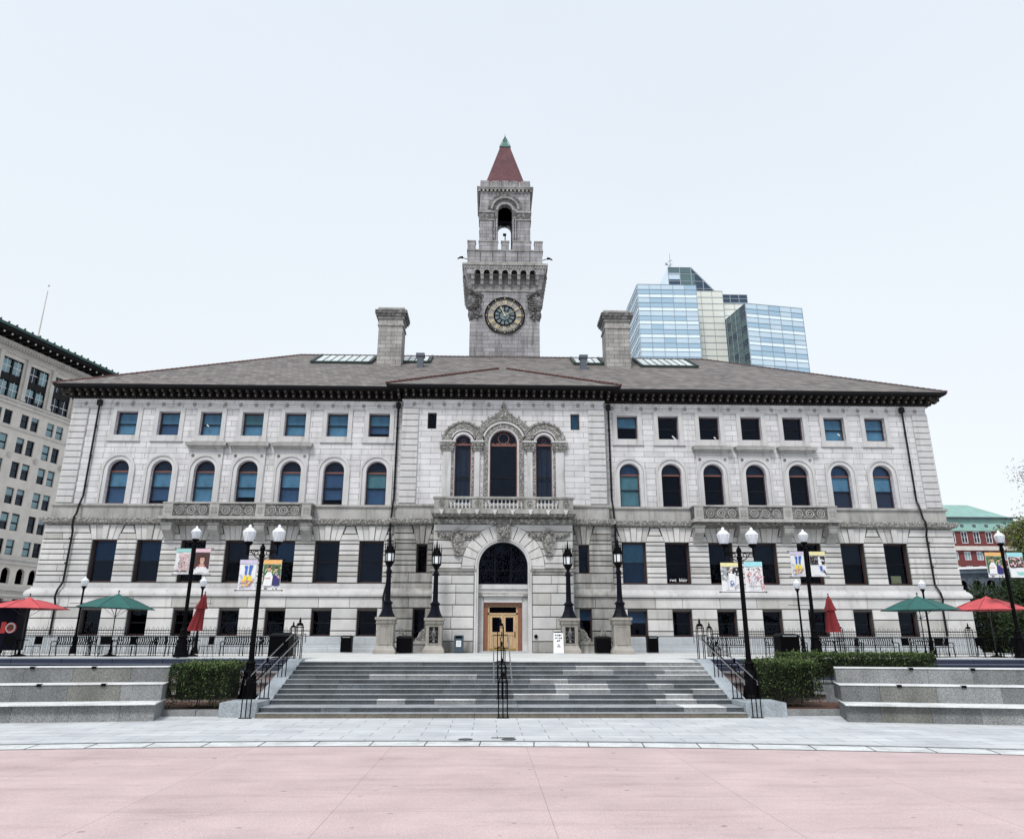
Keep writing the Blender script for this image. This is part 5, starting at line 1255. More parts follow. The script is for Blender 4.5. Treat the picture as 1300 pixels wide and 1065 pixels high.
mb.build('wall', ['brick', 'dark'], BB)
mb = MB()
A = [(x0, 200, 29.4), (x1, 200, 29.4), (x1 - .8, 201.0, 32.9), (x0, 201.0, 32.9)]; mb.poly(A, 0); mb.poly([(x0, 201.0, 32.9), (x1 - .8, 201.0, 32.9), (x1 - 5.5, 212, 38.2), (x0, 212, 38.2)], 0); mb.poly([(x1, 200, 29.4), (x1, 225, 29.4), (x1 - .8, 224, 32.9), (x1 - .8, 201, 32.9)], 0); mb.poly([(x1 - .8, 201, 32.9), (x1 - .8, 224, 32.9), (x1 - 5.5, 212, 38.2)], 0)
mb.box(x0, x1 + .3, 199.6, 201, 32.75, 33.0, 1); mb.box(x0, x1 + .3, 199.5, 200.2, 29.3, 29.75, 0)
for b in bx: mb.box(b - .4, b + .4, 200.2, 200.8, 30.4, 31.1, 1)
rf = mb.build('roof', ['greenroof', 'lead'], BB)
mb = MB(); mb.box(x0, x1 + .4, 199.2, 200, 24.3, 25.0); mb.box(x0, x1 + .2, 199.5, 200, 25.0, 25.4); mb.build('cornice', 'creamtrim', BB)
proto = None
for b in bx[4:]:
    for z0, h_ in ((26.2, 3.0), (21.9, 2.1), (18.2, 2.2)):
        mb = MB(); frame_bars(mb, b - .85, b + .85, z0, z0 + h_, 200.1, .14, True, 0); mb.box(b - .05, b + .05, 200.1, 200.2, z0, z0 + h_, 0)
        w_ = mb.build('window', ['white', 'white'], BB, (b, 200, z0)); g = MB(); g.box(b - .8, b + .8, 200.22, 200.3, z0, z0 + h_); g.build('pane', 'darkpane' if z0 > 26 else 'winreflect', w_, (b, 200, z0))
# --- low mansarded building
MAT['slate'] = M_plain('blue_slate', (.07, .095, .13), .7, var=.3, sc=1)
t = thing('mansard_building', 'low dark building with arched windows and a white eave before the brick building', 'building', (60, 100, 0))
mb = MB(); mb.xf = Matrix.Translation((56, 100, 0)) @ Matrix.Rotation(R(-22), 4, 'Z')
cs = [2 + 1.55 * i for i in range(9)]
mb.panel(rect(0, 15, 0, 10.2), [archp(c, .45, 8.0, 8.9, 8) for c in cs] + [rect(c - .5, c + .5, 4.6, 6.6) for c in cs], 0, .4, 0); mb.box(0, 15, .45, 10, 0, 10.1, 1); mb.build('wall', ['slate', 'dark'], t)
mb = MB(); mb.xf = Matrix.Translation((56, 100, 0)) @ Matrix.Rotation(R(-22), 4, 'Z'); mb.box(-.4, 15.4, -.7, .5, 10.7, 10.95); mb.box(-.3, 15.3, -.5, .5, 10.2, 10.7, 1); mb.build('eave', ['white', 'slate'], t)
mb = MB(); mb.xf = Matrix.Translation((56, 100, 0)) @ Matrix.Rotation(R(-22), 4, 'Z')
for c in cs: mb.arch_band(c, 8.9, .46, .66, -.12, .05, 7.9, 10)
mb.build('window_trim', 'lead', t)
# ================================================================== STREET FURNITURE
MAT['globe'] = M_plain('milky_lamp_glass', (.70, .73, .78), .4)
MAT['lanternglass'] = M_plain('frosted_lantern_glass', (.75, .78, .82), .3)
def globe(parent, x, y, z, s=1.0):
    og = ORG[parent.name]
    mb = MB(); mb.lathe([(.05 * s, z), (.11 * s, z + .02 * s), (.15 * s, z + .10 * s), (.16 * s, z + .13 * s)], x, y, 12); fit = mb.build('lamp_fitter', 'iron', parent, og, True)
    mb = MB(); mb.lathe([(.13 * s, z + .125 * s), (.15 * s, z + .15 * s), (.225 * s, z + .45 * s), (.24 * s, z + .47 * s), (.22 * s, z + .49 * s), (.12 * s, z + .60 * s), (.055 * s, z + .63 * s), (.06 * s, z + .66 * s), (.045 * s, z + .70 * s), (.01, z + .73 * s)], x, y, 16)
    for k in range(8):
        a = 2 * PI * k / 8; mb.tube([(x + .15 * s * math.cos(a), y + .15 * s * math.sin(a), z + .15 * s), (x + .232 * s * math.cos(a), y + .232 * s * math.sin(a), z + .46 * s)], .008 * s, 4)
    mb.build('globe', 'globe', parent, og, True)
def pole_mb(top, r=.075, base=1.15):
    mb = MB()
    mb.frust(0, 0, 0, .12, .34, .34, 0, 8); mb.frust(0, 0, .12, .20, .31, .27, 0, 8); mb.lathe([(.27, .20), (.24, .42), (.20, .62), (.175, .78), (.20, .82), (.20, .88), (.15, .94), (.135, 1.10), (.16, 1.14), (.14, 1.18), (.105, 1.22)], 0, 0, 16)
    for k in range(8):
        a = 2 * PI * k / 8; mb.tube([(.255 * math.cos(a), .255 * math.sin(a), .22), (.19 * math.cos(a), .19 * math.sin(a), .76)], .022, 4)
    mb.lathe([(r * 1.3, 1.20), (r * 1.15, 1.5), (r, top - .25), (r * 1.35, top - .22), (r * 1.35, top - .16), (r, top - .12), (r * .9, top)], 0, 0, 12)
    return mb
def lamp_single(loc, label, h=5.05):
    t = thing('street_lamp', label, 'street lamp', loc, 'black street lamps with milky globes'); og = Vector(loc)
    ORG[t.name] = Vector((0, 0, 0))
    mb = pole_mb(h); mb.build('lamp_pole', 'iron', t, (0, 0, 0), False); globe(t, 0, 0, h - .03)
    ORG[t.name] = og; return t
def lamp_double(loc, label, h=4.75):
    t = thing('street_lamp', label, 'street lamp', loc, 'black street lamps with milky globes'); ORG[t.name] = Vector((0, 0, 0))
    mb = pole_mb(h); mb.lathe([(.06, h), (.10, h + .06), (.08, h + .12), (.03, h + .2), (.01, h + .24)], 0, 0, 10); mb.build('lamp_pole', 'iron', t, (0, 0, 0))
    mb = MB(); mb.tube([(-.5, 0, h + .0), (.5, 0, h + .0)], .028, 6)
    for s_ in (-1, 1):
        mb.tube([(s_ * .08, 0, h - .28), (s_ * .22, 0, h - .22), (s_ * .36, 0, h - .06), (s_ * .5, 0, h - .06)], .018, 5); mb.ring(s_ * .2, 0, h - .09, .065, .014, 10, 4); mb.ring(s_ * .34, 0, h - .045, .035, .012, 8, 4); mb.tube([(s_ * .5, 0, h - .16), (s_ * .5, 0, h + .22)], .035, 6)
    mb.build('cross_arm', 'iron', t, (0, 0, 0))
    for s_ in (-1, 1): globe(t, s_ * .5, 0, h + .16, .98)
    ORG[t.name] = Vector(loc); return t
BX = -8.58; CXX = 7.80
LA = lamp_single((-14.45, 36.3, PL), 'single globe street lamp behind the left hedge, carrying the smiling woman banner')
LD = dup(LA, (14.0, 36.3, PL), 'single globe street lamp behind the right hedge, nearest the right closed red umbrella')
LE = dup(LA, (23.45, 36.3, PL), 'single globe street lamp at the far right edge in front of the open red umbrella')
LB_ = lamp_double((BX, 26.8, .30), 'twin globe street lamp at the left foot of the steps')
LC = dup(LB_, (CXX, 26.8, .30), 'twin globe street lamp at the right foot of the steps')
# slim lamps close to the facade
t = thing('slim_street_lamp', 'slim single globe lamp by the left corner of the city hall', 'street lamp', (-23.05, 44, PL), 'slim lamps close to the facade'); ORG[t.name] = Vector((0, 0, 0))
mb = MB(); mb.lathe([(.16, 0), (.16, .1), (.10, .4), (.085, .9), (.06, 1.0), (.05, 3.3), (.07, 3.32), (.07, 3.38), (.045, 3.42)], 0, 0, 10); mb.build('lamp_pole', 'iron', t, (0, 0, 0))
mb = MB(); mb.tube([(-.62, 0, 2.6), (.62, 0, 2.6)], .014, 5); mb.build('banner_rod', 'iron', t, (0, 0, 0))
globe(t, 0, 0, 3.38, .88); ORG[t.name] = Vector((-23.05, 44, PL))
for x, lab in ((-16.6, 'slim single globe lamp just right of the left closed red umbrella'), (16.45, 'slim single globe lamp left of the right closed red umbrella'), (23.6, 'slim single globe lamp behind the right green umbrella')):
    dup(t, (x, 44, PL), lab)

# ---- banners: flat printed cloth hung from rods, built as thin sheets with raised colour patches
for n_, c in (('b_white', (.70, .71, .73)), ('b_teal', (.28, .55, .52)), ('b_pink', (.68, .48, .55)), ('b_brown', (.06, .025, .025)), ('b_skin', (.52, .30, .22)), ('b_hair', (.035, .012, .01)), ('b_lilac', (.52, .48, .62)),
              ('b_blue', (.03, .12, .45)), ('b_yellow', (.75, .58, .05)), ('b_orange', (.72, .40, .14)), ('b_green', (.06, .14, .05)), ('b_navy', (.03, .02, .15)), ('b_lemon', (.70, .66, .35)), ('b_cyan', (.30, .62, .66)), ('b_rose', (.50, .16, .20)), ('b_grey', (.30, .32, .33)), ('b_black', (.015, .015, .02)), ('b_palepink', (.66, .52, .52)), ('b_leafg', (.10, .20, .06))):
    MAT[n_] = M_plain('banner_' + n_[2:], c, .7, var=.12, sc=9)
BM_ = ['b_white', 'b_teal', 'b_pink', 'b_brown', 'b_skin', 'b_hair', 'b_lilac', 'b_blue', 'b_yellow', 'b_orange', 'b_green', 'b_navy', 'b_lemon', 'b_cyan', 'b_rose', 'b_grey', 'b_black', 'b_palepink', 'b_leafg']
ix = {n_: i for i, n_ in enumerate(BM_)}
def banner(x0, x1, z0, z1, y, kind, label, pole_x):
    """banner sheet; one object with rods; picture patches in u,v 0..1"""
    W, H = x1 - x0, z1 - z0; og = ((x0 + x1) / 2, y, z0)
    t = thing('banner', label, 'banner', og, 'printed banners hung from the street lamps')
    mb = MB(); nsg = 6
    for i in range(nsg):
        a, b = x0 + W * i / nsg, x0 + W * (i + 1) / nsg; ya = y + .012 * math.sin(i * 1.1); yb_ = y + .012 * math.sin((i + 1) * 1.1)
        mb.poly([(a, ya, z0), (b, yb_, z0), (b, yb_, z1), (a, ya, z1)]); mb.poly([(a, ya + .006, z0), (b, yb_ + .006, z0), (b, yb_ + .006, z1), (a, ya + .006, z1)])
    mb.build('cloth', 'b_white', t)
    mb = MB(); L_ = [0]
    def yy(): L_[0] += 1; return y - .018 - .0006 * L_[0]
    def P(pts, m): d = yy(); mb.poly([(x0 + W * u, d, z0 + H * v) for u, v in pts], ix['b_' + m])
    def B(u0, u1, v0, v1, m): P([(u0, v0), (u1, v0), (u1, v1), (u0, v1)], m)
    def El(u, v, a, b, m, n=12): P([(u + a * math.cos(2 * PI * i / n), v + b * math.sin(2 * PI * i / n)) for i in range(n)], m)
    rg = random.Random(hash(kind) % 7 + len(kind))
    def blobs(n, ms, u0, u1, v0, v1, s0, s1):
        for _ in range(n): u, v = rg.uniform(u0, u1), rg.uniform(v0, v1); s_ = rg.uniform(s0, s1); El(u, v, s_ / W * .6, s_ / H * .6, rg.choice(ms), 6)
    if kind == 'maze':
        B(0, 1, .86, 1, 'teal'); B(.22, .97, .10, .82, 'palepink'); blobs(150, ['grey', 'rose', 'white', 'palepink', 'brown'], .25, .95, .12, .80, .015, .04); B(.05, .4, .10, .14, 'black'); B(.5, .9, .10, .14, 'black'); blobs(12, ['white'], .05, .35, .2, .8, .05, .1)
    elif kind == 'woman':
        B(0, 1, .86, 1, 'pink'); B(.0, .97, .22, .85, 'brown'); El(.5, .56, .24, .22, 'hair'); P([(.05, .04), (.14, .26), (.36, .36), (.64, .36), (.84, .24), (.96, .04)], 'white'); P([(.38, .30), (.62, .30), (.60, .46), (.40, .46)], 'skin'); El(.5, .55, .155, .155, 'skin', 16)
        El(.5, .695, .17, .05, 'hair'); El(.44, .58, .02, .009, 'brown', 8); El(.56, .58, .02, .009, 'brown', 8); P([(.42, .49), (.5, .46), (.58, .49)], 'white'); B(.3, .7, .06, .08, 'grey'); P([(.3, .25), (.4, .34), (.36, .42), (.26, .3)], 'rose'); P([(.7, .25), (.6, .34), (.64, .42), (.74, .3)], 'rose')
    elif kind == 'boots':
        B(0, 1, .87, 1, 'lilac'); B(.05, .95, .12, .84, 'white'); blobs(50, ['grey', 'white', 'lilac'], .05, .95, .12, .5, .02, .06)
        P([(.30, .80), (.50, .80), (.46, .66), (.46, .50), (.34, .50), (.36, .66)], 'blue'); P([(.58, .82), (.80, .82), (.72, .66), (.68, .50), (.56, .50), (.58, .66)], 'blue'); P([(.30, .47), (.46, .47), (.50, .30), (.24, .30)], 'yellow'); P([(.58, .47), (.72, .47), (.78, .30), (.52, .30)], 'yellow')
        blobs(26, ['orange', 'yellow', 'rose'], .22, .82, .13, .32, .03, .06); B(.1, .3, .03, .07, 'grey'); B(.4, .9, .03, .07, 'lilac')
    elif kind == 'couple':
        B(0, 1, .86, 1, 'orange'); B(.02, .98, .16, .84, 'green'); blobs(40, ['leafg', 'green', 'grey', 'lemon'], .03, .97, .4, .83, .02, .06)
        P([(.06, .14), (.12, .44), (.26, .60), (.46, .60), (.58, .44), (.54, .14)], 'white'); El(.34, .70, .10, .085, 'skin', 12); El(.34, .765, .10, .045, 'brown', 10); P([(.10, .40), (.16, .36), (.44, .36), (.44, .41)], 'skin')
        P([(.60, .14), (.60, .44), (.68, .56), (.84, .56), (.94, .40), (.92, .14)], 'navy'); P([(.66, .50), (.72, .58), (.86, .58), (.80, .46)], 'grey'); El(.74, .68, .085, .08, 'skin', 12); El(.74, .735, .09, .04, 'hair', 10); P([(.80, .44), (.95, .36), (.97, .42), (.88, .50)], 'skin'); B(.15, .32, .02, .06, 'black'); B(.62, .68, .02, .06, 'black'); B(.78, .88, .02, .06, 'black')
    elif kind == 'player':
        B(0, 1, .87, 1, 'lemon'); B(.0, .34, .42, .84, 'grey'); B(.34, 1, .56, .84, 'black'); blobs(24, ['grey', 'black', 'white'], .35, .98, .6, .82, .02, .05); blobs(30, ['grey', 'white'], .0, .34, .42, .84, .02, .05)
        P([(.50, .82), (.62, .86), (.60, .60), (.52, .60)], 'white'); El(.56, .74, .07, .05, 'skin', 8); P([(.38, .64), (.80, .60), (.74, .30), (.44, .24)], 'white'); El(.56, .30, .10, .09, 'blue', 12); El(.57, .31, .05, .045, 'white', 10); P([(.3, .14), (.36, .14), (.34, .30), (.29, .30)], 'lilac'); P([(.7, .1), (.95, .22), (.93, .26), (.68, .16)], 'grey'); B(.2, .8, .03, .05, 'grey')
    elif kind == 'dancer':
        B(0, 1, .85, 1, 'lemon'); B(.0, .96, .48, .82, 'black'); blobs(36, ['grey', 'black', 'skin'], .03, .93, .5, .80, .025, .06); P([(.5, .78), (.62, .80), (.72, .5), (.78, .2), (.62, .22), (.5, .5)], 'white'); P([(.56, .42), (.72, .42), (.74, .22), (.60, .22)], 'blue'); El(.56, .84, .05, .04, 'skin', 8); P([(.75, .22), (.98, .05), (.96, .12), (.8, .3)], 'black'); P([(.55, .65), (.9, .60), (.9, .64), (.6, .70)], 'white'); B(.1, .6, .03, .05, 'grey')
    elif kind == 'blossom':
        B(0, 1, .84, 1, 'cyan'); blobs(16, ['black', 'grey'], .1, .95, .68, .80, .02, .05); blobs(60, ['rose', 'palepink', 'white'], .15, .85, .35, .80, .02, .07); blobs(40, ['palepink', 'white', 'lilac'], .1, .9, .12, .5, .02, .05); blobs(20, ['rose'], .80, .98, .05, .5, .02, .05); B(.1, .7, .16, .19, 'grey')
    elif kind == 'flowers':
        B(0, 1, .84, 1, 'cyan'); B(.05, .95, .40, .80, 'brown'); blobs(60, ['rose', 'pink', 'green', 'palepink'], .08, .93, .45, .80, .03, .08); P([(0, .42), (.0, 0), (1, 0), (1, .2), (.5, .22)], 'white'); P([(.35, .22), (.9, .22), (.95, .08), (.5, .08)], 'teal')
    mb.build('print', BM_, t)
    mb = MB(); o_ = min(x0, pole_x) if x0 < pole_x else pole_x; far = x0 - .08 if x0 < pole_x else x1 + .08
    for z in (z0 - .01, z1 + .01): mb.tube([(pole_x, y + .02, z), (far, y + .02, z)], .014, 6); mb.ball((far, y + .02, z), .028, 0, 6)
    mb.build('banner_rod', 'iron', t)
banner(-15.22, -14.56, 6.12 - 1.15, 6.12, 36.25, 'maze', 'teal headed crowd picture banner left of the single lamp behind the left hedge', -14.45)
banner(-14.34, -13.66, 4.97, 6.12, 36.25, 'woman', 'pink headed banner picturing a smiling woman in a white top', -14.45)
banner(-9.27, -8.69, 3.74, 4.73, 26.75, 'boots', 'banner of blue and yellow boots on the left twin lamp', BX)
banner(-8.47, -7.87, 3.74, 4.73, 26.75, 'couple', 'orange headed banner of two people on the left twin lamp', BX)
banner(7.10, 7.70, 3.74, 4.70, 26.75, 'player', 'yellow headed banner of a player in white on the right twin lamp', CXX)
banner(7.92, 8.54, 3.74, 4.74, 26.75, 'blossom', 'cyan headed pink blossom banner on the right twin lamp', CXX)
banner(13.24, 13.89, 4.98, 6.12, 36.25, 'boots', 'banner of blue and yellow boots on the single lamp behind the right hedge', 14.0)
banner(14.16, 14.90, 4.98, 6.12, 36.25, 'dancer', 'yellow headed banner of a dancer before a dark crowd, right terrace lamp', 14.0)
banner(22.55, 23.32, 4.97, 6.12, 36.25, 'couple', 'orange headed banner of two people on the far right lamp', 23.45)
banner(23.60, 24.35, 4.97, 6.12, 36.25, 'flowers', 'blue headed banner of pink flowers at the right edge of the view', 23.45)

# ---- ornate lantern standards on stone pedestals
MAT['pedestal'] = M_stone('pedestal_stone', (.36, .34, .31), .2, .4, .5)
def candelabrum(loc, label, niche, s=1.0, ph=1.95):
    t = thing('lantern_standard', label, 'lamp standard', loc, 'ornate iron lantern standards on stone pedestals'); ORG[t.name] = Vector((0, 0, 0)); o = (0, 0, 0)
    mb = MB(); mb.cbox(0, 0, 1.22, 1.22, 0, .18); mb.frust(0, 0, .18, .42, .60, .47); mb.cbox(0, 0, .92, .92, .42, ph - .42); mb.frust(0, 0, ph - .42, ph - .30, .46, .56); mb.cbox(0, 0, 1.02, 1.02, ph - .30, ph - .14); mb.cbox(0, 0, 1.16, 1.16, ph - .14, ph)
    ped = mb.build('pedestal', 'pedestal', t, o)
    mb = MB(); w0, z0, z1 = .27, .55, ph - .5
    mb.box(-w0, w0, -.475, -.462, z0, z1, 1 if niche else 0)
    for q in (rect(-w0 - .06, -w0, z0 - .06, z1 + .06), rect(w0, w0 + .06, z0 - .06, z1 + .06), rect(-w0 + .001, w0 - .001, z0 - .06, z0), rect(-w0 + .001, w0 - .001, z1, z1 + .06)): mb.block(q, -.50, -.46, .01, 0)
    if niche:
        mb.lathe([(.05, z0 + .05), (.10, z0 + .08), (.05, z0 + .16), (.13, z0 + .4), (.16, z0 + .55), (.10, z0 + .68), (.05, z0 + .74), (.08, z0 + .8), (.02, z0 + .88)], 0, -.44, 10, 2)
        for a in (-1, 1):
            for z in (.2, .42, .62): mb.tube([(a * .08, -.46, z0 + z), (a * .18, -.47, z0 + z + .05), (a * .22, -.47, z0 + z - .05)], .025, 4, 2)
    mb.build('carved_panel', ['pedestal', 'blackwood', 'carveddark'], ped, o)
    z = ph; mb = MB()
    mb.frust(0, 0, z, z + .06, .50, .47, 0, 8); mb.lathe([(.46, z + .06), (.36, z + .22), (.27, z + .48), (.24, z + .70), (.30, z + .74), (.30, z + .82), (.22, z + .86), (.17, z + .94)], 0, 0, 8)
    mb.lathe([(.16, z + .94), (.135, z + 1.2), (.115, z + 2.2), (.12, z + 2.45), (.17, z + 2.5), (.17, z + 2.58), (.10, z + 2.62), (.09, z + 2.76), (.14, z + 2.80)], 0, 0, 12)
    for k in range(8): a = 2 * PI * k / 8; mb.tube([(.14 * math.cos(a), .14 * math.sin(a), z + 1.0), (.115 * math.cos(a), .115 * math.sin(a), z + 2.4)], .016, 4)
    for a in (0, PI / 2): c, s_ = math.cos(a), math.sin(a); mb.tube([(-.24 * c, -.24 * s_, z + 2.5), (-.18 * c, -.18 * s_, z + 2.42), (.18 * c, .18 * s_, z + 2.42), (.24 * c, .24 * s_, z + 2.5)], .025, 5)
    mb.build('iron_shaft', 'ironblue', t, o)
    mb = MB(); zb = z + 2.80
    mb.lathe([(.12, zb), (.24, zb + .18), (.29, zb + .24), (.29, zb + .29), (.25, zb + .30)], 0, 0, 6)
    for k in range(6):
        a = PI / 3 * k; c, s_ = math.cos(a), math.sin(a); mb.tube([(.25 * c, .25 * s_, zb + .28), (.27 * c, .27 * s_, zb + .78)], .03, 4); mb.tube([(.27 * c, .27 * s_, zb + .9), (.29 * c, .29 * s_, zb + 1.15), (.27 * c, .27 * s_, zb + 1.48)], .028, 4, 0, .008); mb.ball((.28 * c, .28 * s_, zb + 1.1), .05, 0, 5)
    mb.lathe([(.26, zb + .74), (.31, zb + .80), (.31, zb + .88), (.24, zb + .94), (.20, zb + 1.1), (.08, zb + 1.2), (.04, zb + 1.5), (.008, zb + 1.72)], 0, 0, 6)
    ln = mb.build('lantern', 'iron', t, o)
    mb = MB(); mb.lathe([(.205, zb + .30), (.225, zb + .74)], 0, 0, 6); mb.build('lantern_glass', 'lanternglass', ln, o)
    ORG[t.name] = Vector(loc); return t
CO = candelabrum((-6.62, 45.4, PL), 'outer left lantern standard on a plain stone pedestal', False)
dup(CO, (6.64, 45.4, PL), 'outer right lantern standard on a plain stone pedestal')
CI = candelabrum((-4.02, 47.0, PL), 'inner left lantern standard with an urn carved in its pedestal', True)
dup(CI, (3.86, 47.0, PL), 'inner right lantern standard with an urn carved in its pedestal')
for sg, nm in ((-1, 'left'), (1, 'right')):
    mb = MB(); x0, x1 = sorted((sg * 4.55, sg * 6.1)); y = 47.3
    mb.box(x0, x1, y, y + .5, PL, PL + .5, 0); mb.box(x0 - .05, x1 + .05, y - .06, y + .56, PL + .5, PL + .66, 0)
    for e, d in ((x0, 1), (x1, -1)):
        pr = [(0, .66), (.62, .66), (.60, .80), (.46, .92), (.40, 1.12), (.22, 1.32), (0, 1.40)]
        A = [mb.v(e + d * u, y + .05, PL + v) for u, v in pr]; B = [mb.v(e + d * u, y + .45, PL + v) for u, v in pr]; mb.f(A, 1); mb.f(B[::-1], 1)
        for i in range(len(pr)): j = (i + 1) % len(pr); mb.f([A[i], B[i], B[j], A[j]], 1)
    mb.build('stone_bench', ['soiled', 'carvedfine'])
    o = bpy.data.objects[mb_name] if False else [q for q in bpy.data.objects if q.name.startswith('stone_bench')][-1]
    tag(o, 'low carved stone seat with scrolled ends between the %s lantern standards' % nm, 'stone seat', 'carved stone seats between the lantern standards')

# ---- litter bins, donation box, folding sign
def bin_(loc, w_, h, label, slot=False):
    t = thing('litter_bin', label, 'litter bin', loc, 'black litter bins'); o = Vector(loc); x, y, z = loc; mb = MB()
    mb.box(x - w_ / 2, x + w_ / 2, y - w_ / 2, y + w_ / 2, z + .04, z + h * .86); 
    for i in range(9): a = x - w_ / 2 + w_ * (i + .5) / 9; mb.box(a - .012, a + .012, y - w_ / 2 - .015, y - w_ / 2, z + .08, z + h * .82)
    mb.build('bin_body', 'iron', t); mb = MB(); mb.box(x - w_ * .54, x + w_ * .54, y - w_ * .54, y + w_ * .54, z + h * .861, z + h * .93); mb.frust(x, y, z + h * .931, z + h, w_ * .5, w_ * .36); mb.build('bin_lid', 'blackwood', t)
    if slot: mb = MB(); mb.box(x - w_ * .36, x + w_ * .36, y - w_ * .56, y - w_ * .545, z + h * .875, z + h * .915); mb.build('bin_notice', 'b_grey', t)
bin_((-5.60, 46.0, PL), .86, .95, 'square black litter bin between the two left lantern standards'); bin_((5.66, 46.0, PL), .86, .95, 'square black litter bin between the two right lantern standards')
bin_((-9.26, 48.2, PL), .62, .98, 'slim black litter bin against the wall left of the lantern standards', True); bin_((8.95, 48.2, PL), .62, .98, 'slim black litter bin against the wall right of the lantern standards', True)
bin_((-9.98, 35.9, PL), .86, 1.02, 'large black litter bin at the top left of the steps'); bin_((12.55, 36.0, PL), .86, 1.05, 'large black litter bin behind the right hedge', True)
t = thing('drop_box', 'blue grey metal drop box with a white notice left of the portal', 'drop box', (-2.60, 47.5, PL)); x, y = -2.60, 47.5
MAT['bluegrey'] = M_plain('blue_grey_metal', (.035, .06, .085), .5, var=.2)
mb = MB(); mb.box(x - .24, x + .24, y - .2, y + .2, PL, PL + .06, 0, .02); mb.box(x - .27, x + .27, y - .24, y + .22, PL + .06, PL + .78, 0); mb.box(x - .30, x + .30, y - .26, y + .24, PL + .78, PL + 1.0, 0, .03); mb.build('box_body', 'bluegrey', t)
mb = MB(); mb.box(x - .2, x + .2, y - .27, y - .262, PL + .83, PL + .95); mb.build('slot', 'dark', t); mb = MB(); mb.box(x - .14, x + .14, y - .25, y - .242, PL + .36, PL + .70, 0)
for i, (a, b) in enumerate(((.08, .62), (.11, .57), (.09, .50), (.10, .45))): mb.box(x - a, x + a, y - .253, y - .25, PL + b, PL + b + .025, 1)
mb.build('notice', ['white', 'b_grey'], t)
t = thing('folding_sign', 'white folding sign board with dark lettering right of the portal', 'sign', (3.18, 46.6, PL)); x, y = 3.18, 46.6
mb = MB()
for sy in (-1, 1):
    A = [(x - .27, y + sy * .3, PL + .02), (x + .27, y + sy * .3, PL + .02), (x + .27, y + sy * .04, PL + 1.16), (x - .27, y + sy * .04, PL + 1.16)]; mb.poly(A, 0); mb.poly([(p[0], p[1] - sy * .03, p[2]) for p in A], 0)
    for e in (-.27, .27): mb.tube([(x + e, y + sy * .3, PL), (x + e, y + sy * .04, PL + 1.18)], .018, 4, 0)
    mb.tube([(x - .27, y + sy * .04, PL + 1.17), (x + .27, y + sy * .04, PL + 1.17)], .03, 4, 1)
mb.build('board', ['white', 'iron'], t)
tl = math.atan2(1.14, .26)
rg = random.Random(12)
for i, n_ in enumerate((4, 4, 2)):          # rows of dark marks: the sign's lettering is not legible in the photograph
    h_ = .66 + .15 * (2 - i); mb = MB()
    for j in range(n_):
        a_ = x + (j - (n_ - 1) / 2) * .11; yf = y - .322 + .26 * h_ / 1.14
        mb.box(a_ - .04, a_ - .018, yf, yf + .01, PL + h_, PL + h_ + .085); mb.box(a_ - .017, a_ + .035, yf + .001, yf + .011, PL + h_ + rg.choice([0, .035, .066]), PL + h_ + rg.choice([.055, .085])) 
        if rg.random() < .6: mb.box(a_ + .018, a_ + .038, yf - .001, yf + .009, PL + h_ + .002, PL + h_ + .083)
    mb.build('lettering', 'blackwood', t)
mb = MB(); f_ = .40; mb.poly([(x - .12, y - .32 + .26 * .30, PL + .36), (x + .12, y - .32 + .26 * .30, PL + .36), (x, y - .32 + .26 * .48, PL + .56)]); mb.build('arrow_mark', 'b_grey', t)

# ---- handrails
def post(mb, x, y, z, h, w_=.13, finial=True):
    for dx in (-w_, 0, w_):
        mb.bar((x + dx, y, z), (x + dx, y, z + h), .017)
    mb.box(x - w_ - .05, x + w_ + .05, y - .05, y + .05, z, z + .02); mb.tube([(x - w_, y, z + h), (x - w_ * .7, y, z + h + .08), (x, y, z + h + .12), (x + w_ * .7, y, z + h + .08), (x + w_, y, z + h)], .017, 5)
    mb.box(x - w_ - .02, x + w_ + .02, y - .015, y + .015, z + h - .03, z + h)
    if finial: mb.ball((x, y, z + h + .2), .045, 0, 6, 1.8)
def cage_post(mb, x, y, z, h=1.42, w_=.12):
    for dx in (-w_, w_):
        for dy in (-w_, w_): mb.bar((x + dx, y + dy, z), (x + dx, y + dy, z + h)); 
    mb.bars = None
def cage(mb, x, y, z, h=1.36, w_=.11):
    for dx in (-w_, w_):
        for dy in (-w_, w_):
            mb.tube([(x + dx, y + dy, z), (x + dx, y + dy, z + h - .1), (x + dx * .7, y + dy * .7, z + h + .02), (x, y, z + h + .07)], .017, 4)
    mb.box(x - w_ - .03, x + w_ + .03, y - w_ - .03, y + w_ + .03, z, z + .025); mb.box(x - w_ - .015, x + w_ + .015, y - w_ - .015, y + w_ + .015, z + h - .12, z + h - .09)
    mb.lathe([(.10, z + h - .05), (.09, z + h + .03), (.03, z + h + .08)], x, y, 8); mb.lathe([(.025, z + h + .06), (.05, z + h + .12), (.03, z + h + .18), (.005, z + h + .26)], x, y, 6)
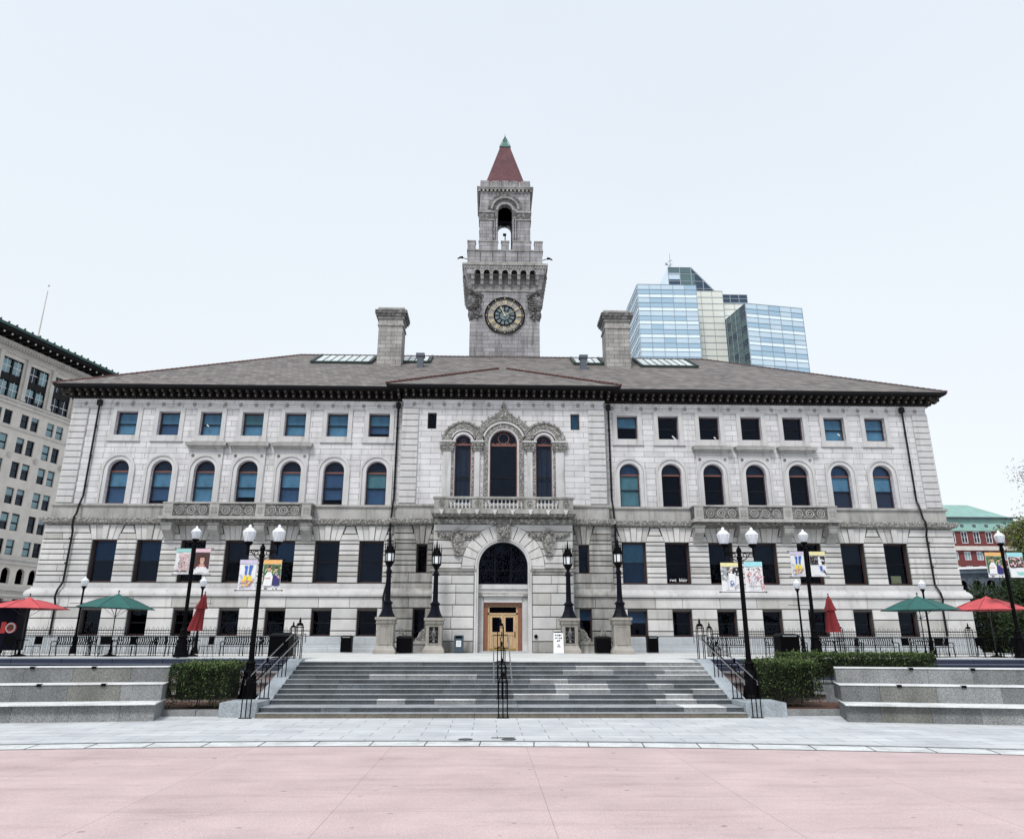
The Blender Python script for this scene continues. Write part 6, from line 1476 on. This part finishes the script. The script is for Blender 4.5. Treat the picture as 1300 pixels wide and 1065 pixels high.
def handrail(x, posts, lat, label, rail0, rail1, name='handrail'):
    t = thing(name, label, 'handrail', (x, posts[0][0], posts[0][1]), 'iron handrails on the steps')
    for i, (y, z, h) in enumerate(posts):
        mb = MB()
        if i == len(posts) - 1: cage(mb, x, y, z, 1.30)
        else: post(mb, x, y, z, h)
        mb.build('rail_post', 'iron', t, (x, y, z))
    for s_ in (-1, 1):
        mb = MB(); (ya, za), (yb_, zb_) = rail0, rail1
        mb.tube([(x + s_ * lat, ya - .22, za - .16), (x + s_ * lat, ya - .22, za - .02), (x + s_ * lat, ya, za), (x + s_ * lat, yb_, zb_), (x + s_ * lat, yb_ + .35, zb_), (x + s_ * lat, yb_ + .35, zb_ - .3)], .021, 6)
        mb.build('grab_rail', 'steel' if True else 'iron', t)
    mb = MB(); (ya, za), (yb_, zb_) = rail0, rail1
    for u in (.0, .33, .66, 1.0):
        yy_, zz_ = ya + (yb_ - ya) * u, za + (zb_ - za) * u; mb.bar((x - lat, yy_, zz_ - .02), (x + lat, yy_, zz_ - .02), .014)
    mb.tube([(x, ya, za - .12), (x, yb_, zb_ - .12)], .02, 5)
    mb.build('cross_bar', 'iron', t)
handrail(-.40, [(24.35, .0, 1.0), (26.3, .385, .95), (28.1, .90, .95), (30.2, PL, 1.3)], .27, 'black centre handrail dividing the steps', (24.9, 1.08), (30.0, 2.36))
for sg, x in ((-1, -7.88), (1, 7.12)):
    handrail(x, [(24.35, 0, .98), (26.15, .41, .95), (28.1, .92, .95), (30.15, PL, 1.3)], .20, 'black handrail along the %s edge of the steps' % ('left' if sg < 0 else 'right'), (24.9, 1.05), (30.0, 2.36))

# ---- terrace fences
def fence(x0, x1, y, label):
    t = thing('iron_fence', label, 'fence', ((x0 + x1) / 2, y, PL)); mb = MB(); n = int((x1 - x0) / .23)
    for z in (.10, .84, 1.02): mb.box(x0, x1, y - .012, y + .012, PL + z, PL + z + .03)
    for i in range(n):
        a = x0 + (x1 - x0) * (i + .22) / n; b = a + .125
        mb.tube([(a, y, PL + .04), (a, y, PL + 1.20), (a + .02, y, PL + 1.28), ((a + b) / 2, y, PL + 1.32), (b - .02, y, PL + 1.28), (b, y, PL + 1.20), (b, y, PL + .04)], .0095, 3)
        mb.bar(((a + b) / 2, y, PL + .1), ((a + b) / 2, y, PL + .84), .007, 0, 3)
    mb.build('fence_panel', 'iron', t)
    k = max(2, int((x1 - x0) / 6.6)); 
    for i in range(k + 1):
        mb = MB(); cage(mb, x0 + (x1 - x0) * i / k, y, PL); mb.build('fence_post', 'iron', t)
fence(-30.2, -10.5, 40, 'hooped black iron fence behind the left cafe terrace'); fence(10.2, 30.0, 40, 'hooped black iron fence behind the right cafe terrace')
for x, nm in ((-9.95, 'left'), (9.6, 'right')):
    mb = MB(); 
    for a in (-.3, -.1, .1, .3): mb.bar((x + a, 36.2, PL), (x + a, 36.2, PL + 1.05), .012)
    mb.box(x - .32, x + .32, 36.19, 36.21, PL + 1.02, PL + 1.06); mb.box(x - .32, x + .32, 36.19, 36.21, PL + .1, PL + .13)
    mb.build('guard_rail', 'iron'); o = [q for q in bpy.data.objects if q.name.startswith('guard_rail')][-1]; tag(o, 'short black guard rail where the %s terrace meets the top of the steps' % nm, 'railing')

# ---- benches, tables, chairs
def bench(loc, label, L_=1.85, rz=0):
    t = thing('park_bench', label, 'bench', loc, 'black metal benches on the terraces'); ORG[t.name] = Vector((0, 0, 0)); o = (0, 0, 0); h = L_ / 2
    mb = MB(); 
    for i in range(5): mb.box(-h, h, -.22 + .095 * i, -.15 + .095 * i, .43, .455)
    mb.build('seat', 'iron', t, o)
    mb = MB(); mb.box(-h, h, .27, .30, .84, .88); mb.box(-h, h, .24, .27, .50, .53); n = 17
    for i in range(n): x = -h + .06 + (L_ - .12) * i / (n - 1); mb.tube([(x - .03, .255, .52), (x + .02, .28, .68), (x - .03, .285, .86)], .026, 4)
    mb.build('backrest', 'iron', t, o)
    for x in (-h, 0, h) if L_ > 1.6 else (-h, h):
        mb = MB(); mb.tube([(x, -.26, 0), (x, -.22, .43)], .025, 5); mb.tube([(x, .30, 0), (x, .24, .43), (x, .29, .86)], .025, 5)
        if x: mb.tube([(x, .26, .64), (x, .0, .66), (x, -.24, .63), (x, -.27, .52), (x, -.22, .43)], .022, 5)
        mb.build('leg', 'iron', t, o)
    ORG[t.name] = Vector(loc); t.rotation_euler.z = rz; return t
bl = [(-20.5, 'left of the leftmost pair of chairs'), (-17.6, 'under the left green umbrella'), (-15.95, 'beside the post of the single globe lamp'), (-12.6, 'right of the left closed red umbrella'), (-10.9, 'next to the large bin')]
b0 = None
for x, lb in bl:
    lab = 'black slatted bench on the left terrace, ' + lb
    if b0 is None: b0 = bench((x, 38.9, PL), lab)
    else: dup(b0, (x, 38.9 + random.uniform(-.15, .1), PL), lab)
for x, lb in [(10.75, 'nearest the top of the steps'), (13.6, 'just right of the large bin'), (16.35, 'just right of the closed red umbrella'), (18.1, 'midway between the two umbrellas'), (20.8, 'under the right green umbrella'), (24.1, 'at the far right by the lamp')]:
    dup(b0, (x, 38.9, PL), 'black slatted bench on the right terrace, ' + lb)
def chair(loc, label, rz):
    t = thing('cafe_chair', label, 'chair', loc, 'black mesh cafe chairs'); ORG[t.name] = Vector((0, 0, 0)); o = (0, 0, 0)
    mb = MB(); mb.box(-.22, .22, -.22, .22, .44, .465)
    mb.build('seat', 'iron', t, o); mb = MB(); mb.box(-.22, .22, .235, .25, .52, .88)
    for x in (-.22, .22): mb.tube([(x, .22, .46), (x, .25, .90)], .014, 4)
    mb.build('backrest', 'iron', t, o)
    for sx in (-1, 1):
        for sy in (-1, 1): mb = MB(); mb.tube([(sx * .23, sy * .24, 0), (sx * .2, sy * .2, .44)], .014, 4); mb.build('leg', 'iron', t, o)
    ORG[t.name] = Vector(loc); t.rotation_euler.z = rz; return t
def table(loc, label):
    t = thing('cafe_table', label, 'table', loc, 'round black cafe tables'); ORG[t.name] = Vector((0, 0, 0)); o = (0, 0, 0)
    mb = MB(); mb.lathe([(.44, .70), (.46, .72), (.44, .735)], 0, 0, 18); mb.build('table_top', 'iron', t, o); mb = MB(); mb.tube([(0, 0, 0), (0, 0, .7)], .035, 6); mb.lathe([(.28, 0), (.26, .03), (.04, .05)], 0, 0, 12); mb.build('leg', 'iron', t, o)
    ORG[t.name] = Vector(loc); return t
tb0 = ch0 = None; rgc = random.Random(7)
for x, y, u in ((-22.4, 37.6, 'left open red umbrella'), (-18.3, 38.0, 'left green umbrella'), (-14.65, 37.7, 'left closed red umbrella'), (15.55, 37.9, 'right closed red umbrella'), (19.95, 38.0, 'right green umbrella'), (23.35, 37.7, 'right open red umbrella')):
    if tb0 is None: tb0 = table((x, y, PL), 'round black cafe table under the ' + u)
    else: dup(tb0, (x, y, PL), 'round black cafe table under the ' + u)
    for sd, a, dx in (('left', PI / 2 + .3, -.82), ('right', -PI / 2 - .2, .80), ('front', PI + .2, .1)):
        if sd == 'front' and x in (-14.65, 15.55): continue
        p = (x + dx, y + (rgc.uniform(-.15, .15) if sd != 'front' else -.72), PL); lab = 'black cafe chair on the %s side of the table under the %s' % (sd, u)
        if ch0 is None: ch0 = chair(p, lab, a)
        else: dup(ch0, p, lab, a)

# ---- umbrellas
def M_cloth(n, c): k = NT(n); k.bump(k.noise(60, 2), .2, .002); a = k.ramp(k.noise(2, 4), .3, .7, (.85, .85, .85, 1), (1.1, 1.1, 1.1, 1)); k.b.inputs['Transmission Weight'].default_value = 0; return k.fin(k.mix(1.0, c, a, 'MULTIPLY'), .75)
MAT['um_green'] = M_cloth('teal_green_canvas', (.016, .105, .093)); MAT['um_red'] = M_cloth('bright_red_canvas', (.52, .075, .085)); MAT['um_dkred'] = M_cloth('dark_red_canvas', (.19, .010, .014)); MAT['um_pole'] = M_plain('dark_pole', (.03, .03, .035), .5)
def umbrella(loc, label, mat, r=1.85, top=2.72, rim=2.15, tilt=0.0, sides=8):
    t = thing('patio_umbrella', label, 'umbrella', loc, 'patio umbrellas on the terraces'); o = Vector(loc); x, y, z = loc
    mb = MB(); n = sides; rings = []
    for rr_, dz in ((.03, top), (.30, top - .14), (.34, top - .16), (.36, top - .12), (r * .55, (top - .12) * .55 + rim * .45 + .02), (r, rim)):
        ring = []
        for i in range(n * 2):
            a = PI * i / n; v_ = (i % 2) * .06 * rr_; q = rr_ * (1 - (.045 if i % 2 else 0))
            ring.append(mb.v(x + q * math.cos(a), y + q * math.sin(a), z + dz - v_ * .3 + tilt * math.cos(a) * rr_ / r + (-.035 if rr_ == r and i % 2 == 0 else 0)))
        rings.append(ring)
    for a_, b_ in zip(rings, rings[1:]):
        for i in range(n * 2): j = (i + 1) % (n * 2); mb.f([a_[i], a_[j], b_[j], b_[i]])
    mb.build('canopy', mat, t)
    mb = MB(); mb.tube([(x, y, z + .1), (x, y, z + top + .1)], .024, 6); mb.ball((x, y, z + top + .13), .045, 0, 6)
    for i in range(n): a = 2 * PI * i / n; mb.tube([(x, y, z + top - .2), (x + r * .97 * math.cos(a), y + r * .97 * math.sin(a), z + rim - .02 + tilt * math.cos(a))], .009, 3); mb.tube([(x, y, z + rim - .45), (x + r * .5 * math.cos(a), y + r * .5 * math.sin(a), z + (top + rim) / 2 - .1)], .008, 3)
    mb.build('pole', 'um_pole', t); mb = MB(); mb.lathe([(.30, z), (.30, z + .05), (.06, z + .12), (.05, z + .3)], x, y, 14); mb.build('base', 'iron', t)
    mb = MB()
    for i in range(n): a = 2 * PI * i / n; mb.tube([(x + .36 * math.cos(a), y + .36 * math.sin(a), z + top - .115), (x + r * .55 * math.cos(a), y + r * .55 * math.sin(a), z + (top - .12) * .55 + rim * .45 + .028 + tilt * math.cos(a) * .55), (x + r * math.cos(a), y + r * math.sin(a), z + rim - .03 + tilt * math.cos(a))], .012, 4)
    mb.build('seam', 'um_dkred' if 'red' in mat else 'um_pole', t)
umbrella((-18.35, 38, PL), 'open green umbrella on the left terrace, drooping at its right side', 'um_green', 1.78, 2.78, 2.16, -.06)
umbrella((-22.45, 38, PL), 'open bright red umbrella at the left edge of the view', 'um_red', 1.85, 2.62, 2.12)
umbrella((19.95, 38, PL), 'open green umbrella on the right terrace', 'um_green', 1.82, 2.80, 2.16)
umbrella((23.35, 38, PL), 'open bright red umbrella at the right edge of the view', 'um_red', 1.78, 2.80, 2.18)
for x, tl_, lab in ((-14.60, .30, 'closed dark red umbrella leaning on the left terrace'), (15.62, -.05, 'closed dark red umbrella standing on the right terrace')):
    loc = (x, 38, PL); t = thing('patio_umbrella', lab, 'umbrella', loc, 'patio umbrellas on the terraces'); mb = MB(); z = PL; rings = []; rg = random.Random(int(x))
    for rr_, h_ in ((.02, 2.80), (.10, 2.62), (.16, 2.35), (.25, 2.12), (.16, 2.10), (.21, 1.7), (.27, 1.25), (.30, 1.12), (.10, 1.15)):
        rings.append([mb.v(x + tl_ * (h_ - 1.1) / 1.7 + rr_ * (1 + .28 * math.sin(i * 3.14) + (.22 if i % 2 else -.12)) * math.cos(PI * i / 8), 38 + rr_ * (1 + (.22 if i % 2 else -.12)) * math.sin(PI * i / 8), z + h_ + rg.uniform(-.03, .03) * (rr_ > .3)) for i in range(16)])
    for a_, b_ in zip(rings, rings[1:]):
        for i in range(16): j = (i + 1) % 16; mb.f([a_[i], a_[j], b_[j], b_[i]])
    mb.build('folded_canopy', 'um_dkred', t); mb = MB(); mb.tube([(x, 38, z), (x, 38, z + 1.15), (x + tl_, 38, z + 2.86)], .024, 6); mb.ball((x + tl_, 38, z + 2.88), .04, 0, 6); mb.build('pole', 'um_pole', t)
    mb = MB(); mb.lathe([(.30, z), (.30, z + .05), (.06, z + .12), (.05, z + .3)], x, 38, 14); mb.build('base', 'iron', t)

# ---- food kiosk at the left edge
MAT['kiosk'] = M_plain('dark_navy_panel', (.004, .005, .016), .5, var=.2, spec=.08); MAT['signred'] = M_plain('sign_red', (.60, .03, .04), .5)
t = thing('food_kiosk', 'dark navy kiosk with a red and white round sign at the left edge', 'kiosk', (-25.2, 39.5, PL))
mb = MB(); mb.box(-28.0, -23.05, 38.3, 39.3, PL + .25, 3.75); mb.box(-28.1, -23.0, 38.2, 39.4, 3.75, 3.86); mb.build('body', 'kiosk', t)
mb = MB(); mb.box(-27.8, -24.4, 38.22, 38.299, 1.95, 3.3, 0); mb.box(-27.8, -24.3, 38.0, 38.29, 1.85, 1.94, 1); mb.build('counter', ['dark', 'steel'], t)
mb = MB(); mb.box(-23.66, -23.44, 38.24, 38.299, 2.42, 2.92, 0); mb.lathe([(.001, 38.235), (.25, 38.235), (.25, 38.29)], -23.2, 2.66, 18, 0, 'y'); mb.ring(-23.2, 38.225, 2.66, .20, .035, 16, 5, 1); mb.ring(-23.2, 38.225, 2.68, .08, .035, 10, 5, 2); mb.build('sign_disc', ['signred', 'white', 'b_green'], t)
for x in (-27.3, -23.9): mb = MB(); mb.tube([(x, 38.4, PL + .25), (x, 38.72, PL + .25)], .26, 14); mb.build('wheel', 'iron', t)
mb = MB(); mb.box(-24.6, -24.05, 38.25, 38.299, 3.38, 3.50); mb.build('menu_board', 'b_grey', t)

# ================================================================== PLANTING
def hedge(name, label, x0, x1, y0, y1, z0, z1, n, size=.038, light=.30):
    t = thing(name, label, 'hedge', ((x0 + x1) / 2, (y0 + y1) / 2, z0)); og = ORG[t.name]; rg = random.Random(int(x0 * 10))
    mb = MB(); mb.box(x0 + .22, x1 - .22, y0 + .22, y1 - .2, z0 + .28, z1 - .22)  # solid dark core stands for the shade inside the hedge
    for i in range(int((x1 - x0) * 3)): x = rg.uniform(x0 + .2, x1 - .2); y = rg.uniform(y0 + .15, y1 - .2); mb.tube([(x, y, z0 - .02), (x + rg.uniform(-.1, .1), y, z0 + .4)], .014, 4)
    mb.build('stems_shade_core', 'shadecore', t)
    pts = []
    import mathutils
    for _ in range(n):
        f_ = rg.random(); x, y, z = rg.uniform(x0, x1), rg.uniform(y0, y1), z0 + .08 + (z1 - z0 - .08) * rg.random() ** .8; d = abs(rg.gauss(0, .09))
        if f_ < .42: z = z1 - d
        elif f_ < .80: y = y0 + d
        elif f_ < .9: x = x0 + d
        else: x = x1 - d
        nz = mathutils.noise.noise(Vector((x * 2.3, y * 2.3, z * 2.3))); nz2 = mathutils.noise.noise(Vector((x * 7, y * 7, z * 7)))
        sgn = 1 if f_ < .42 else -1
        if f_ < .42: z += .07 * nz + .04 * nz2
        elif f_ < .8: y -= .10 * nz + .04 * nz2
        cx_, cy_ = (x0 + x1) / 2, (y0 + y1) / 2
        e = .10; # rounded shoulders
        if z > z1 - .16 and (y < y0 + .12): z -= .05; y += .04
        if z < z0 + .5 and rg.random() < .6: continue
        if f_ >= .42 and nz2 < -.08 and rg.random() < .7: continue
        k = 2 if rg.random() < light * (1.6 if f_ < .42 else .22) + .3 * nz2 * (f_ < .42) else (1 if rg.random() < (.6 if f_ < .42 else .15) else 0)  # top gets lighter leaves, faces darker: shading put into leaf colour
        pts.append(((x, y, z), k))
    for _ in range(n // 40):
        a_ = rg.random(); pts.append(((rg.uniform(x0, x1), rg.uniform(y0 - .12, y1), z1 + rg.uniform(.0, .13)) if a_ < .6 else (rg.uniform(x0 - .05, x1 + .05), y0 - rg.uniform(.02, .14), rg.uniform(z0 + .3, z1)), 1 if rg.random() < .5 else 2))
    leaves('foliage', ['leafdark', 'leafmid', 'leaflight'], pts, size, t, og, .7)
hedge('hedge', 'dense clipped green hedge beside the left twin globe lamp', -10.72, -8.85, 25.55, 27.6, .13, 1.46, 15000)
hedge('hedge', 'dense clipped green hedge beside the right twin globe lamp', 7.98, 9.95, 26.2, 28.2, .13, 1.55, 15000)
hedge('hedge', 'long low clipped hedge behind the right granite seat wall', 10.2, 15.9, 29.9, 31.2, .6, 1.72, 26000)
mb = MB(); mb.box(10.1, 16.0, 29.8, 33.5, 0, .62); tag(mb.build('raised_planter', 'gr_b'), 'grey granite planter holding the long low hedge on the right', 'planter')

def tree(label, loc, h, crown, mats, n, size, dens=1.0, trunk=.25, name='tree', seed=1, spread=1.0):
    """tapered trunk with limbs; leaf clumps round the limb ends"""
    t = thing(name, label, 'tree', loc); rg = random.Random(seed); x, y, z = loc; o = Vector(loc)
    mb = MB(); tips = []; th = h * .38
    mb.tube([(x, y, z), (x + .1, y, z + th * .5), (x, y + .1, z + th), (x + rg.uniform(-.3, .3), y, z + h * .9)], trunk, 8, 0, trunk * .2)
    for i in range(22):
        a = rg.uniform(0, 6.28); u = rg.uniform(.25, .92); r_ = crown * (1 - abs(u - .5) * 1.1) * rg.uniform(.55, 1.0) * spread; s_ = (x, y, z + h * u * .8)
        e = (x + r_ * math.cos(a), y + r_ * math.sin(a), z + h * min(.97, u + .12)); m_ = ((s_[0] + e[0]) / 2, (s_[1] + e[1]) / 2, (s_[2] + e[2]) / 2 + .15)
        mb.tube([s_, m_, e], trunk * .28, 5, 0, trunk * .06); tips += [e, m_]
        for _ in range(3):
            q = (e[0] + rg.gauss(0, crown * .2), e[1] + rg.gauss(0, crown * .2), e[2] + rg.gauss(0, crown * .14)); mb.tube([m_, q], trunk * .1, 4, 0, trunk * .03); tips.append(q)
    mb.build('trunk', 'bark', t)
    pts = []; per = n // len(tips)
    for p in tips:
        rc = crown * rg.uniform(.10, .24); k0 = rg.random()
        for _ in range(per):
            v_ = Vector((rg.gauss(0, 1), rg.gauss(0, 1), rg.gauss(0, .8))) * rc; pts.append((tuple(Vector(p) + v_), min(len(mats) - 1, int(len(mats) * (.5 * k0 + .5 * rg.random())))))
    leaves('crown', mats, pts, size, t, o, .7)
for i, (x, y, h, c) in enumerate(((34.0, 54, 5.6, 2.6), (38.2, 57, 6.4, 3.0), (42.3, 56, 6.1, 3.0), (33.2, 49, 3.4, 2.0), (37.5, 51, 3.8, 2.2))):
    tree('dense dark evergreen %s' % ('bush immediately right of the city hall corner', 'tree in the middle of the group right of the city hall', 'tree furthest right behind the open red umbrella', 'shrub low behind the fence nearest the city hall', 'shrub low behind the fence under the red umbrella')[i], (x, y, 0 if i < 3 else .6), h - .5, c, ['leafdark', 'leafdark', 'leafmid'], 13000, .13, seed=20 + i, name='evergreen_tree', spread=1.1)
for o in bpy.data.objects:
    if o.name.startswith('evergreen_tree'): o['group'] = 'dark evergreens right of the city hall'
tree('yellow green leafing tree behind the far right lamp', (64.3, 92, 0), 15.2, 3.4, ['leafyellow', 'leafmid', 'leafyellow'], 16000, .17, seed=5, trunk=.3)
tree('tall sparse brown budding tree at the right edge of the view', (66.0, 90, 0), 22, 4.6, ['leafbrown', 'leafbrown', 'bark'], 22000, .12, seed=8, trunk=.3)

# bare budding trees of the common, standing behind the viewer; the windows mirror them
for i, (x, y, h) in enumerate(((-30, -16, 15), (-12, -24, 17), (14, -22, 16), (34, -18, 15), (1, -38, 18), (-46, -26, 16), (50, -30, 17))):
    tree(('broad budding tree of the common seen in the windows, %s') % ('far left', 'left of centre', 'right of centre', 'right', 'rearmost', 'outermost left', 'outermost right')[i], (x, y, 0), h, 6.5, ['leafbrown', 'leafyellow', 'bark'], 6000, .16, seed=60 + i, trunk=.35, name='budding_tree')
